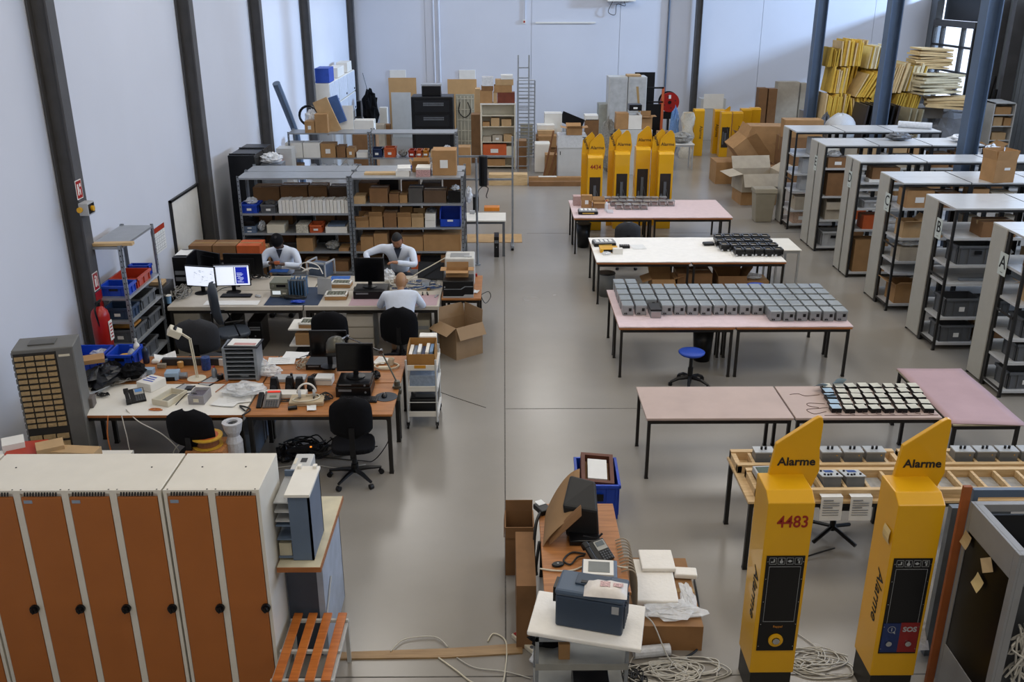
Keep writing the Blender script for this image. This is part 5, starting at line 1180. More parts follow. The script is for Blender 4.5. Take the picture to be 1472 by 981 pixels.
# headphones on cream case
x, y = at(439, 585, Z1); t = thing('cream_case', 'flat cream wooden case carrying the headphones', 'case', (x, y + .12, Z1), .05); MB().box(-.19, -.11, 0, .19, .11, .05).build('case', mat('cream_wood', 'b7a587', .5), t, bevel=.004); MB().box(-.192, -.113, .022, .192, .113, .026).build('seam', CARD3, t)
t = thing('headphones', 'white headphones lying on the flat cream case', 'headphones', (x - .0, y + .12, Z1 + .052), .2)
b = MB(); b.tube([(.1 * math.cos(a), .02, .06 + .11 * math.sin(a)) for a in [PI * k / 14 for k in range(15)]], .012, 6); b.build('headband', WHITE, t, smooth=True)
for sx in (-1, 1): MB().cyl((sx * .095, .02, .05), (sx * .065, .02, .05), .045, .04, n=16).build('ear_cup', LGREYC, t)
MB().tube(wob([(-.1, .02, .01), (-.16, -.04, .01), (-.08, -.1, .01), (.06, -.09, .01), (.14, -.02, .01), (.1, .07, .01), (-.02, .06, .012)], 5), .007, 5).build('lead', CREAM, t)
tangle('black leads and plugs between phone and headphones', *at(398, 578, Z1), Z1, .16, .04, 3, CABLEB, .007, hz=.02, seed=4)
tangle('dark jumble of leads between the headphones and the black computer', *at(467, 575, Z1), Z1, .1, .1, 5, CABLEB, .007, hz=.08, seed=5)
# monitors and computers
x, y = at(462, 530, Z1); pc('flat black computer under the rear monitor', x, y + .1, Z1, .36, .3, .07)
monitor('rear black monitor on the front bench, behind the lamp head', -2.13, 10.5, Z1 + .072, .0, .45, .34, 0, stand_h=.12)
x, y = at(508, 572, Z1); pc('thick black desktop computer beside the keyboard', x, y + .19, Z1, .4, .36, .12); bpy.context
pc('second flat black computer stacked on the thick one', x, y + .19, Z1 + .122, .38, .34, .04)
monitor('front black monitor standing on the stacked computers', x + .0, y + .24, Z1 + .165, 0, .43, .34, -3, stand_h=.06)
x, y = at(512, 577, Z1); keyboard('black keyboard in front of the stacked computers', x + .02, y + .03, Z1, -.03)
x, y = at(555, 571, Z1); t = thing('mouse_mat', 'grey oval mouse mat at the right end of the orange table', 'mouse mat', (x, y, Z1)); MB().lathe([(.13, 0), (.13, .004), (.02, .004)], 26).build('mat', mat('slate_mat', '3b3f46', .7), t)
mouse('black mouse on the grey oval mat', x - .02, y, Z1 + .006, .1)
x, y = at(562, 527, Z1); t = thing('paper_cup', 'cream patterned cup at the rear right of the orange table', 'cup', (x, y + .05, Z1)); MB().lathe([(.028, 0), (.04, .085), (.036, .085), (.026, .01)], 16).build('cup', CREAM, t); MB().lathe([(.034, .05), (.035, .06)], 16).build('pattern_band', CARD, t)
cable('coiled pale cable ring on the orange table', [(at(556, 528, Z1)[0] + .15 * math.cos(a), at(556, 528, Z1)[1] + .11 * math.sin(a), Z1 + .008 + .0015 * a) for a in [k * .5 for k in range(26)]], .008, CREAM, n=2)
pt('adaptor_plate', 'small pale adaptor inside the coiled cable', 'adaptor', 552, 531, Z1, .14, .05, .025, CREAM)
bag('black webcam and cap behind the front monitor', *at(540, 545, Z1), Z1, .06, .06, .1, BLACKP, name='black_headset')
# swing arm lamp
t = thing('swing_arm_lamp', 'grey-green metal swing-arm lamp clamped to the end of the bench', 'lamp', (-1.26, 10.0, 0))
LG_ = mat('lamp_olive_grey', '56544a', .35, .4, .06)
MB().cyl((0, 0, .60), (0, 0, .84), .035, n=12).box(-.05, -.05, .69, .05, .05, .73).box(-.05, -.05, .765, .05, .05, .79).build('clamp', LG_, t)
MB().tube([(0, 0, .82), (-.1, .08, 1.0), (-.19, .16, 1.15)], .011, 6).build('lower_arm', LG_, t); MB().cyl((-.19, .13, 1.15), (-.19, .19, 1.15), .025, n=12).build('elbow', CHROME, t)
MB().tube([(-.19, .16, 1.15), (-.4, .18, 1.24), (-.58, .2, 1.31)], .010, 6).build('upper_arm', CHROME, t); MB().cyl((-.58, .17, 1.31), (-.58, .23, 1.31), .024, n=12).cyl((-.58, .2, 1.31), (-.65, .2, 1.28), .02, n=10).build('head_joint', CHROME, t)
M_ = Matrix.Translation((-.72, .18, 1.24)) @ Matrix.Rotation(R_(-20), 4, 'Y') @ Matrix.Rotation(R_(160), 4, 'X')
MB().lathe([(.03, -.09), (.07, -.075), (.105, -.03), (.12, .03), (.125, .09), (.12, .09), (.1, -.02), (.06, -.06)], 24, M=Matrix.Translation((-.72, .18, 1.24)) @ Matrix.Rotation(R_(180 - 15), 4, 'X') @ Matrix.Rotation(R_(10), 4, 'Y')).build('round_shade', LG_, t, smooth=True)
# cables hanging under the benches
for i, (pts, r, m_, lb) in enumerate((
    ([(-4.35, 9.27, .75), (-4.36, 9.2, .5), (-4.3, 9.2, .2), (-4.1, 9.3, .02), (-3.8, 9.4, .01)], .008, CABLEO, 'orange cable hanging over the front edge of the white bench'),
    ([(-4.2, 9.27, .76), (-4.15, 9.2, .55), (-4.12, 9.2, .3), (-3.95, 9.3, .02)], .006, CABLEW, 'grey cable hanging beside the orange one'),
    ([(-4.2, 9.4, .765), (-4.0, 9.22, .7), (-3.75, 9.2, .55), (-3.62, 9.25, .3), (-3.75, 9.3, .05)], .006, CABLEW, 'pale cable looping off the white bench to the left of the chair'),
    ([(-3.4, 9.25, .4), (-3.6, 9.22, .42), (-3.7, 9.25, .2), (-3.5, 9.3, .03), (-3.2, 9.3, .01)], .006, CABLEW, 'pale cable loop under the white bench'),
    ([(-1.35, 9.4, .72), (-1.3, 9.45, .4), (-1.5, 9.55, .05), (-1.7, 9.6, .01), (-2.4, 9.7, .01), (-2.9, 9.5, .01)], .006, CABLEB, 'black cable trailing from the orange bench to the floor'),
    ([(-2.9, 9.35, .01), (-2.3, 9.5, .01), (-1.9, 9.42, .01), (-1.6, 9.5, .01)], .006, CABLEW, 'pale cable lying on the floor under the bench'))):
    cable(lb, pts, r, m_)
tangle('heap of black cables and power strips under the orange bench', -2.3, 9.75, 0.0, .38, .22, 16, CABLEB, .009, hz=.22, seed=11)
t = thing('power_strip', 'black power strip with small orange light under the bench', 'power strip', (-2.35, 9.6, .14), .2); MB().box(-.18, -.03, 0, .18, .03, .04).build('body', BLACKP, t); MB().box(.1, -.02, .04, .12, 0, .046).build('orange_light', mat('orange_led', 'ff8a2a', .4, emit=1.5, var=0), t)
bag('grey crumpled item on the floor under the orange bench', -1.95, 9.75, 0, .14, .1, .14, mat('grey_cloth', '6a6865', .9), name='grey_bundle')
bag('black floor fan housing under the bench', -2.55, 9.6, 0, .1, .1, .2, BLACKP, name='black_floor_box')
pt('wooden_box', 'dark wooden box on the floor under the rear orange table', 'box', 470, 590, 0.0, .4, .3, .3, mat('dark_wood_box', '3a2418', .6))
# chairs
chair('black office chair in front of the orange bench', -1.67, 9.18, R_(8), back_h=.5, back_w=.46)
chair('black chair tucked at the white bench beside the cable spool', -3.32, 9.12, R_(-6), back_w=.52, back_h=.46, seat_h=.4)
chair('dark grey fabric chair behind the front bench, near the cream lamp', -4.05, 11.65, R_(4), DGREYP, back_w=.58, back_h=.5)
chair('blue-grey office chair seen from its side near the monitors', -3.95, 12.75, R_(-65), mat('slate_vinyl', '3d444e', .45, 0, .06), back_h=.62, back_w=.46, arms=1)
chair('black chair behind the rear monitor of the front bench', -2.35, 11.95, R_(0), back_w=.5, back_h=.5)
# further loose clutter on the front bench
for i, (px, py, rx, ry, n_, m_, hz_, l) in enumerate(((165, 535, .2, .1, 6, CABLEB, .08, 'black straps and leads behind the flat grey case'), (240, 520, .2, .06, 4, CABLEO, .03, 'orange-brown leads at the back of the wall-side bench'), (345, 560, .2, .12, 4, mat('fine_lead', '8b8579', .5), .05, 'thin leads among the bubble wrap'),
        (455, 545, .12, .06, 5, CABLEB, .06, 'black leads between the speakers and the white box'), (495, 560, .1, .1, 4, CABLEB, .05, 'leads beside the thick black computer'), (225, 590, .12, .03, 2, CABLEO, .01, 'orange leads at the front edge of the white bench'))): tangle(l, *at(px, py, Z1), Z1, rx, ry, n_, m_, .006, hz=hz_, seed=60 + i)
for i, (px, py, w_, d, h, m_, l) in enumerate(((185, 512, .14, .1, .1, BLACKP, 'black box by the yellow tool'), (232, 530, .1, .06, .05, mat('tan_board', '8b8272'), 'tan block beside the pale ledge'), (150, 527, .12, .1, .08, mat('pale_blue_plastic', '8fa6bb'), 'pale blue tub among the bags'), (322, 527, .12, .06, .09, WHITE, 'white crumpled packet left of the card rack'), (270, 562, .08, .1, .02, BLACKP, 'black strip beside the white housing'), (420, 590, .1, .05, .03, BLACKP, 'black power adaptor before the cream case'), (505, 520, .16, .1, .06, BLACKP, 'black hub behind the front monitor'), (352, 545, .1, .08, .06, LGREYC, 'grey module under the bubble wrap'))): pt('bench_item', l, 'item', px, py, Z1, w_, d, h, m_, rz=.3 * (i % 3 - 1))
# trolley
t = thing('metal_trolley', 'white three-tier trolley on castors at the end of the orange bench', 'trolley', (-1.2, 10.45, 0))
for z in (.16, .5, .78): MB().box(0, 0, z, .38, .56, z + .03).box(0, -.0, z + .03, .38, .012, z + .07).box(0, .55, z + .03, .38, .56, z + .07).build('tray', WHITE, t, bevel=.003)
for x in (.0, .36):
    for y in (.0, .54):
        p = MB().cyl((x, y, .08), (x, y, .92), .013, n=8).build('post', GREYPAINT, t); MB().cyl((x - .012, y, .04), (x + .012, y, .04), .04, n=14).box(x - .02, y - .02, .05, x + .02, y + .02, .09).build('castor', BLACKP, p)
MB().cyl((0, -.01, .36), (.38, -.01, .36), .006, n=6).build('rail', GREYPAINT, t); MB().box(.1, -.004, .81, .24, 0, .85).build('yellow_label', mat('amber_label', 'c48a1e', .6), t)
t = thing('box_of_manuals', 'open brown carton full of leaflets on top of the trolley', 'box', (-1.02, 10.7, .812))
b = MB(); b.box(-.17, -.22, 0, .17, .22, .006).box(-.17, -.22, .006, .17, -.214, .17).box(-.17, .214, .006, .17, .22, .22).prism([(-.22, .006), (.22, .006), (.22, .22), (-.1, .22), (-.22, .14)], -.17, -.164, 'x').prism([(-.22, .006), (.22, .006), (.22, .22), (-.1, .22), (-.22, .14)], .164, .17, 'x'); b.build('carton', mat('ochre_carton', '9a6f38', .8), t)
for k, (c_, h) in enumerate(((WHITE, .15), (BLUEGREY, .14), (PAPER, .16), (mat('navy_print', '1f2b4d', .6), .13), (WHITE, .17), (mat('sky_print', '6f8fb5', .6), .16))): MB().box(-.15 + .05 * k, -.18 + .03 * (k % 3), .01, -.11 + .05 * k, .16, h).build('leaflet', c_, t)
t = thing('white_product_box', 'white upright box with navy panel standing behind the carton of leaflets', 'box', (-.99, 11.1, .0)); MB().box(-.1, 0, 0, .12, .14, .98).build('carton', WHITE, t, bevel=.004); MB().box(-.09, -.004, .82, .1, 0, .93).build('navy_panel', mat('navy_print', '1f2b4d'), t)
slab('clear_tray', 'translucent blue-grey plastic box on the middle shelf of the trolley', 'box', -1.01, 10.72, .531, .32, .42, .16, film('frosted_blue', '9aa9bd', .85)); 
t = thing('black_projector', 'black padded case on the bottom shelf of the trolley', 'case', (-1.01, 10.72, .192)); MB().box(-.17, -.2, 0, .17, .2, .18).build('case', BLACKP, t, bevel=.02); MB().box(-.1, -.15, .18, .14, .15, .22).build('grey_top', GREYC, t)
# ---------------------------------------------------------------- rear bench (desk 2)
BE = mat('beige_bench_top', 'bab2a5', .5, 0, .04)
Z2 = .7515
t = work_table('long beige bench in the rear, wall-side half, under the bright monitors', -4.95, 12.97, 1.98, .78, .75, BE, ls=.05, th=.06)
work_table('long beige bench in the rear, aisle-side half, where the bald man sits', -2.95, 12.97, 1.98, .78, .75, BE, ls=.05, th=.06); work_table('beige bench facing away, wall-side half, before the man with the dark cap', -4.95, 13.77, 1.98, .75, .75, BE, ls=.05, th=.06); work_table('beige bench facing away, aisle-side half, before the bearded man', -2.95, 13.77, 1.98, .75, .75, BE, ls=.05, th=.06)
o = MB().box(-4.9, 13.0, 0, -4.5, 13.6, .68).build('pedestal', mat('beige_pedestal', '8d877b', .6)); tag(o, 'beige pedestal cupboard under the wall end of the rear bench', 'pedestal')
o = MB().box(-1.02, 13.0, 0, -.98, 13.7, .69).build('bench_side_panel', BE); tag(o, 'beige side panel closing the aisle end of the rear bench', 'panel')
t = thing('drawer_pedestal', 'beige drawer pedestal under the rear bench left of the bald man', 'pedestal', (-2.35, 13.05, 0)); MB().box(0, 0, 0, .4, .5, .6).build('carcass', mat('beige_pedestal', '8d877b'), t)
for k in range(3): MB().box(.01, -.012, .05 + k * .18, .39, 0, .21 + k * .18).build('drawer_front', BE, t)
t = thing('white_pc', 'white computer tower under the rear bench beside the bald man', 'computer', (-1.33, 13.2, 0)); MB().box(0, 0, 0, .2, .4, .45).build('casing', CREAM, t); MB().box(.02, -.006, .3, .18, 0, .36).build('front_drive', LGREYC, t)
for x, lb in ((-4.1, 'black computer tower under the rear bench, wall side'), (-3.75, 'second black computer tower under the rear bench')): pc(lb, x, 13.35, 0, .2, .42, .45)
# bright monitors
scr = mat('lit_white_screen', 'dfe6f5', .3, emit=.75, var=.03, scale=30)
o, s_, M_ = monitor('left bright white monitor on the rear bench', -4.63, 13.62, Z2, R_(-12), .50, .33, 0, scr, .1, .016)
b = MB(); rn = random.Random(2)
for k in range(30): a, c = rn.uniform(-.12, .2), rn.uniform(.04, .26); b.box(a, -.006, c, a + rn.uniform(.008, .03), -.0045, c + .006, M=M_)
b.build('screen_text', mat('screen_grey', '9aa3b5', .5, emit=.3, var=0), s_)
o, s_, M_ = monitor('right bright monitor with a blue window on the rear bench', -4.16, 13.66, Z2, R_(3), .55, .34, 0, scr, .1, .016)
MB().box(.06, -.007, .04, .235, -.0045, .3, M=M_).build('blue_window', mat('blue_console', '1326a8', .4, emit=.5, var=0), s_); MB().box(-.25, -.0055, .305, .25, -.0045, .32, M=M_).box(.03, -.0055, .03, .045, -.0045, .31, M=M_).build('window_frame', mat('screen_grey', '9aa3b5'), s_)
b = MB()
for k in range(9): a, c = rn.uniform(.07, .12), .06 + k * .018; b.box(a, -.009, c, a + rn.uniform(.03, .1), -.0075, c + .008, M=M_)
b.build('console_text', mat('console_text', 'b9c4e8', .5, emit=.6, var=0), s_)
monitor('black monitor seen from behind, beyond the bright pair, wall side', -4.7, 14.35, Z2, R_(150), .5, .34, 0, stand_h=.12)
monitor('wide black monitor seen from behind with round emblem', -4.15, 14.3, Z2, R_(178), .62, .34, 0, stand_h=.1); 
pc('tall black computer with papers on top standing on the rear bench by the wall', -5.0, 14.1, .0, .22, .5, 1.25)
paper('white papers on top of the tall black computer by the wall', -5.0, 14.1, 1.255, .2, .3)
pc('black box with a small carton on top beside the blue cup', -5.15, 13.25, 0, .3, .5, 1.02); cbox('small tan carton on the black box by the wall', -5.15, 13.25, 1.021, .2, .18, .05, m_=CARD2, tape=0)
for x, z, m_, lb in ((-5.13, .9, CARD3, 'wide brown and white taped carton behind the monitors'), (-4.73, .9, CARD3, 'second brown carton behind the monitors'), (-4.33, .9, ORC, 'orange-brown carton with papers behind the monitors'), (-3.95 + .0, .9, CARD, '')):
    if lb: cbox(lb, x + .05, 15.3, z, .38, .4, .2, m_=m_, sheet=0)
work_table('low side table behind the monitors carrying cartons', -5.3, 15.05, 1.25, .5, .895, CARD3)
cbox('dark upright brown box at the shelf foot behind the monitors', -4.35, 15.85, 0, .4, .3, .9, m_=CARD3)
x, y = at(243, 436, Z2); t = thing('paper_cup', 'blue and white cup on the rear bench near the wall', 'cup', (x, y, Z2)); MB().lathe([(.035, 0), (.045, .12), (.04, .12), (.03, .01)], 16).build('cup', mat('blue_cup', '5d83a6', .5), t); MB().lathe([(.046, .115), (.046, .125), (.04, .125)], 16).build('rim', WHITE, t)
tangle('white and grey cable nest at the wall end of the rear bench', -4.9, 13.5, Z2, .12, .3, 10, mat('grey_cable', '7d7a74'), .008, hz=.16, seed=21)
x, y = at(340, 426, Z2); keyboard('black keyboard on the rear bench before the bright monitor', x, y, Z2, 0, BLACKP, .46); x, y = at(371, 427, Z2); mouse('white and black mouse on the rear bench', x, y, Z2, 1.2, LGREYC)
for px, py, lb in ((315, 436, 'white sheet left of centre on the rear bench edge'), (352, 436, 'white sheet right of it on the rear bench edge')): paper(lb, *at(px, py, Z2), Z2 + .002, .42, .2, 0, curl=.004)
cable('thin black cable looping over the rear bench beside the keyboard', [at(300, 432, Z2) + (Z2 + .006,), at(320, 415, Z2) + (Z2 + .006,), at(345, 412, Z2) + (Z2 + .006,), at(300, 405, Z2) + (Z2 + .006,)], .005, CABLEB)
tangle('dark cable jumble between the monitor and the meters', *at(375, 402, Z2), Z2, .2, .1, 5, CABLEB, .008, hz=.12, seed=23)
# electronics rack area
BM = MB().box(-3.55, 13.02, Z2, -2.75, 13.9, Z2 + .004).build('antistatic_mat', mat('dark_blue_mat', '1c2f4a', .6)); tag(BM, 'dark blue antistatic mat on the rear bench under the electronics', 'mat')
x, y = at(402, 428, Z2); t = thing('power_supply', 'grey bench power supply with lit display, lower of two stacked', 'instrument', (x, y, Z2 + .005)); IG = mat('instrument_grey', '77776c', .5)
MB().box(-.13, 0, 0, .13, .3, .12).build('casing', IG, t, bevel=.005); MB().box(-.1, -.004, .045, .02, 0, .1).build('display', mat('lit_lcd', 'cfd8dc', .3, emit=.6, var=0), t); MB().box(.05, -.004, .05, .1, 0, .07).build('button_row', CREAM, t)
t = thing('power_supply', 'grey-green bench instrument stacked on the power supply', 'instrument', (x, y + .02, Z2 + .127)); MB().box(-.14, 0, 0, .14, .32, .1).build('casing', mat('instrument_green_grey', '6c6e60', .5), t, bevel=.005); MB().box(-.04, -.004, .03, .1, 0, .07).build('display', BLACKP, t); MB().cyl((-.09, 0, .05), (-.09, -.02, .05), .02, n=12).build('knob', IG, t)
x, y = at(428, 428, Z2); t = thing('board_rack', 'open card frame full of blue circuit boards', 'electronics', (x - .12, y, Z2 + .005))
for k in range(6): MB().box(k * .045, 0, 0, k * .045 + .012, .24, .25 + .02 * (k % 2)).build('circuit_board', mat('blue_pcb', '3f5f7d' if k % 2 else '3f5f7d', .5, 0, .4, 60), t)
b = MB(); b.box(-.01, -.01, .0, .26, 0, .015).box(-.01, -.01, .26, .26, 0, .28).box(-.01, .24, .26, .26, .25, .28).box(-.01, -.01, 0, 0, 0, .28).box(.25, -.01, 0, .26, 0, .28); b.build('frame', GALV, t)
x, y = at(465, 427, Z2); o = MB().box(-.11, -.01, 0, .11, .01, .25).build('metal_sheet', LGREYC, loc=(x, y + .1, Z2 + .005), rot=(R_(-8), 0, R_(-12))); tag(o, 'plain grey metal panel standing up on the rear bench', 'panel')
x, y = at(450, 398, Z2); t = thing('chassis', 'open grey instrument chassis tilted up with white leads', 'chassis', (x - .1, y, Z2 + .005), -.35)
b = MB(); b.box(0, 0, 0, .02, .02, .25).box(.33, 0, 0, .35, .02, .25).box(0, 0, .23, .35, .02, .25).box(0, 0, 0, .35, .02, .02).box(0, .3, 0, .02, .32, .25).box(.33, .3, 0, .35, .32, .25).box(0, .02, .23, .02, .3, .25).box(.33, .02, .23, .35, .3, .25); b.build('frame', LGREYC, t)
MB().box(.02, .05, .0, .33, .28, .2).build('blue_grey_core', mat('core_blue_grey', '48566b', .5), t)
MB().tube(wob([(.05, -.01, .1), (-.05, -.1, .2), (.1, -.12, .28), (.25, -.05, .22), (.35, -.08, .1)], 5), .009, 5).tube(wob([(.1, -.01, .15), (.0, -.12, .12), (.15, -.16, .2), (.3, -.1, .18)], 5), .009, 5).build('white_lead', WHITE, t)
tangle('orange and black parts and leads spread on the dark mat', *at(420, 430, Z2), Z2 + .005, .2, .08, 5, CABLEB, .007, hz=.05, seed=25); bag('blue crumpled film on the dark mat', *at(428, 436, Z2), Z2 + .006, .1, .05, .04, BLUEC, name='blue_film')
pt('blue_board', 'bright blue board on the rear bench by the white trays', 'board', 487, 405, Z2, .3, .24, .02, BLUEP); pt('blue_mat', 'bright blue mat before the man with the dark cap', 'mat', 400, 392, Z2, .3, .16, .012, BLUEP)
t = pt('power_block', 'white multi-socket block before the man with the dark cap', 'socket block', 418, 388, Z2, .3, .06, .05, WHITE)
x, y = at(482, 432, Z2); book_tray('brown-fronted tray of circuit boards on the rear bench, near one', x, y + .14, Z2, .32, .26, .02); x, y = at(490, 414, Z2); book_tray('brown-fronted tray of circuit boards on the rear bench, far one', x, y + .1, Z2, .3, .22, -.05)
# board trays on a stand before the bench
t = thing('tray_stand', 'stand of three white shelves holding trays of boards', 'stand', (-3.02, 12.2, 0))
for z in (.2, .42, .66): MB().box(0, 0, z, .5, .42, z + .02).build('shelf', WHITE, t)
for x in (.06, .42): MB().box(x, .3, 0, x + .03, .33, .66).build('support', CARD3, t)
book_tray('tray of circuit boards on the white stand, aisle side', -2.72, 12.34, .681, .3, .24, -.05); book_tray('tray of circuit boards on the white stand, behind the first', -2.68, 12.58 - .0, .681 + .0, .26, .2, -.05) if 0 else None
slab('brown_carton_block', 'brown carton on the middle shelf of the white stand', 'box', -2.78, 12.35, .441, .3, .3, .17, CARD); slab('dark_carton_block', 'dark box on the lowest shelf of the white stand', 'box', -2.8, 12.35, .221, .3, .3, .12, BLACKP)
# aisle-side items of the rear bench
o = MB().box(-2.3, 13.0, Z2, -1.0, 13.5, Z2 + .003).build('pink_mat', PINK2); tag(o, 'pale pink mat on the rear bench around the bald man', 'mat')
x, y = at(534, 420, Z2); pc('wide black computer under the large black monitor', -2.02, 13.5, Z2 + .004, .5, .4, .12); MB().cyl((-1.9, 13.295, Z2 + .07), (-1.9, 13.29, Z2 + .07), .022, n=14).build('round_emblem', CHROME, bpy.data.objects[x] if 0 else None) if 0 else None
monitor('large black monitor standing on the wide black computer', -2.05, 13.55, Z2 + .126, 0, .45, .37, -4, stand_h=.07)
paper('white booklet left of the bald man on the pink mat', *at(532, 428, Z2), Z2 + .006, .2, .12, 0, curl=.004); bag('clear glass jars behind the large black monitor', *at(558, 405, Z2), Z2, .1, .1, .2, FILM, name='glassware')
for i, (px, py, w_, d, h, m_, lb, r) in enumerate(((614, 425, .02, .12, .02, BLACKP, 'black marker to the right of the bald man', .2), (607, 425, .02, .12, .02, BLACKP, 'second black marker right of the bald man', .1), (617, 418, .04, .16, .03, mat('tool_brass', '8a6a3c', .4), 'pliers with brass handles on the pink mat', -.2), (627, 428, .03, .14, .006, GALV, 'steel ruler at the end of the pink mat', -.25),
                                                    (514, 417, .12, .08, .03, mat('dark_parts', '3a3a3a', .5), 'round dark parts beside the computer', 0), (515, 424, .08, .04, .02, BLUEC, 'tiny blue part on the pink mat', .1))): pt('bench_tool', lb, 'tool', px, py, Z2 + .003, w_, d, h, m_, r, bevel=0)
x, y = at(612, 415, Z2); t = thing('solder_station', 'grey soldering station with pale screen right of the bald man', 'instrument', (x, y, Z2)); MB().box(-.07, 0, 0, .07, .14, .1).build('case', mat('mid_grey_plastic', '6d6f73'), t, bevel=.006); MB().box(-.055, -.004, .03, .055, 0, .095).build('screen', mat('pale_lcd', 'aebccb', .3), t); MB().cyl((-.03, 0, .015), (-.03, -.02, .015), .014, n=10).cyl((.0, 0, .015), (.0, -.02, .015), .014, n=10).build('knob', BLACKP, t)
tangle('messy nest of white and blue leads on the aisle end of the rear bench', -1.45, 13.95, Z2, .42, .2, 16, CABLEW, .007, hz=.08, seed=31); tangle('black and blue leads in the messy nest', -1.35, 13.9, Z2, .35, .2, 8, mat('blue_lead', '2a4a7a', .5), .008, hz=.07, seed=32)
bag('yellow and brown connector heap at the aisle end of the rear bench', *at(640, 402, Z2), Z2, .07, .05, .04, mat('yellow_parts', 'a8863a', .6, 0, .4, 40), name='connector_heap')
monitor('black laptop-like screen leaning back on the rear bench beside the printer', -1.18, 14.2, Z2 - .0, R_(-8), .42, .28, -22, stand_h=.03)
cable('pale cable rising over the black screen to the printer', [(-1.6, 13.9, Z2 + .05), (-1.35, 14.0, Z2 + .2), (-1.15, 14.05, Z2 + .3), (-.92, 14.1, Z2 + .42)], .009, CREAM)
# side table with printers
work_table('orange side table at the aisle end carrying two printers', -.955, 13.32, .6, 1.2, .75, ORANGEW, ls=.045)
t = thing('laser_printer', 'tall cream laser printer on the orange side table', 'printer', (-.93, 13.98, Z2)); MB().box(0, 0, 0, .46, .42, .44).build('casing', mat('printer_cream', 'c2c0ba', .5), t, bevel=.02); MB().box(.08, .06, .44, .38, .3, .445).build('paper_recess', mat('recess_grey', '8b8c8b', .5), t); MB().box(.1, -.006, .12, .3, 0, .3).build('front_tray', mat('printer_panel', 'a9a8a4', .5), t); MB().box(.3, .06, .445, .42, .12, .452).build('control_panel', LGREYC, t); MB().box(.03, -.004, .36, .08, 0, .375).box(.12, -.004, .36, .25, 0, .375).build('dark_print', INK, t)
t = thing('inkjet_printer', 'black printer with sloping silver line on the orange side table', 'printer', (-.93, 13.36, Z2)); MB().box(0, 0, .02, .46, .38, .26).build('casing', BLACKP, t, bevel=.01); MB().box(.0, -.004, .0, .46, .38, .022).build('grey_base', LGREYC, t)
MB().prism([(.02, .13), (.28, .13), (.34, .17), (.46, .17), (.46, .18), (.33, .18), (.27, .14), (.02, .14)], -.004, .0, 'y').build('silver_line', GALV, t); MB().prism([(.3, .02), (.46, .02), (.46, .05), (.33, .05)], -.006, 0, 'y').build('white_corner', LGREYC, t); MB().cyl((.03, -.006, .17), (.03, 0, .17), .012, n=10).build('power_button', CHROME, t)
cbox('open brown carton of papers on top of the black printer', -.72, 13.66, Z2 + .262, .34, .2, .1, m_=CARD, op=1, flaps=(100, 90, 10, 90)); paper('small white note on the orange side table', *at(684, 420, Z2), Z2 + .004, .09, .14, -.3)
pt('red_box', 'small red and yellow packet on the orange side table', 'packet', 683, 398, Z2, .07, .03, .05, RED)
cable('black cable coil beside the orange side table', [(-.36, 13.6, .72), (-.25, 13.7, .74), (-.22, 13.85, .6), (-.3, 13.7, .55), (-.38, 13.75, .68)], .006, CABLEB)
cbox('big open brown carton with upright flaps on the floor in the aisle', -.66, 13.02, 0, .48, .46, .5, rz=R_(38) - PI / 2 + PI / 2, m_=mat('aisle_carton', '94795a', .85, 0, .06), op=1, flaps=(150, 3, 8, 120))
bag('blue and white leaning item behind the carton under the table', -.78, 13.6, 0, .05, .1, .3, WHITE, name='white_board_offcut')
# spool, glove, floor things in front of the front bench / behind lockers
t = thing('cable_spool', 'yellow and orange cable spool lying on a checked carton behind the lockers', 'spool', at(299, 640, .55) + (.552,)); SO = mat('spool_yellow', 'c79a2e', .5, 0, .15, 30)
MB().lathe([(.16, .0), (.16, .012), (.05, .012), (.05, .0)], 28).lathe([(.165, .1), (.165, .115), (.06, .115), (.06, .1)], 28).build('flange', SO, t); MB().lathe([(.12, .012), (.12, .1)], 24).build('winding', mat('brown_winding', '7a4a2a', .5), t); MB().lathe([(.06, .115), (.06, .118), (.01, .118)], 20).build('hub', BLACKP, t); MB().lathe([(.12, .115), (.12, .117), (.09, .117)], 24).build('red_ring', ORC, t)
cx_, cy_ = at(292, 650, .4); o = MB().box(-.2, -.15, 0, .2, .2, .545).build('checked_carton', mat('checked_orange', 'a8703f', .8, 0, .35, 60), loc=(at(299, 640, .55)[0], at(299, 640, .55)[1], 0)); tag(o, 'orange checked carton under the cable spool', 'box')
t = thing('wrapped_roll', 'white film-wrapped tube standing on the floor by the bench legs', 'roll', (-2.93, 9.05, 0)); MB().lathe([(.09, 0), (.09, .55), (.06, .62), (.09, .68), (.11, .78), (.06, .78), (.05, .7)], 14).build('film_wrap', mat('white_film_solid', 'b9b9bc', .4, 0, .1, 30, .9, 25), t); MB().lathe([(.055, .7), (.05, .76), (.01, .77)], 12).build('dark_core', BLACKP, t)
o = MB().box(-3.05, 9.5, 0, -2.9, 10.9, .4).build('cable_duct', mat('pale_bluish_panel', '6f7a88', .6)); tag(o, 'pale blue panel on the floor under the orange bench', 'panel')
for i, (px, py, w_, d, h, m_, lb, r) in enumerate(((30, 648, .34, .3, .3, REDC, 'dark red open box behind the lockers by the component cabinet', .2), (65, 648, .25, .2, .34, CARD2, 'tan leaning folder behind the lockers', .5), (98, 650, .5, .16, .3, CARD2, 'long tan carton behind the lockers', -.1), (12, 645, .2, .2, .36, WHITE, 'white folded sheet at the left edge behind the lockers', .5))):
    x, y = at(px, py, .9); cbox(lb, x, y + .1, .6, w_, d, h - .02, m_=m_, tape=0, rz=r)
o = MB().box(-5.3, 8.0, 0, -3.9, 8.75, .598).build('low_bench', WHITE); tag(o, 'low white bench behind the lockers by the left wall', 'bench')
bag('white plastic bag peeping up behind the lockers', -3.15, 7.2, .0, .2, .2, .9, FILM2)
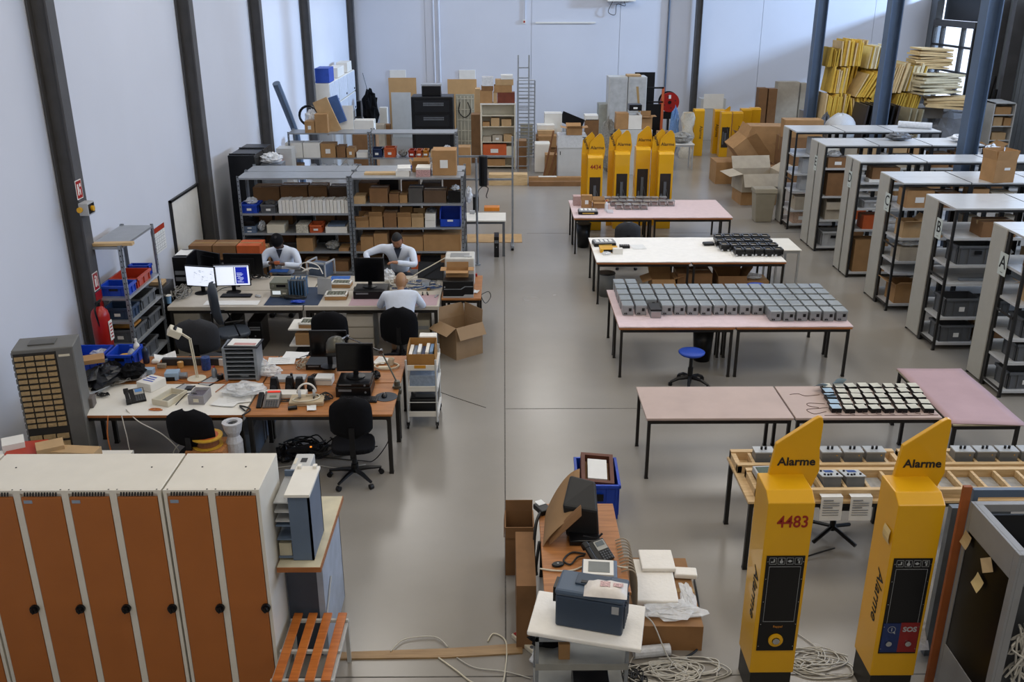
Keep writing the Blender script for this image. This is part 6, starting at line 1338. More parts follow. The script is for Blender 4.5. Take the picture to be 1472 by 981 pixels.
# T1/T2 small things on the aisle side
cbox('brown carton with white label standing at the aisle end of the far pink table', 1.74, 19.42, z0, .22, .14, .26, m_=CARD, tape=0, sheet=1); cbox('open small brown carton with white flaps on the far pink table', 2.0, 19.4, z0, .26, .2, .13, m_=CARD, op=1, flaps=(100, 70, 30, 70)); cbox('pink checked carton at the corner of the far pink table', 1.55, 19.65, z0, .16, .2, .2, m_=mat('checked_pink', 'b59a98', .8, 0, .35, 70), tape=0)
def toolcase(label, x, y, rz=0):
    t = thing('organiser_case', label, 'case', (x, y, z0), rz); MB().box(-.2, -.13, 0, .2, .13, .06).build('tray', BLACKP, t, bevel=.01); MB().box(-.12, -.135, .015, .12, -.13, .04).build('amber_latch', mat('amber_latch', 'b09040', .4), t); MB().box(-.19, -.12, .06, .19, .12, .08).build('clear_lid', film('smoky_lid', 'aeb3b8', .8), t)
    for k in range(4): MB().box(-.15 + k * .08, -.08, .08, -.1 + k * .08, .08, .084).build('white_insert', PAPER, t)
    return t
toolcase('black organiser case with clear lid on the far pink table', 1.72, 18.85); toolcase('stack-topping organiser case with clear lid on the white table', 1.8, 16.35, .1)
t = thing('dispenser', 'white pump bottle on the far pink table', 'bottle', (2.12, 19.05, z0)); MB().lathe([(.035, 0), (.035, .14), (.02, .17), (.012, .2)], 14).build('body', FILM2, t); MB().cyl((0, 0, .2), (0, 0, .23), .014, n=8).build('cap', RED, t)
slab('clear_box', 'small clear box beside the pump bottle on the far pink table', 'box', 2.18, 18.9, z0, .13, .08, .06, FILM2)
t = thing('yellow_meter_case', 'yellow and black case with open lid on the white table', 'case', (1.84, 15.92, z0)); MB().box(-.16, -.12, 0, .16, .12, .07).build('shell', YELL, t, bevel=.008); MB().box(-.1, -.124, .01, .06, -.12, .06).build('dark_panel', BLACKP, t)
cbox('small white box on the white table in front of the yellow case', 1.98, 15.75, z0 + .0, .17, .1, .1, m_=WHITE, tape=0) ; bag('clear bag of parts on the white table beside the small white box', 1.78, 15.7, z0, .08, .05, .05, FILM)
t = thing('black_keypad', 'small black keypad unit on the white table', 'device', (2.14, 16.15, z0)); MB().box(-.08, -.06, 0, .1, .06, .05).build('case', BLACKP, t, bevel=.006); b = MB(); [b.box(-.06 + i * .035, -.03 + j * .03, .05, -.04 + i * .035, -.01 + j * .03, .055) for i in range(4) for j in range(2)]; b.build('keys', LGREYC, t)
paper('white sheet on the white table near the keypad', 2.4, 16.2, z0 + .001, .25, .3, .1, curl=.003)
chair('charcoal chair pushed up to the far pink table', 2.36, 17.55, R_(0) , DGREYP, back_w=.5, back_h=.5, back_z=-.02)
stool('round blue stool in front of the meter box table', 2.55, 11.78, .5); stool('round blue stool tucked behind the meter box table', 4.2, 14.75, .5)
for x, y, lb, h in ((1.66, 19.05, 'black waste basket under the far pink table', .5), (1.8, 15.75, 'grey mesh waste basket under the white table', .42), (2.9, 12.7, 'black waste basket under the meter box table', .5)):
    t = thing('waste_basket', lb, 'basket', (x, y, 0)); MB().lathe([(.12, 0), (.155, h), (.145, h), (.11, .02)], 20).build('tub', BLACKP if 'black' in lb else mat('grey_mesh', '6d6d6a', .6), t, smooth=True); MB().lathe([(.155, h - .01), (.162, h), (.155, h + .008)], 20).build('rim', BLACKP, t)
cbox('open brown carton with spread flaps under the white table', 2.75, 15.6, 0, .4, .4, .4, m_=CARD, op=1, flaps=(120, 70, 60, 110)); cbox('dark brown carton under the white table, middle', 3.3, 15.65, 0, .6, .45, .5, m_=CARD3); cbox('dark brown carton under the white table, shelving side', 3.85 + .1, 15.65, 0, .5, .45, .45, m_=CARD3, op=1, flaps=(150, 30, 30, 30))
cbox('brown carton behind the blue stool under the white table', 4.4, 15.65, 0, .4, .4, .35, m_=CARD); bag('clear film on the carton behind the blue stool', 4.35, 15.6, .36, .14, .12, .08)
t = thing('swivel_chair_under', 'dark swivel chair base and seat under the pale table behind the large posts', 'chair', (3.25, 7.95, 0)); 
MB().box(-.22, -.2, .42, .22, .22, .5).build('seat', BLACKP, t, bevel=.03); MB().cyl((0, 0, .1), (0, 0, .42), .03, n=10).build('gas_column', BLACKP, t)
for k in range(4): MB().tube([(0, 0, .14), (.28 * math.cos(k * PI / 2 + .6), .28 * math.sin(k * PI / 2 + .6), .06)], .02, 6).build('base_arm', BLACKP, t)
cable('black cable running on the floor beside the large posts', [(2.3, 7.2, .01), (2.6, 7.4, .01), (2.9, 7.6, .02), (3.2, 7.7, .05)], .008, CABLEB)
# ================================================================ GALVANISED SHELVES (left rear)
def X1(px, Y=16.3, z=1.2):
    s_ = 1338 / ((Y) * .934 + (EYE - z) * .357); return (px - 724) / s_
L1 = (.28, .66, 1.0, 1.36, 2.0); L2 = (.32, .66, 1.10, 1.53, 2.0); GR = 'galvanised slotted shelves'
slotted('galvanised slotted shelf behind the dark-capped man, front wall-side bay', -4.7, 16.3, 1.97, .6, 2.03, L1, group=GR); slotted('galvanised slotted shelf behind the bearded man, front aisle-side bay', -2.72, 16.3, 2.0, .6, 2.03, L2, group=GR)
slotted('galvanised slotted shelf directly behind the wall-side bay', -4.7, 16.92, 1.97, .58, 2.03, L1, group=GR); slotted('galvanised slotted shelf directly behind the aisle-side bay', -2.72, 16.92, 2.0, .58, 2.03, L2, group=GR)
def sb(px0, px1, z, h, m_=None, d=.36, dy=.04, Y=16.3, lab='', kind='c', **k):
    a, b = X1(px0, Y, z), X1(px1, Y, z); w_ = b - a; x = (a + b) / 2; y = Y + dy + d / 2
    if kind == 'c': return cbox(lab, x, y, z + .001, w_, d, h, m_=m_, **k)
    if kind == 'k': return crate(lab, x, y, z + .001, w_, d, h, m_, **k)
    if kind == 'g': return bag(lab, x, y, z + .001, w_ / 2 * .85, d / 2 * .8, h * .8, m_ or FILM)
    return slab(k.pop('name', 'white_box'), lab, k.pop('cat', 'box'), x, y, z + .001, w_, d, h, m_ or WHITE, **k)
u = 'on the top storage level, wall-side grey shelf'
sb(344, 371, 1.36, .16, BLUEC, lab='bright blue crate with label at the wall end of the binder shelf', kind='k'); sb(373, 397, 1.36, .15, GREYC, lab='dark grey crate with label beside the white binders', kind='k')
sb(348, 368, 1.5, .14, lab='crumpled clear bags heaped in the bright blue crate', kind='g', d=.3); sb(378, 394, 1.49, .1, lab='clutter bag in the dark grey crate', kind='g', m_=mat('dark_clutter', '4a4846', .6, 0, .4, 40), d=.26)
n = 19
for i in range(n):
    a = 400 + i * (500 - 400) / n; sb(a, a + 100 / n - .6, 1.36, .225 + .006 * (i % 3), WHITE if i % 4 else PAPER, d=.3, name='white_binder', cat='binder', group='white binders in a row', kind='s', lab='white binder on the grey shelf, %s from the dark grey crate' % ORD[i], bevel=.002)
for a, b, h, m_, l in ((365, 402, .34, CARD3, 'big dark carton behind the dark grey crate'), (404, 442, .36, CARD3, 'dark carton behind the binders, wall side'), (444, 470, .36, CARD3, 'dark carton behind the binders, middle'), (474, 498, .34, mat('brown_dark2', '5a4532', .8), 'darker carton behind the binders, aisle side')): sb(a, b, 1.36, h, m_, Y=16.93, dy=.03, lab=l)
for k in range(2): sb(349, 367, 1.0 + k * .065, .06, BLUEGREY, lab='blue flat carton with white label, %s of two under the black device' % ('lower', 'upper')[k], sheet=1, tape=0)
sb(349, 365, 1.13, .08, BLACKP, lab='black device on the two blue flat cartons', kind='s', name='black_device', cat='device'); sb(367, 378, 1.0, .22, lab='small clear bag beside the blue flat cartons', kind='g')
t = sb(383, 408, 1.0, .15, CREAM, lab='cream drawer box with two dark slots on the middle shelf', kind='s', name='slotted_drawer_box'); 
sb(425, 442, 1.0, .15, mat('speckled_white', 'b9b4a4', .7, 0, .5, 70), lab='black-speckled white carton on the middle shelf', tape=0); sb(443, 463, 1.0, .14, ORC, lab='orange crate next to the speckled carton', kind='k'); sb(467, 498, 1.0, .11, WHITE, lab='long white carton with hanging paper on the middle shelf', tape=0); sb(470, 495, 1.115, .03, BLUEGREY, lab='blue-grey papers on the long white carton', kind='s', name='papers', cat='papers')
sb(426, 449, .66, .24, CARD, lab='tall tan carton on the third shelf right of the dark-capped man'); sb(464, 486, .66, .18, lab='grey foam-like ring pack on the third shelf', kind='g', m_=mat('grey_pack', '8c8b86', .7, 0, .3, 30)); sb(486, 500, .66, .05, CARD, lab='flat tan carton at the end of the third shelf')
sb(352, 376, .66, .24, mat('grey_dark_panel', '3b3d42', .5), lab='dark grey carton with black lettering behind the capped man', tape=0); sb(356, 366, .661 + .001, .1, LGREYC, lab='small white stand on the third shelf at the wall end', kind='s', name='small_stand', cat='stand', dy=-.0, d=.02)
sb(474, 500, .28, .18, CARD3, lab='brown carton on the low shelf behind the electronics'); sb(438, 470, .28, .22, CARD3, lab='second brown carton on the low shelf behind the electronics'); sb(350, 372, .28, .26, BLACKP, lab='black case on the low shelf behind the monitors', kind='s', name='black_case', cat='case')
# aisle-side bay
for a, b, h, m_, l in ((508, 524, .13, CARD2, 'small tan carton at the post of the upper shelf'), (530, 556, .26, CARD3, 'dark brown carton on the upper shelf left of centre'), (558, 572, .16, CARD3, 'small brown carton on the upper shelf'), (573, 584, .14, CARD, 'second small brown carton on the upper shelf'), (586, 606, .26, mat('dim_grey_box', '4c4844', .7), 'dim grey carton on the upper shelf'), (608, 640, .22, mat('brown_dark2', '5a4532'), 'wide dark carton on the upper shelf'), (643, 661, .2, BLACKP, 'black carton at the aisle end of the upper shelf')):
    sb(a, b, 1.53, h, m_, lab=l + ', aisle-side bay', dy=.1 if a > 525 else .03)
sb(646, 660, 1.74, .1, lab='crumpled clear bag on the black carton of the upper shelf', kind='g')
for i, (a, b, h, m_) in enumerate(((511, 529, .12, CARD), (530, 549, .2, CARD), (551, 569, .26, CARD3), (571, 590, .19, CARD), (591, 608, .18, CARD2))):
    sb(a, b, 1.10, h, m_, lab='brown open-fronted carton on the second shelf, %s from the middle post' % ORD[i], op=1 if i != 2 else 0, **({'flaps': (30, 90, 20, 90)} if i != 2 else {}))
    if i != 2: sb(a + 2, b - 2, 1.10 + h * .55, .12, FILM, lab='shiny clear bags filling the carton, %s from the middle post' % ORD[i], kind='g', d=.26)
for k in range(2): sb(610, 625, 1.10 + k * .125, .12, WHITE, lab='small white carton, %s of the stack of two beside the blue bin' % ('lower', 'upper')[k], tape=0)
sb(611, 625, 1.35, .08, lab='crumpled grey film on the two white cartons', kind='g', m_=mat('grey_film', '5e6166'))
t = thing('open_front_bin', 'large bright blue open-fronted bin on the second shelf', 'bin', (X1(646), 16.55, 1.101)); w_ = X1(661) - X1(631); a = w_ / 2
b = MB(); b.box(-a, -.2, 0, a, .25, .01).box(-a, .24, 0, a, .25, .32).prism([(-.2, 0), (.25, 0), (.25, .32), (-.1, .32), (-.2, .15)], -a, -a + .012, 'x').prism([(-.2, 0), (.25, 0), (.25, .32), (-.1, .32), (-.2, .15)], a - .012, a, 'x').box(-a, -.2, 0, a, -.19, .14); b.build('tub', BLUEC, t); MB().box(-.05, -.206, .1, .05, -.2, .135).build('tag', PAPER, t)
for i, (a, b, h, m_) in enumerate(((511, 518, .1, CARD3), (518, 536, .26, CARD), (537, 556, .32, CARD), (574, 607, .26, CARD), (608, 661, .3, CARD))): sb(a, b, .66, h, m_, lab='brown carton on the third shelf behind the bearded man, %s from the middle post' % ORD[i])
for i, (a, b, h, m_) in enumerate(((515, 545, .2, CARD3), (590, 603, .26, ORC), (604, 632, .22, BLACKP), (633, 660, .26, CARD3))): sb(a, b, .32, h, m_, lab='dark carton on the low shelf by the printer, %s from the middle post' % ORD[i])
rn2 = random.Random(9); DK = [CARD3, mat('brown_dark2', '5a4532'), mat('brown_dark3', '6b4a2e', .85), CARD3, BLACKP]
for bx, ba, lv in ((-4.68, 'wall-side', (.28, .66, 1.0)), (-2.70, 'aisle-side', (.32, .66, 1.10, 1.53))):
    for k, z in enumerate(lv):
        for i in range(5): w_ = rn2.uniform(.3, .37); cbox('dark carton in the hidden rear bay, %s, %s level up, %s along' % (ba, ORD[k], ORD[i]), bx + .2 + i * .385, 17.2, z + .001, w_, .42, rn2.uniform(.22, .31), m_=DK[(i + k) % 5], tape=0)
# on top of the shelves
ZT = 2.001
for i in range(3): o = MB().box(X1(520, z=2), 16.55 + i * .07, ZT, X1(569, z=2), 16.6 + i * .07, ZT + .035).build('pine_strip', PINE); tag(o, 'long pine strip on top of the grey shelf, %s of three' % ('nearest', 'middle', 'furthest')[i], 'strip', 'pine strips on the shelf top')
sb(568, 587, ZT - .001, .1, WHITE, Y=16.35, lab='white carton with papers on top of the grey shelf', tape=0); sb(569, 588, ZT + .1, .05, PAPER, Y=16.35, lab='stack of white and red leaflets on that white carton', kind='s', name='leaflets', cat='papers', rz=.1)
t = sb(597, 617, ZT - .001, .12, mat('pink_print_box', 'b48f8c', .8, 0, .5, 90), Y=16.33, lab='pink patterned carton on top of the grey shelf', tape=0); slab('white_cover', 'white lid on the pink patterned carton', 'lid', X1(607, z=2), 16.55, ZT + .121, .25, .34, .04, WHITE)
cbox('large brown carton with taped notice on top of the grey shelf', X1(637, z=2.1), 16.7, ZT, .42, .4, .44, m_=CARD, sheet=1, tape=0)
cbox('small open tan carton behind the pink patterned one', X1(600, z=2.1), 16.95, ZT, .3, .25, .12, m_=CARD, op=1, flaps=(30, 30, 30, 30)); bag('clear film heap on the shelf top beside the large carton', X1(625, z=2.1), 17.1, ZT, .14, .14, .16); bag('blue crumpled film on the shelf top', X1(590, z=2), 17.1, ZT, .1, .1, .08, BLUEC)
bag('blue and white plastic bag hanging at the aisle end of the grey shelves', -.655, 16.95, 1.4, .06, .06, .3, FILM2)
# far shelf (S0)
M0 = (.3, .95, 1.4, 1.97)
slotted('far galvanised shelf with white cartons, wall-side bay', -5.0, 21.8, 1.88, .6, 2.0, M0, group='far galvanised shelves'); slotted('far galvanised shelf with colourful crates, aisle-side bay', -3.1, 21.8, 2.0, .6, 2.0, M0, group='far galvanised shelves')
F0 = dict(Y=21.8)
for a, b, h, m_, l in ((411, 435, .34, WHITE, 'white carton with red print at the wall end'), (436, 460, .34, WHITE, 'plain white carton, second'), (461, 482, .32, CARD, 'tan carton with small label, third'), (484, 496, .26, CARD3, 'brown small carton, fourth'), (498, 509, .22, CARD, 'tan small carton with label, fifth'), (512, 528, .12, WHITE, 'low white carton, sixth')): sb(a, b, 1.4, h, m_, lab=l + ' on the far shelf', sheet=1 if 'label' in l or 'print' in l else 0, tape=0, **F0)
sb(415, 434, .95, .28, CARD, lab='brown carton at the wall end of the lower far shelf', **F0); sb(435, 441, .95, .22, lab='white tube curl on the lower far shelf', kind='g', m_=WHITE, **F0)
for i in range(5): sb(442 + i * 15, 455 + i * 15, .95, .2, WHITE, lab='white-fronted parts box on the lower far shelf, %s in the row' % ORD[i], tape=0, sheet=1, **F0); sb(443 + i * 15, 454 + i * 15, 1.15, .1, lab='clear bag poking out of the white parts box, %s in the row' % ORD[i], kind='g', d=.3, **F0)
for a, b, h, m_, l in ((533, 549, .2, mat('navy_crate', '1d2d52', .5), 'navy crate'), (551, 568, .22, ORC, 'orange crate'), (586, 596, .16, REDC, 'red crate'), (597, 606, .16, ORC, 'orange-red crate'), (607, 615, .16, mat('amber_crate', 'c07a1c', .5), 'amber crate')): sb(a, b, 1.4, h, m_, lab=l + ' on the far shelf, aisle-side bay', kind='k', tagw=1, **F0)
sb(570, 585, 1.4, .2, lab='grey crumpled bag between the orange and red crates', kind='g', m_=mat('grey_pack', '8c8b86'), **F0); sb(618, 630, 1.4, .14, CARD2, lab='pale carton at the aisle end of the far shelf', **F0); sb(632, 652, 1.4, .3, lab='clear film bag at the aisle end of the far shelf', kind='g', **F0)
for i in range(6): sb(535 + i * 8, 541 + i * 8, .95, .2 - .02 * (i % 2), (BLACKP, CARD3, GALV)[i % 3], lab='small dark bottle box on the lower far shelf, %s in line' % ORD[i], kind='s', name='parts_box', **F0)
sb(536, 555, .95 + .0, .1, YELL, lab='yellow tray on the lower far shelf', kind='k', tagw=0, dy=-.02 + .0, d=.05, **F0); sb(590, 628, .95, .3, WHITE, lab='white sheet pile on the lower far shelf', kind='s', name='sheet_pile', **F0)
for a, b, h, m_, l in ((438, 452, .26, CARD, 'small tan carton with label on top of the far shelf'), (453, 471, .42, CARD, 'taller tan carton on top of the far shelf')): sb(a, b, 1.97, h, m_, lab=l, sheet=1 if a == 438 else 0, **F0)
o = MB().box(-.25, -.03, 0, .1, .03, .8).build('tan_board', CARD2, loc=(X1(484, 22, 2), 22.1, 1.975), rot=(0, R_(-22), 0)); tag(o, 'tan board leaning on top of the far shelf', 'board')
o = MB().box(-.1, -.05, 0, .12, .05, .62).build('blue_folder', mat('blue_folder', '3f5f96', .5), loc=(X1(489, 22, 2) , 22.3, 2.15), rot=(0, R_(-18), 0)); tag(o, 'blue folder leaning beside the tan board on the far shelf', 'folder')
o = MB().box(-.22, -.02, 0, .22, .02, .55).build('white_board_panel', WHITE, loc=(X1(497, 22.6, 2.1), 22.35, 1.975), rot=(R_(-4), 0, 0)); tag(o, 'white panel standing on top of the far shelf', 'panel'); o.name = 'white_sheet'
bag('white and blue plastic bag on top of the far shelf, wall side', X1(445, 22, 2.3), 22.25, 1.975, .16, .12, .45, FILM2); t = thing('black_hose_reel', 'black coiled hose behind the small cartons on the far shelf', 'hose', (X1(440, 22, 2.3), 22.33, 2.3))
MB().tube([(.22 * math.cos(a), 0, .22 * math.sin(a)) for a in [k * PI / 10 for k in range(21)]], .03, 6).build('coil', BLACKP, t); MB().box(-.02, -.02, -.32, .02, .02, -.2).build('foot', BLACKP, t)
cbox('white and brown carton standing behind the far shelf centre', X1(522, 24, 1.8), 24.3, 1.6, .5, .35, .35, m_=WHITE); slab('support_block', 'brown crate stack under the white carton', 'crate', X1(522, 24, 1.8), 24.3, 0, .6, .5, 1.598, CARD3)
# black cabinets by the wall
for i, (x, y, lb) in enumerate(((-5.28, 17.9, 'tall black cabinet against the left wall, nearer one'), (-5.28, 18.62, 'tall black cabinet against the left wall, further one'))):
    t = thing('black_cabinet', lb, 'cabinet', (x, y, 0), 0, 'tall black cabinets'); MB().box(0, 0, 0, .5, .68, 2.12).build('carcass', mat('black_steel_sheet', '16181d', .35, .2), t, bevel=.006); MB().box(.5, .02, .05, .51, .33, 2.08).box(.5, .35, .05, .51, .66, 2.08).build('door', BLACKM, t)
    MB().box(.0, .1, 2.12, .5, .13, 2.14).build('top_strap', BLACKP, t)
bag('grey wrapped bundles on the small shelf beside the black cabinets', -4.55, 18.3, 1.9, .2, .2, .2, FILM2); slab('bundle_stand', 'grey stand beside the black cabinets', 'stand', -4.55, 18.4, 0, .4, .4, 1.9, GALV)
slab('grey_locker', 'grey small locker standing behind the extinguisher near the third column', 'locker', -5.0, 21.5, 0, .35, .4, 1.7, GREYPAINT)
o = MB().tube([(-5.25, 22.2, 3.05), (-5.15, 22.5, 2.5), (-5.05, 23.0, 1.75), (-5.0, 23.2, .0)], [.09, .09, .08, .08], 10).build('leaning_tube', BLUEGREY); tag(o, 'long blue-grey tube leaning at the wall behind the far shelf', 'tube')
# white wall lockers
for k, (z, h, lv) in enumerate(((1.25, .6, 'lower'), (1.86, .68, 'upper'))):
    for i in range(3):
        y = 27.5 + i * 1.6; t = thing('white_cabinet', 'white cabinet by the left wall far back, %s row, %s from the camera side' % (lv, ORD[i]), 'cabinet', (-5.45, y, z), 0, 'white cabinets on the far left wall')
        MB().box(0, 0, 0, .45, 1.58, h - .01).build('carcass', WHITE, t, bevel=.004); d_ = MB().box(.45, .02, .02, .465, 1.56, h - .03).build('door', mat('white_door', 'c3cad6', .4), t); MB().cyl((.465, 1.3, .1), (.49, 1.3, .1), .03, n=10).build('knob', BLACKP, d_)
slab('cabinet_base', 'dark base unit under the white cabinets at the far left wall', 'base', -5.23, 29.9, 0, .44, 4.7, 1.249, LGREYC)
cbox('blue white and yellow printed carton on the white cabinets', -5.2, 28.0, 2.541, .4, .8, .4, m_=mat('blue_print_box', '2448a6', .5), tape=0); cbox('long white carton on the far end of the white cabinets', -5.2, 29.8, 2.541, .35, 1.2, .28, m_=WHITE, tape=0); cbox('second white carton on the furthest white cabinet', -5.2, 31.5, 2.541, .35, .9, .3, m_=WHITE, tape=0)
# ================================================================ BACK WALL
def av(px, py, Y):
    d = _F + _Rt * ((px - 736) / 1338) + _U * ((490.5 - py) / 1338); k = Y / d.y; return d.x * k, EYE + d.z * k
def bk(name, label, cat, x0, y0, x1, y1, Y, d, m_, ground=1, **k):
    a, zt = av(x0, y0, Y); b, _ = av(x1, y0, Y); zb = 0 if ground else max(0, av(x0, y1, Y)[1])
    return slab(name, label, cat, (a + b) / 2, Y + d / 2, zb, b - a, d, zt - zb, m_, **k)
def cp(label, x0, y0, x1, y1, Y, d=.5, zb=None, **k):
    a, zt = av(x0, y0, Y); b, _ = av(x1, y0, Y); zb = max(0, av(x0, y1, Y)[1]) if zb is None else zb
    return cbox(label, (a + b) / 2, Y + d / 2, zb, b - a, d, zt - zb, **k)
PW = mat('plywood_tan', 'b58f5f', .7, 0, .08, 3)
bk('plywood_sheet', 'tall tan board on the far wall left of the black rack', 'board', 558, 112, 598, 0, 34.8, .05, PW); bk('plywood_sheet', 'tall speckled tan board on the far wall right of the black rack', 'board', 643, 114, 685, 0, 34.8, .05, PW)
bk('grey_sheet', 'light grey sheet leaning on the tall tan board', 'sheet', 562, 133, 590, 0, 34.2, .04, GREYPAINT)
t = thing('server_rack', 'large black equipment rack at the far wall', 'rack', (-3.02, 31, 0)); RB = mat('rack_black', '0d0f14', .35, .2)
MB().box(0, 0, 0, 1.36, .9, 1.78).build('carcass', RB, t, bevel=.02)
for z0_, z1 in ((.1, .75), (.85, 1.2), (1.3, 1.66)):
    g = MB().box(.12, -.03, z0_, 1.24, 0, z1).build('front_panel', mat('rack_face', '14171d', .3), t); b = MB()
    for i in range(16):
        for j in range(2): b.box(.4 + i * .042, -.034, z1 - .1 - j * .06, .425 + i * .042, -.03, z1 - .06 - j * .06)
    b.build('vent_holes', GALV, g); g.children[0]['kind'] = 'stuff'
t = thing('black_display', 'black flat device with grey lid on top of the black rack', 'device', (-2.68, 31.2, 1.781)); MB().box(0, 0, 0, .62, .4, .32).build('casing', BLACKP, t, bevel=.02); MB().box(-.03, .1, .32, .65, .5, .37).build('grey_lid', LGREYC, t)
t = thing('beige_rack_door', 'beige wire-fronted panel with looped cable right of the black rack', 'panel', (-1.62, 32, 0)); MB().box(0, 0, 0, .62, .08, 1.75).build('panel', mat('beige_wall_panel', '9b9786', .6), t)
b = MB(); [b.box(.04 + i * .12, -.015, .1, .06 + i * .12, 0, 1.7) for i in range(5)]; [b.box(.02, -.015, .2 + i * .35, .6, 0, .22 + i * .35) for i in range(5)]; b.build('wire_grid', CREAM, t); MB().tube(wob([(.15, -.03, 1.5), (.1, -.05, 1.2), (.3, -.05, 1.0), (.5, -.05, 1.2), (.4, -.04, 1.5)], 5), .015, 5).build('cable_loop', BLACKP, t)
# coat stand / wheel
o = lump(MB(), 0, 0, 1.15, .25, .2, .6, 9, 3, .5).build('black_bundle', BLACKF, loc=(-4.55, 32.5, 0)); MB().cyl((0, 0, 0), (0, 0, .8), .03, n=8).cyl((0, 0, 1.5), (-.2, 0, 2.4), .012, n=6).build('stand', BLACKP, o); tag(o, 'black bundle with thin rod on a stand near the far left corner', 'bundle')
t = thing('bicycle_wheel', 'dark wheel leaning behind the far shelf near the corner', 'wheel', (-4.95, 32, .35)); MB().tube([(.33 * math.cos(a), 0, .33 + .33 * math.sin(a)) for a in [k * PI / 12 for k in range(25)]], .025, 6).build('tyre', BLACKP, t)
b = MB(); [b.cyl((0, 0, .33), (.31 * math.cos(k * PI / 6), 0, .33 + .31 * math.sin(k * PI / 6)), .004, n=4) for k in range(12)]; b.build('spokes', GALV, t); slab('wheel_box', 'brown box under the dark wheel', 'box', -4.95, 32, 0, .6, .5, .345, CARD3)
bk('black_case', 'narrow black upright case beside the far left corner', 'case', 510, 146, 518, 0, 33, .3, BLACKP); bk('white_boards', 'white panels standing right of the black bundle', 'panels', 545, 155, 556, 0, 33, .3, WHITE); bk('grey_box_pile', 'brown and grey box pile by the wheel', 'boxes', 520, 180, 552, 0, 31, .5, CARD4).__setitem__('category', 'box')
bk('brown_boxes', 'dark brown box between the white panels and the tall tan board', 'box', 546, 180, 560, 0, 31.5, .4, CARD3)
# bookcase with boxes
t = thing('bookcase', 'white open bookcase full of boxes near the ladder', 'bookcase', (-.69, 28, 0))
b = MB(); b.box(0, 0, 0, .04, .4, 1.88).box(.99, 0, 0, 1.03, .4, 1.88).box(0, .38, 0, 1.03, .4, 1.88); b.build('carcass', CREAM, t); MB().box(-.01, -.01, 1.88, 1.04, .41, 1.92).build('top', WHITE, t)
for z in (.08, .36, .8, 1.25, 1.57): MB().box(.04, 0, z - .02, .99, .38, z).build('shelf', CREAM, t)
for i, (a, b_, z, h, m_) in enumerate(((694, 704, 1.251, .12, CARD), (706, 718, 1.251, .24, CARD2), (721, 735, 1.251, .2, CARD2), (694, 706, .801, .14, CARD4), (708, 722, .801, .18, CARD4), (724, 736, .801, .2, CARD2), (694, 728, .361, .36, ORC), (696, 726, .081, .2, CARD), (728, 739, .361, .3, CREAM))):
    x0, x1 = av(a, 200, 28)[0], av(b_, 200, 28)[0]; cbox('box in the white bookcase by the ladder, %s counted from the upper left' % ORD[i], (x0 + x1) / 2, 28.2, z, x1 - x0, .3, h, m_=m_, tape=0, sheet=1 if i in (4, 6) else 0)
for i, (a, b_, z, h, m_, l) in enumerate(((715, 740, 1.921, .3, mat('red_brown_box', '6f3320', .7, 0, .2), 'dark red-brown carton on top of the bookcase'), (690, 708, 1.921, .35, CARD, 'tan carton on top of the bookcase, far left'), (709, 714.5, 1.921, .3, CARD2, 'small tan carton between the two on the bookcase'), (710, 736, 2.225, .2, CARD, 'wide tan carton in the middle of the bookcase pile'), (692, 709, 2.275, .13, CARD3, 'brown carton under the clear box'), (693, 709, 2.41, .25, FILM2, 'clear box at the top left of the bookcase pile'), (712, 738, 2.43, .16, CARD2, 'pale flat carton near the top of the pile'), (720, 737, 2.595, .12, PAPER, 'white and tan carton topmost of the bookcase pile'))):
    x0, x1 = av(a, 140, 28)[0], av(b_, 140, 28)[0]; cbox(l, (x0 + x1) / 2, 28.22, z, x1 - x0, .36, h, m_=m_)
cp('pale brown carton standing left of the bookcase', 683, 128, 690, 0, 29.5, zb=0, m_=CARD2); cp('dark clutter carton between beige panel and bookcase', 677, 165, 690, 0, 29, zb=0, m_=CARD3); cp('low brown carton left of the bookcase foot', 655, 212, 676, 0, 27, zb=0, m_=CARD)
cp('brown carton standing right of the bookcase foot', 743, 203, 757, 240, 28, zb=0, m_=CARD3)
# ladders
def ladder(label, x, y, w_, h, dz, rungs=None, lean=.0):
    t = thing('ladder', label, 'ladder', (x, y, 0), 0, None, (R_(-lean), 0, 0))
    for s_ in (0, w_): MB().box(s_ - .02, -.035, 0, s_ + .02, .035, h).build('rail', GALV, t)
    for k in range(int(h / dz)): MB().cyl((0, 0, .15 + k * dz), (w_, 0, .15 + k * dz), .016, n=6).build('rung', GALV, t)
ladder('tall aluminium ladder leaning at the far wall, wide rungs', .41, 27.6, .31, 3.3, .28, lean=3); ladder('shorter closely runged aluminium ladder behind the tall one', .42, 29.2, .52, 2.45, .11, lean=2)
bk('beige_panel_stack', 'beige ribbed panel behind the ladders', 'panel', 748, 178, 766, 0, 30.5, .1, mat('beige_wall_panel', '9b9786'))
# pile right of the ladders
for a, b_, c, d, Y, m_, l in ((783, 163, 808, 180, 30, WHITE, 'white carton with grey side on top of the pile right of the ladders'), (772, 180, 797, 188, 29.6, WHITE, 'white wrapped roll on the pile'), (773, 188, 797, 196, 29.4, CARD2, 'tan flat carton in the pile'), (774, 196, 800, 212, 29, CARD, 'brown carton in the pile under the flat one'), (776, 205, 790, 214, 28.2, CARD3, 'small dark carton in front of the pile'), (784, 223, 801, 255, 26.8, CARD, 'brown carton low in the pile beside the wrapped cabinet'), (842, 172, 861, 0, 29, CARD3, 'tall brown carton behind the first yellow post'), (841, 166, 860, 173, 29, WHITE, 'white flat box on the tall brown carton'), (797, 163, 808, 182, 31, LGREYC, 'grey upright box behind the pile')):
    cp(l, a, b_, c, d, Y, .45, zb=0 if d in (0, 255, 214) else .751 if a == 783 else 0 if a == 797 else None, m_=m_)
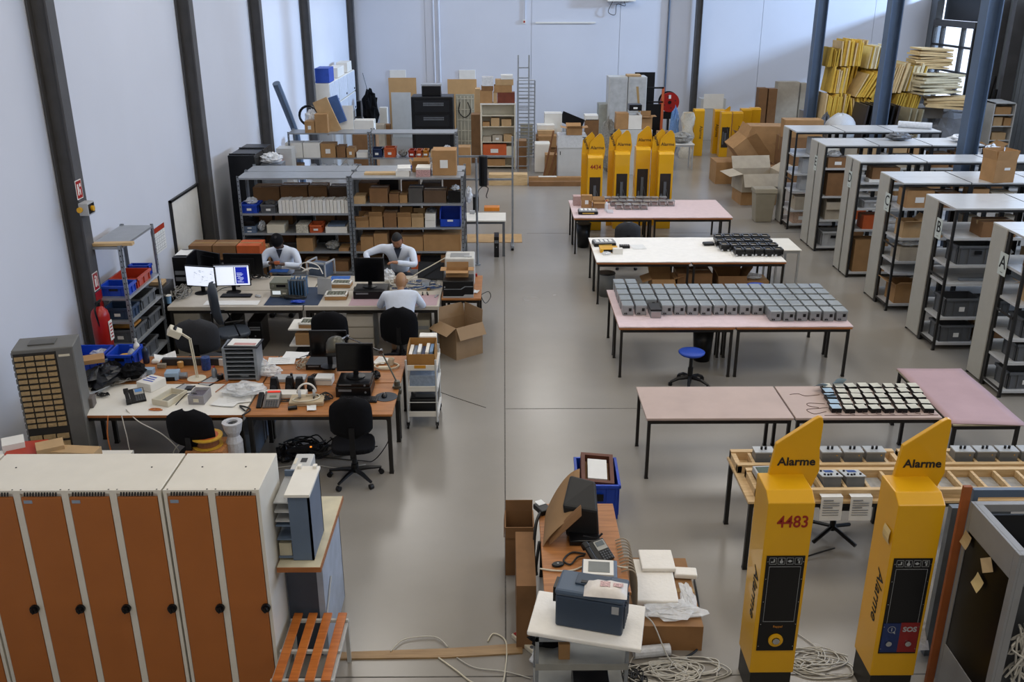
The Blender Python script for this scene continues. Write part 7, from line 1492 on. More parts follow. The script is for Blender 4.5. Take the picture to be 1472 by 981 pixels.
slab('pile_base', 'brown carton block carrying the pile right of the ladders', 'box', 1.4, 29.5, 0, .8, .9, .75, CARD3); slab('white_tub', 'white plastic tub low in the pile', 'tub', 1.12, 27.6, 0, .45, .5, .85, WHITE, bevel=.03)
for i in range(3): o = MB().box(0, 0, 0, .05, .03, 1.35).build('wood_stick', wood('brown_stick', '70482a', '8c5c36'), loc=(1.1 + i * .12, 26.6, .0), rot=(R_(-6), R_(12 + i * 5), 0)); tag(o, 'brown wooden stick leaning on the pile, %s from the ladders' % ORD[i], 'stick', 'brown sticks')
t = thing('wrapped_cabinet', 'white cabinet wrapped in film beside the first yellow post', 'cabinet', (1.5, 26, 0)); MB().box(0, 0, 0, .76, .6, 1.26).build('cabinet', GREYPAINT, t, bevel=.01); MB().box(-.02, -.02, .95, .78, .62, 1.29).build('film_wrap', FILM, t); MB().box(.05, -.006, .75, .07, 0, .85).build('handle', BLACKP, t)
cp('open brown carton with flaps on the wrapped cabinet', 815, 185, 837, 195, 26, .4, zb=1.292, m_=CARD, op=1, flaps=(60, 80, 60, 80)); o = MB().box(-.25, 0, 0, .5, .06, .35).build('black_angle', BLACKP, loc=(2.0, 30.4, .98), rot=(0, R_(22), 0)); tag(o, 'black angled plate lying above the pile', 'plate'); slab('plate_stand', 'grey upright case under the black angled plate', 'case', 2.1, 30.5, 0, .4, .3, .88, LGREYC)
# floor beams
o = MB().box(-.42, 25.5, 0, .64, 25.85, .3).build('pine_beam', PINE, bevel=.004); tag(o, 'pale pine beam block lying on the floor near the ladders', 'beam'); o.name = 'pine_block'
for i, (x0, x1, y, h, m_, l) in enumerate(((.68, 2.62, 25.4, .12, CARD3, 'long brown carton strip on the floor, front'), (.68, 2.62, 25.62, .2, CARD, 'long brown carton strip on the floor, back'))): cbox(l, (x0 + x1) / 2, y + .08, 0, x1 - x0, .18, h, m_=m_, tape=0)
slab('white_strip', 'white strip lying on the long brown cartons', 'strip', 1.2, 25.68, .201, .5, .12, .02, WHITE)
# cabinets behind the yellow posts
for i, (x0, x1) in enumerate(((3.38, 4.0), (4.02, 4.62))):
    t = thing('tall_grey_cabinet', 'tall pale grey cabinet behind the yellow posts, %s' % ('aisle side' if i == 0 else 'shelving side, with a brown smear'), 'cabinet', (x0, 31, 0)); MB().box(0, 0, 0, x1 - x0, .7, 2.4).build('carcass', GREYPAINT, t, bevel=.01); MB().box(.04, -.012, .1, x1 - x0 - .04, 0, 2.35).build('door', mat('pale_door', 'b2b4b4', .4), t)
    if i: MB().prism([(.25, 2.1), (.33, 2.1), (.42, 1.3), (.36, 1.3)], -.016, -.012, 'y').build('brown_smear', TAPE, t)
cp('tan flat lid on the tall grey cabinet', 902, 108, 922, 113, 31, .5, zb=2.402, m_=CARD2, tape=0); bk('narrow_cabinet', 'narrow side of an older grey cabinet left of the tall ones', 'cabinet', 861, 150, 874, 0, 31.2, .6, mat('old_grey', '97988f', .5)) 
t = bk('low_white_cabinet', 'low white cabinet with dark vent behind the slim yellow post', 'cabinet', 888, 187, 938, 0, 27, .6, GREYPAINT); MB().box(.1, -.31, .3, .4, -.3, .6).build('dark_vent', BLACKP, t, loc=(0, 0, .45))
cp('open tan carton on the low white cabinet, left', 886, 163, 904, 181, 27.05, .4, zb=1.3, m_=CARD); cp('black and white product carton standing on the low white cabinet', 904, 166, 923, 186, 27.05, .4, zb=1.3, m_=WHITE, tape=0); cp('black printed carton on top of the product carton', 905, 151, 923, 163, 27.05, .38, zb=1.82, m_=BLACKP, tape=0, sheet=1); cp('open brown carton at the right of the low white cabinet', 923, 168, 938, 188, 27.1, .35, zb=1.3, m_=CARD, op=1, flaps=(90, 90, 5, 60))
bag('tangled white parts heap at the left of the low white cabinet', av(875, 190, 27.5)[0], 27.5, 0, .25, .2, 1.45, mat('grey_pack', '8c8b86'), name='parts_heap')
bk('black_panel_board', 'black board high behind the tall grey cabinets', 'board', 913, 104, 942, 0, 32.5, .06, BLACKP)
t = thing('door_surround', 'orange and black metal frame beside the tall grey cabinets', 'frame', (4.65, 31.3, 0)); b = MB(); b.box(.0, 0, 0, .06, .05, 2.05).box(0, 0, 2.0, .58, .05, 2.05).box(0, 0, 1.55, .58, .05, 1.6); b.build('black_bars', BLACKP, t); MB().box(.52, 0, 0, .6, .06, 2.05).build('orange_post', ORC, t); MB().box(.06, .06, 0, .52, .1, 1.5).build('dark_infill', BLACKP, t)
# red reel
t = thing('hose_reel', 'large red disc cable reel on a stand at the far wall', 'reel', (5.66, 32.6, 1.42)); MB().cyl((0, -.02, 0), (0, .02, 0), .33, n=36).build('front_disc', RED, t); MB().cyl((0, .02, 0), (0, .3, 0), .28, n=28).build('hose_pack', BLACKP, t); MB().cyl((0, .3, 0), (0, .33, 0), .34, n=36).build('rear_disc', BLACKP, t)
MB().cyl((0, -.05, 0), (0, -.02, 0), .06, n=16).build('hub', BLACKP, t); b = MB(); b.box(-.04, -.024, .12, .04, -.02, .24); b.build('white_label', PAPER, t); MB().box(-.2, -.1, -.55, .2, .3, -.34).box(-.03, .05, -1.42, .03, .25, -.5).box(-.25, -.1, -1.42, .25, .4, -1.38).build('stand', BLACKP, t)
b = MB(); [b.cyl((.2 * math.cos(a), -.03, .2 * math.sin(a)), (.2 * math.cos(a), -.02, .2 * math.sin(a)), .03, n=10) for a in (.3, 1.9, 3.6, 5.0)]; b.build('disc_hole', mat('dark_red', '5a0f0c', .5), t)
work_table('white machine table at the foot of the red reel', 4.95, 27.8, .7, .6, .75, WHITE, leg=LGREYC); bag('white machine parts heap on the small table by the yellow posts', 5.3, 28.1, .751, .3, .25, .3, mat('grey_pack', '8c8b86'), name='parts_heap')
cp('brown carton behind the white machine table', 946, 190, 964, 0, 30.5, .4, zb=0, m_=CARD)
bag('blue film curtain beside the wrapped column', av(968, 200, 30.3)[0], 30.3, 0, .16, .12, 1.4, film('blue_film_sheet', '6f9ad0', .7), name='blue_film')
t = thing('wrapped_post', 'bubble-wrapped upright post right of the red reel', 'post', (av(988, 200, 29.8)[0], 29.9, 0)); b = MB(); b.grid(20, 22, lambda u, v: ((.2 + .03 * math.sin(v * 17) + .015 * math.sin(u * 25 + v * 30)) * math.cos(2 * PI * u), (.15 + .02 * math.sin(v * 13)) * math.sin(2 * PI * u), 1.42 * v)); b.build('bubble_wrap', mat('bubble_cream', 'c9c3b4', .4, 0, .1, 20, .9, 30), t, smooth=True); MB().box(-.14, -.1, 0, .14, .1, 1.4).build('inner_post', YELL, t)
G3 = 'yellow posts stored at the far wall'
for i, (px, Y, h, win, rz, bl, lb) in enumerate(((1003, 30.2, 1.42, 0, 0, 0, 'yellow post at the far wall, leftmost beside the bubble wrap'), (1032, 30.6, 1.36, 0, 0, 0, 'yellow post at the far wall, second one, partly hidden'), (1042, 30.0, 1.36, 1, 0, 1, 'yellow post with open dark recess and small blade at the far wall'), (1058, 30.2, 1.34, 0, 0, 0, 'yellow post at the far wall right of the open one'), (1070, 30.5, 1.4, 0, 0, 0, 'yellow post at the far wall next to the cartons'), (1083, 30.7, 1.4, 0, 0, 0, 'yellow post at the far wall furthest right, behind the cartons'))):
    x = av(px, 200, Y)[0]; t = small_post(lb, (x - .16, Y, 0), blade=False, h1=h, win=bool(win), group=G3)
    if bl: MB().prism([(.05, h), (.3, h + .2), (.33, h + .18), (.33, h)], .28, .3, 'y').build('blade', YELL, t)
    text('Alarme', .14, INK, t, (.24 if i != 1 else .1, -.003, .75), (PI / 2, PI / 2, 0), bold=.001)
t = bk('white_cupboard', 'white cupboard behind the yellow posts at the far wall', 'cupboard', 1008, 142, 1044, 0, 33.5, .5, GREYPAINT); MB().box(-.35, -.26, .2, .35, -.25, .7).build('door', WHITE, t, loc=(0, 0, .9))
for a, b_, c, d, Y, m_, l in ((1092, 127, 1104, 0, 33, CARD3, 'tall dark brown slatted package at the far wall'), (1106, 128, 1118, 0, 33, CARD3, 'second tall brown package at the far wall'), (1119, 118, 1150, 0, 33.6, CARD4, 'tall film-wrapped beige package at the far wall'), (1152, 120, 1162, 0, 33.8, CARD4, 'narrow beige package beside the foam pile')): cp(l, a, b_, c, d, Y, .4, zb=0, m_=m_, tape=0)
for px, z in ((1134, 1.65), (1134, .75)): x = av(px, 150, 33.5)[0]; text('packaging', .18, INK, None, (x, 33.59, z), (PI / 2, -.15, 0), name='package_print') if 0 else None
# ---------------------------------------------------------------- mobile frame, small white table
t = thing('mobile_frame', 'tall grey tubular frame on feet standing in the middle of the hall', 'frame', (-.95, 19.06, 0))
for x in (0, 1.12): MB().box(x - .02, -.02, 0, x + .02, .02, 2.3).box(x - .03, -.3, 0.04, x + .03, .3, .09).build('upright', GALV, t); MB().cyl((x, -.28, 0), (x, -.28, .05), .03, n=10).cyl((x, .28, 0), (x, .28, .05), .03, n=10).build('foot', BLACKP, t)
for z in (1.43, 1.9): MB().box(0, -.015, z - .02, 1.12, .015, z + .02).build('crossbar', GALV, t)
t = thing('hanging_pad', 'black rolled pad with dangling cords hanging on the frame', 'pad', (-.43, 18.98, 1.31)); MB().lathe([(.08, 0), (.09, .02), (.09, .6), (.08, .62)], 14).build('pad', BLACKP, t); MB().tube(wob([(0, 0, .0), (-.1, 0, -.1), (-.15, 0, -.35), (-.2, 0, -.7)], 4), .008, 5).tube(wob([(.02, 0, 0), (.1, 0, -.05), (.06, 0, -.2), (.08, 0, -.25)], 4), .01, 5).tube([(.0, .0, .6), (0, .07, .63)], .01, 5).build('cord', CABLEB, t)
o = MB().cyl((-.53, 17.7, 0), (-.53, 17.7, 2.1), .022, n=10).cyl((-.53, 17.7, 0), (-.53, 17.7, .02), .06, n=12).build('grey_pole', GALV); tag(o, 'thin grey pole standing at the aisle end of the grey shelves', 'pole')
work_table('small white table behind the grey shelves in the middle of the hall', -.85, 18.3, .88, .7, .75, WHITE, leg=GREYC, ls=.05)
pt('orange_case', 'orange plastic case with white mark on the small white table', 'case', 707, 304, Z1, .32, .22, .08, mat('orange_case', 'cf7a12', .4)); pt('black_monitor_side', 'black flat screen edge on the small white table', 'monitor', 684, 304, Z1, .12, .3, .3, BLACKP); pt('grey_parts', 'grey switch box on the small white table', 'device', 679, 308, Z1, .1, .1, .06, LGREYC)
pc('narrow black computer tower standing under the small white table', -.16, 18.45, 0, .1, .4, .42)
o = MB().box(-.95, 19.4, 0, .38, 20.1, .012).build('cardboard_sheet', CARD2); tag(o, 'flat tan cardboard sheet lying on the floor beneath the frame', 'cardboard sheet')
tangle('black cables on the floor by the small white table', -.75, 18.2, 0, .14, .18, 3, CABLEB, .007, hz=.02, seed=41)
# ================================================================ NEAR TABLE CLUSTER (bottom centre)
work_table('orange wooden table in the foreground aisle with tipped monitor', .30, 6.05, .68, 1.33, .75, ORANGEW, ls=.04)
crate('blue crate full of picture-frame boards at the far end of the foreground table', .96, 8.62, 0, .46, .62, .4, BLUEC, tagw=0, rz=-.03)
t = thing('brown_frame_box', 'brown frame with white board lying tilted in the blue crate', 'frame', (.96, 8.65, .32), -.05, None, (R_(10), R_(4), -.05)); b = MB(); b.box(-.17, -.24, 0, .17, -.2, .12).box(-.17, .2, 0, .17, .24, .12).box(-.17, -.2, 0, -.13, .2, .12).box(.13, -.2, 0, .17, .2, .12); b.build('frame', mat('red_brown_frame', '5c3324', .6), t); MB().box(-.1, -.17, .08, .1, .15, .11).build('white_board', PAPER, t); MB().box(-.13, -.2, 0, .13, .2, .03).build('back', CARD3, t)
# tipped monitor + corrugated cardboard
t = thing('tipped_monitor', 'old black monitor lying tipped on the orange foreground table', 'monitor', (.68, 6.95, .751), .0)
BM2 = mat('matte_black_shell', '101216', .5); M_ = Matrix.Rotation(R_(-28), 4, 'Z')
MB().add([(-.16, -.12, 0), (.12, -.16, 0), (.14, .12, 0), (-.1, .16, 0), (-.2, -.1, .3), (.1, -.15, .27), (.1, .1, .42), (-.12, .18, .44)], [(0, 3, 2, 1), (4, 5, 6, 7), (0, 1, 5, 4), (1, 2, 6, 5), (2, 3, 7, 6), (3, 0, 4, 7)]).build('shell', BM2, t, bevel=.02)
MB().box(-.14, -.26, 0, .12, -.1, .05).build('stand', BLACKP, t, bevel=.01); MB().tube([(-.02, -.18, .05), (.1, -.22, .05), (.14, -.18, .07)], .01, 5).build('plug', BLACKP, t)
o = MB().grid(24, 10, lambda u, v: (.06 - .30 * u + .04 * v, -.22 + .5 * v - .1 * u, .40 * math.cos(u * PI / 2) ** .8 * (.55 + .45 * v) + .004 * math.sin(u * 150) + .01)).build('corrugated_sheet', mat('corrugated_brown', '927350', .85, 0, .08, 4), loc=(.56, 7.0, .75)); o.modifiers.new('s', 'SOLIDIFY').thickness = .005; tag(o, 'curved corrugated cardboard sheet leaning on the tipped monitor', 'cardboard sheet')
o = MB().grid(12, 6, lambda u, v: (.26 * u - .13, -.1 + .16 * v, .02 + .28 * u + .05 * math.sin(PI * v))).build('cardboard_flap', CARD3, loc=(.5, 6.78, .75)); o.modifiers.new('s', 'SOLIDIFY').thickness = .005; tag(o, 'lower brown cardboard flap in front of the tipped monitor', 'cardboard sheet')
t = thing('black_handset', 'black device with white label hanging over the left edge of the foreground table', 'device', (.33, 7.25, .751), .5); MB().box(-.05, -.08, 0, .06, .08, .05).build('body', BLACKP, t, bevel=.01); MB().box(-.02, .02, .05, .05, .1, .055).build('white_label', PAPER, t)
cable('black strap hanging down the left side of the foreground table', [(.32, 7.2, .78), (.27, 7.05, .74), (.25, 6.95, .5), (.27, 6.8, .4), (.26, 6.7, .55), (.29, 6.75, .76)], .014, CABLEB)
x, y = at(858, 802, .752); phone('black desk phone turned on the corner of the foreground table', x, y - .0, .795, .55 - 1.1 + 1.1, BLACKP, '4a5358')
cable('black looped cable on the orange foreground table', [at(842, 797, .76) + (.762,), at(822, 795, .76) + (.762,), at(810, 806, .76) + (.762,), at(820, 812, .76) + (.762,), at(830, 803, .76) + (.77,), at(840, 800, .76) + (.765,)], .008, CABLEB)
x, y = at(802, 813, .752); t = thing('remote_fob', 'small black oval fob on the orange foreground table', 'fob', (x, y, .752), .2); MB().lathe([(.03, 0), (.035, .008), (.03, .018), (.01, .02)], 16, M=Matrix.Scale(1.5, 4, (1, 0, 0))).build('body', BLACKP, t); MB().cyl((0, 0, .019), (0, 0, .022), .008, n=8).build('button', LGREYC, t)
cable('cream cable crossing the orange foreground table', [at(776, 818, .76) + (.76,), at(800, 821, .76) + (.76,), at(825, 820, .76) + (.76,), at(852, 812, .76) + (.77,), (.98, 6.3, .8)], .007, CREAM)
x, y = at(866, 835, .752); t = thing('tablet_panel', 'white framed grey screen lying on a blue-grey box', 'screen', (x - .02, y + .05, .752), -.1); MB().box(-.14, -.1, 0, .14, .14, .07).build('base_box', BLUEGREY, t, bevel=.01); MB().box(-.13, -.09, .07, .11, .11, .085).build('white_frame', WHITE, t); MB().box(-.09, -.06, .085, .08, .08, .088).build('screen', mat('grey_lcd', '5d615e', .3), t)
b = MB()
for k in range(11): b.tube(wob([(.93, 6.75 - k * .045, .765), (1.0, 6.74 - k * .045, .79), (1.05, 6.73 - k * .045, .73), (1.06, 6.7 - k * .045, .5), (1.07, 6.6 - k * .03, .3)], 4), .006, 5)
o = b.build('cable_bundle', mat('beige_cable', '9a8c78')); tag(o, 'row of beige and grey cables draped over the right edge of the foreground table', 'cables', kind='stuff')
# boxes left below
cbox('open brown carton on the floor left of the foreground table, rear', .13, 7.5, .0, .26, .3, .52, m_=CARD3, op=1, flaps=(175, 175, 2, 175)); cbox('tall brown film-wrapped carton leaning by the left side of the foreground table', .17, 6.72, 0, .16, .8, .62, m_=CARD3, tape=0)
# big carton with white foam
cbox('large low brown carton right of the foreground table with taped edges', 1.33, 6.78, 0, .62, .98, .24, m_=mat('warm_carton', '8f6840', .7, 0, .12, 5), rz=-.03)
slab('foam_block', 'large white foam slab lying on the low brown carton', 'foam', 1.3, 6.85, .243, .36, .62, .06, WHITES, rz=-.05, bevel=.015); slab('foam_block', 'second white foam slab under the large one, further back', 'foam', 1.36, 7.1, .304, .3, .3, .04, WHITES, rz=-.02, bevel=.01); slab('foam_block', 'small white foam piece sticking out to the right', 'foam', 1.6, 6.98, .25, .2, .12, .05, WHITES, rz=-.1, bevel=.012)
bag('clear film spread at the front of the white foam slab', 1.4, 6.46, .243, .26, .12, .05, FILM); bag('crumpled shiny film on the right edge of the low brown carton', 1.56, 6.65, .243, .06, .2, .04, FILM, seed=77)
t = thing('film_tube', 'clear film roll lying on the floor before the low brown carton', 'roll', (1.05, 6.2, 0)); MB().cyl((0, 0, .05), (.3, .04, .05), .05, n=14).build('roll', FILM2, t)
# white board on trolley with blue-grey case
t = thing('metal_cart', 'grey metal cart with two shelves in the foreground', 'cart', (.21, 5.36, 0))
for z in (.3, .62): MB().box(0, 0, z, .66, .38, z + .015).box(0, -.006, z - .025, .66, 0, z + .03).build('shelf', mat('cart_shelf', '8f8f8a', .4, .2), t)
for x in (0, .64):
    for y in (0, .36): MB().box(x, y, .04, x + .025, y + .025, .86).build('post', GALV, t); MB().cyl((x, y + .01, .03), (x + .02, y + .01, .03), .03, n=12).build('castor', BLACKP, t)
MB().box(-.0, 0, .84, .665, .385, .86).build('top_frame', GALV, t)
MB().box(.0, 0, .0, .1, .1, .12).build('brown_block', CARD, None, loc=(.38, 5.42, .636)); tag(bpy.data.objects['brown_block'], 'small brown block on the upper shelf of the metal cart', 'block'); bpy.data.objects['brown_block'].scale = (.8, .8, 1.1)
slab('black_box', 'black box on the lower shelf of the metal cart', 'box', .62, 5.5, .316, .26, .22, .14, BLACKP)
bag('dark blue cloth on the upper shelf of the metal cart', .3, 5.6, .637, .12, .08, .06, BLACKF, name='dark_cloth')
b = MB(); b.prism([(.15, 5.40), (.93, 5.20), (1.03, 5.68), (.25, 5.88)], .862, .9, 'z'); o = b.build('white_foam_board', WHITES, bevel=.01); tag(o, 'thick white foam board lying across the metal cart', 'foam board')
a0 = math.atan2(5.33 - 5.46, .81 - .35); t = thing('blue_case', 'dark blue-grey plastic tool case on the white foam board', 'case', (.35, 5.46, .902), a0); CB = mat('slate_blue_case', '2e3d50', .45, 0, .05)
MB().box(0, 0, 0, .48, .25, .26).build('body', CB, t, bevel=.015); MB().box(-.006, -.006, .26, .486, .256, .31).build('lid', mat('slate_blue_lid', '46566a', .45, 0, .05), t, bevel=.02); MB().box(.12, .09, .31, .36, .22, .325).build('top_handle_recess', CB, t, bevel=.006); MB().box(.16, .1, .325, .3, .13, .33).build('black_slot', BLACKP, t)
MB().box(-.03, .06, .16, .0, .19, .28).build('side_latch', BLACKP, t); MB().box(.4, -.004, .18, .45, .0, .24).build('grey_label', LGREYC, t); b = MB(); [b.box(.482, .04 + k * .035, .04, .49, .055 + k * .035, .22) for k in range(6)]; b.build('side_rib', CB, t)
o = MB().grid(10, 8, lambda u, v: (.3 * (u - .5), .18 * (v - .5), .05 * (1 - (2 * u - 1) ** 4) * (1 - (2 * v - 1) ** 4) + .006 * math.sin(u * 23) * math.sin(v * 17))).build('padded_envelope', mat('white_envelope', 'dcd6d0', .35, 0, .06, 12, .6, 14), loc=(.70, 5.44, 1.214), rz=-.15, smooth=True); MB().box(-.04, -.03, .05, .03, .03, .054).box(.05, -.02, .05, .12, .02, .052).build('red_print', mat('faded_red_print', 'c3a3a2', .6, 0, .5, 90), o); tag(o, 'white plastic envelope lying on the blue-grey case', 'envelope')
# floor plank, strips and cables
o = MB().prism([(-1.42, 6.19), (-.5, 6.2), (.14, 6.25), (.14, 6.37), (-.5, 6.31), (-1.4, 6.27)], 0, .015, 'z').build('wooden_cover_strip', wood('tan_strip', '8c6f4a', 'a3855c')); tag(o, 'long tan floor strip running from the bench to the metal cart', 'floor strip')
t = thing('power_strip', 'cream power strip with red switch on the floor beside the cart', 'power strip', (.17, 6.35, 0), -.9); MB().box(-.16, -.03, 0, .16, .03, .04).build('body', CREAM, t, bevel=.006); MB().box(-.15, -.015, .04, -.11, .015, .046).build('red_switch', RED, t); [MB().cyl((-.06 + k * .07, 0, .04), (-.06 + k * .07, 0, .042), .02, n=12).build('socket', GREYC, t) for k in range(3)]
bag('grey crumpled film on the floor beside the metal cart', .3, 6.15, 0, .1, .1, .08, FILM)
for i, (pts, r, m_, l) in enumerate((
    ([(-.95, 6.27, .02), (-.85, 6.42, .02), (-.6, 6.45, .02), (-.48, 6.32, .02)], .006, CABLEW, 'grey cable arch behind the tan floor strip'),
    ([(-.55, 6.2, .01), (-.4, 6.05, .01), (-.25, 5.9, .01), (-.05, 5.85, .01), (.0, 6.1, .01), (.0, 6.4, .01), (-.1, 6.5, .01), (-.15, 6.4, .01)], .007, CREAM, 'cream cable loop in front of the tan floor strip'),
    ([(-.4, 6.2, .01), (-.25, 6.08, .01), (0, 6.03, .01), (.2, 5.95, .01)], .005, CABLEW, 'thin grey cable from the floor strip to the cart'),
    ([(1.75, 7.25, .01), (1.72, 6.9, .01), (1.66, 6.6, .01), (1.6, 6.3, .01), (1.35, 6.12, .01), (1.2, 6.05, .01)], .009, CABLEB, 'black cable running from the pale table towards the cart'),
    ([(1.05, 6.4, .3), (1.2, 6.3, .28), (1.35, 6.1, .03), (1.6, 6.0, .01), (1.75, 6.1, .01)], .006, CABLEW, 'grey cable dropping over the low brown carton'),
    ([(2.3, 6.3, .01), (2.4, 6.5, .01), (2.5, 6.45, .01), (2.6, 6.2, .01), (2.3, 6.1, .01), (2.2, 6.0, .01)], .005, CABLEW, 'pale cable arch between the two large yellow posts'))): cable(l, pts, r, m_)
tangle('nest of grey and cream cables on the floor right of the cart', 1.35, 6.02, 0, .42, .2, 16, CABLEW, .006, hz=.03, seed=51); tangle('nest of pale cables at the foot of the large yellow posts', 2.45, 6.12, 0, .36, .18, 10, CABLEW, .006, hz=.03, seed=52)
tangle('black and cream cables beside the cart legs', 1.02, 5.95, 0, .12, .16, 6, CABLEB, .006, hz=.04, seed=53)
tag(MB().grid(6, 4, lambda u, v: (.1 + .3 * u, .3 * v, .1 + .35 * u * v)).build('white_film_sheet', mat('white_film_solid', 'b9b9bc'), loc=(3.05, 6.15, 0)), 'white film sheet hanging between the second post and the kiosk', 'film')
# ================================================================ PEOPLE
def skinned(name, pts, edges, radii, m_, parent=None, sub=2):
    me = bpy.data.meshes.new(name); me.from_pydata([tuple(p) for p in pts], edges, []); me.materials.append(m_)
    o = bpy.data.objects.new(name, me); COL.objects.link(o); o.parent = parent
    sk = o.modifiers.new('skin', 'SKIN'); sk.use_smooth_shade = True
    if not me.skin_vertices: 
        bm = bmesh.new(); bm.from_mesh(me); bm.verts.layers.skin.verify(); bm.to_mesh(me); bm.free()
    for i, r in enumerate(radii):
        v = me.skin_vertices[0].data[i]; v.radius = r if isinstance(r, tuple) else (r, r); v.use_root = i == 0
    s_ = o.modifiers.new('sub', 'SUBSURF'); s_.levels = sub; s_.render_levels = sub
    return o
def head(parent, c, rx, rz, skin, hair, kind, beard=0):
    """c centre; rx pitch forward, rz facing (0 = +Y)"""
    M_ = Matrix.Translation(c) @ Matrix.Rotation(rz, 4, 'Z') @ Matrix.Rotation(rx, 4, 'X') @ Matrix.Scale(1.14, 4)
    def surf(k=1.0):
        vs = []; n, m2 = 20, 14
        for j in range(m2 + 1):
            th = PI * j / m2; z = math.cos(th)
            for i in range(n):
                f = 2 * PI * i / n; x, y = math.sin(th) * math.cos(f), math.sin(th) * math.sin(f)
                w_ = .074 * (1 - .22 * max(0, -z) ** 1.5); d = .094 * (1 - .1 * max(0, -z))
                yy_ = y * d
                if y > 0:
                    yy_ += .006 * max(0, -z) + .016 * math.exp(-(x / .16) ** 2 - ((z + .12) / .17) ** 2) * (y > .6)
                    yy_ -= .007 * (math.exp(-((abs(x) - .4) / .18) ** 2 - ((z - .08) / .14) ** 2))
                    yy_ += .005 * math.exp(-(x / .3) ** 2 - ((z + .5) / .1) ** 2)
                vs.append((x * w_ * k, yy_ * k, z * .118 * k))
        fs = [(j * n + i, j * n + (i + 1) % n, (j + 1) * n + (i + 1) % n, (j + 1) * n + i) for j in range(m2) for i in range(n)]
        return vs, fs, n
    vs, fs, n = surf(); b = MB().add(vs, fs, 0, M_); h = b.build('head', skin, parent, smooth=True)
    b = MB()
    for sx in (-1, 1): b.tube([M_ @ Vector((sx * .072, -.005, .02)), M_ @ Vector((sx * .084, -.012, .025)), M_ @ Vector((sx * .082, -.008, -.015)), M_ @ Vector((sx * .072, 0, -.025))], .008, 6)
    b.build('ear', skin, h)
    b = MB()
    for sx in (-1, 1): b.add([M_ @ Vector((sx * .03 + dx, .086, .01 + dz)) for dx, dz in ((-.012, 0), (0, -.005), (.012, 0), (0, .006))], [(0, 1, 2, 3)])
    for sx in (-1, 1): b.add([M_ @ Vector((sx * .03 + dx, .09, .03 + dz)) for dx, dz in ((-.016, 0), (.016, 0), (.014, .006), (-.014, .006))], [(0, 1, 2, 3)])
    b.build('eyes', HAIR, h); MB().add([M_ @ Vector(p) for p in ((-.022, .094, -.055), (.022, .094, -.055), (.016, .096, -.048), (-.016, .096, -.048))], [(0, 1, 2, 3)]).build('mouth', mat('lip', '6e3b30', .6), h)
    if kind != 'bald':
        vs, fs, n = surf(1.09); keep = []
        for f in fs:
            cx_, cy_, cz_ = [sum(vs[i][q] for i in f) / 4 for q in range(3)]
            if cz_ > .045 or (cy_ < -.005 and cz_ > -.06) or (beard and cy_ > .02 and cz_ < -.065): keep.append(f)
        vs = [(x, y, z + (.01 if z > .05 else 0)) for x, y, z in vs]
        MB().add(vs, keep, 0, M_).build('hair', hair, parent, smooth=True)
    if kind == 'cap':
        b = MB(); b.lathe([(.088, .03), (.09, .07), (.07, .118), (.02, .135)], 20, M=M_ @ Matrix.Scale(1.15, 4, (0, 1, 0))); b.build('cap', BLACKF, parent, smooth=True)
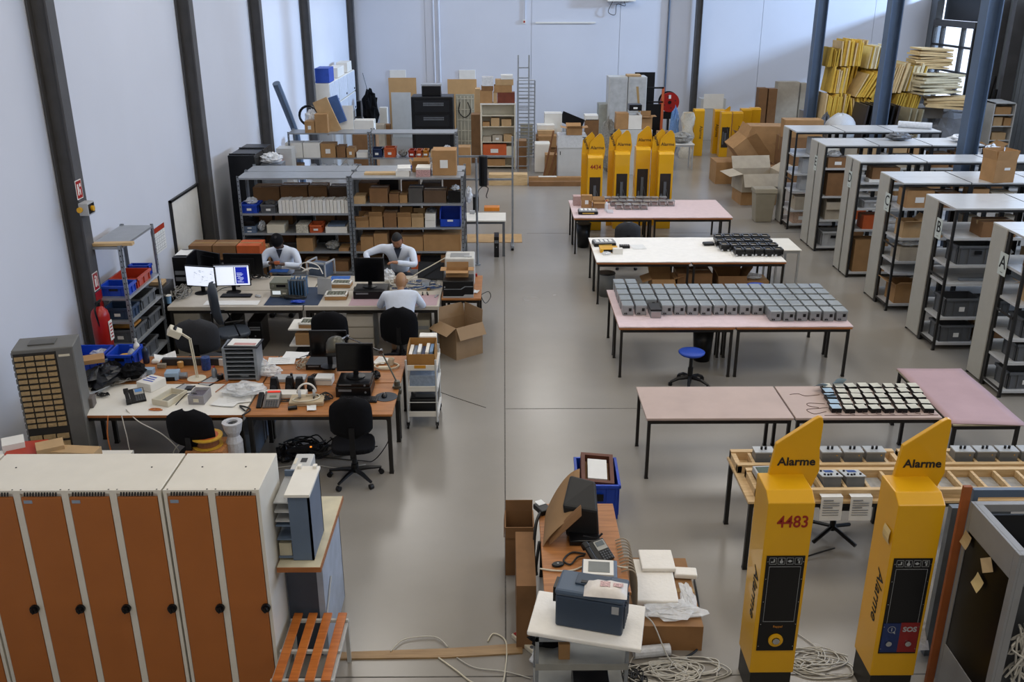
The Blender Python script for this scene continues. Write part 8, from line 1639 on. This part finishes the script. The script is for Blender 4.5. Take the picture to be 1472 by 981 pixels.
def person(label, loc, sh, el, wr, hands, hip, neck, hd, skin, legs, rz=0, kind='bald', pitch=0, face=0, beard=0, coat_tail=None, chest=None, collar=None):
    t = thing('person', label, 'person', (0, 0, 0)); P = [Vector(p) for p in (hip, chest, neck)]
    pts = [P[0], (P[0] + P[1]) / 2, P[1], P[2], Vector(hd)]; E_ = [(0, 1), (1, 2), (2, 3), (3, 4)]; R = [(.11, .09), (.11, .09), (.1, .075), .05, .06]
    for s_ in (0, 1):
        k = len(pts); w_, h_ = Vector(wr[s_]), Vector(hands[s_]); d = (h_ - w_).normalized()
        pts += [Vector(sh[s_]), Vector(el[s_]), w_, w_ + d * .06]; E_ += [(2, k), (k, k + 1), (k + 1, k + 2), (k + 2, k + 3)]; R += [.045, .04, .027, (.035, .018)]
        side = d.cross(Vector((0, 0, 1))).normalized()
        for f, (o_, L_) in enumerate(((-.033, .05), (-.015, .075), (.003, .08), (.021, .072), (.036, .055))):
            b0 = w_ + d * (.085 if f else .05) + side * o_ * (1 if s_ == 0 else -1); q = len(pts)
            pts += [b0, b0 + d * L_ * .5 + Vector((0, 0, -.008)), b0 + d * L_ * .8 + Vector((0, 0, -.035))]; E_ += [(k + 3, q), (q, q + 1), (q + 1, q + 2)]; R += [.0095, .009, .007]
    for s_ in (0, 1):
        k = len(pts); pts += [Vector(p) for p in legs[s_]]; E_ += [(0, k)] + [(k + i, k + i + 1) for i in range(len(legs[s_]) - 1)]; R += [.085, .06, .045, .04][:len(legs[s_])]
    skinned('body', pts, E_, R, skin, t)
    # coat: torso and sleeves, slightly larger
    nk = P[2] - (P[2] - P[1]) * .08
    cp_ = [P[0], (P[0] + P[1]) / 2, P[1], nk]; CE = [(0, 1), (1, 2), (2, 3)]; CR = [(.19, .15), (.175, .14), (.175, .13), (.08, .075)]
    for s_ in (0, 1):
        k = len(cp_); cp_ += [Vector(sh[s_]), (Vector(sh[s_]) + Vector(el[s_])) / 2, Vector(el[s_]), (Vector(el[s_]) + Vector(wr[s_])) / 2, Vector(wr[s_])]; CE += [(2, k), (k, k + 1), (k + 1, k + 2), (k + 2, k + 3), (k + 3, k + 4)]; CR += [.078, .064, .055, .05, .044]
    if coat_tail:
        for q in coat_tail: k = len(cp_); cp_.append(Vector(q)); CE.append((0, k)); CR.append((.13, .05))
    skinned('lab_coat', cp_, CE, CR, COAT, t)
    tp = [P[0] + Vector((0, 0, -.02))]; TE = []; TR = [(.16, .13)]
    for s_ in (0, 1):
        k = len(tp); L_ = [Vector(p) for p in legs[s_][:-1]]; tp += L_; TE += [(0, k)] + [(k + i, k + i + 1) for i in range(len(L_) - 1)]; TR += [.1, .08, .065, .06][:len(L_)]
    skinned('trousers', tp, TE, TR, mat('dark_trousers', '1f222b', .85), t)
    for s_ in (0, 1):
        f = Vector(legs[s_][-1]); MB().box(f.x - .045, f.y - .12 if rz else f.y - .12, 0, f.x + .045, f.y + .12, .08).build('shoe', BLACKP, t, bevel=.03)
    head(t, Vector(hd), pitch, rz, skin, HAIR, kind, beard)
    if collar:
        for lz in collar: MB().add(lz, [(0, 1, 2, 3)] if len(lz) == 4 else [(0, 1, 2)]).build('collar_opening', mat('navy_shirt', '1c2233', .8), t)
    return t
def fwd(x, y, kx=.16, s_=-1):
    return ([(x - kx, y + s_ * .1, .5), (x - kx, y + s_ * .42, .52), (x - kx, y + s_ * .4, .28), (x - kx, y + s_ * .42, .06)], [(x + kx, y + s_ * .1, .5), (x + kx, y + s_ * .42, .52), (x + kx, y + s_ * .4, .28), (x + kx, y + s_ * .42, .06)])
# man with dark cap, facing the camera, working on a part in his hands
person('seated man in white lab coat and dark cap looking down at a part', 0, ((-3.93, 14.95, 1.04), (-3.47, 14.95, 1.04)), ((-4.03, 14.82, .83), (-3.38, 14.82, .83)), ((-3.82, 14.64, .93), (-3.6, 14.64, .91)), ((-3.72, 14.6, .96), (-3.68, 14.6, .93)),
       (-3.7, 15.18, .56), (-3.7, 14.96, 1.14), (-3.71, 14.82, 1.235), SKIND, fwd(-3.7, 15.12), rz=PI, kind='cap', pitch=-.75, chest=(-3.7, 15.02, .97), collar=([(-3.76, 14.865, 1.1), (-3.65, 14.865, 1.1), (-3.70, 14.80, .96)],))
slab('held_part', 'small orange and white part held by the dark-capped man', 'part', -3.69, 14.58, .93, .09, .05, .05, mat('held_part_orange', 'a85a38', .5, 0, .3, 60), bevel=.01)
# bearded man leaning over the bench behind the large black monitor
person('bearded dark-haired man in white lab coat leaning over the bench', 0, ((-2.02, 14.92, 1.11), (-1.53, 14.9, 1.06)), ((-2.28, 14.78, 1.04), (-1.46, 14.68, .88)), ((-2.16, 14.42, .98), (-1.74, 14.46, .99)), ((-2.08, 14.34, .96), (-1.86, 14.43, 1.0)),
       (-1.76, 15.25, .6), (-1.76, 14.92, 1.16), (-1.75, 14.80, 1.255), SKIN, fwd(-1.76, 15.2), rz=PI - .15, kind='hair', pitch=-.45, beard=1, chest=(-1.77, 15.02, 1.0), collar=([(-1.82, 14.85, 1.12), (-1.69, 14.85, 1.12), (-1.75, 14.77, .95)],))
# bald man, back to the camera
person('bald man in white lab coat seen from behind on the black chair', 0, ((-1.72, 12.76, .98), (-1.28, 12.76, .98)), ((-1.82, 12.84, .79), (-1.18, 12.84, .79)), ((-1.72, 13.1, .84), (-1.3, 13.1, .84)), ((-1.62, 13.16, .84), (-1.4, 13.16, .84)),
       (-1.5, 12.58, .56), (-1.5, 12.82, 1.04), (-1.5, 12.92, 1.15), mat('tan_scalp', '98714f', .45, 0, .05), fwd(-1.5, 12.55, .15, 1), rz=0, kind='bald', pitch=-.6, chest=(-1.5, 12.72, .93), coat_tail=((-1.28, 12.6, .36), (-1.72, 12.6, .36)))
chair('tall black office chair under the bald man, armrests at the sides', -1.5, 12.62, 0, BLACKF, back_w=.54, back_h=.58, back_z=-.12, seat_h=.47)
for x, y, l in ((-3.7, 15.2, 'dark stool under the dark-capped man'), (-1.76, 15.26, 'dark stool under the bearded man')): stool(l, x, y, .45, BLACKF)
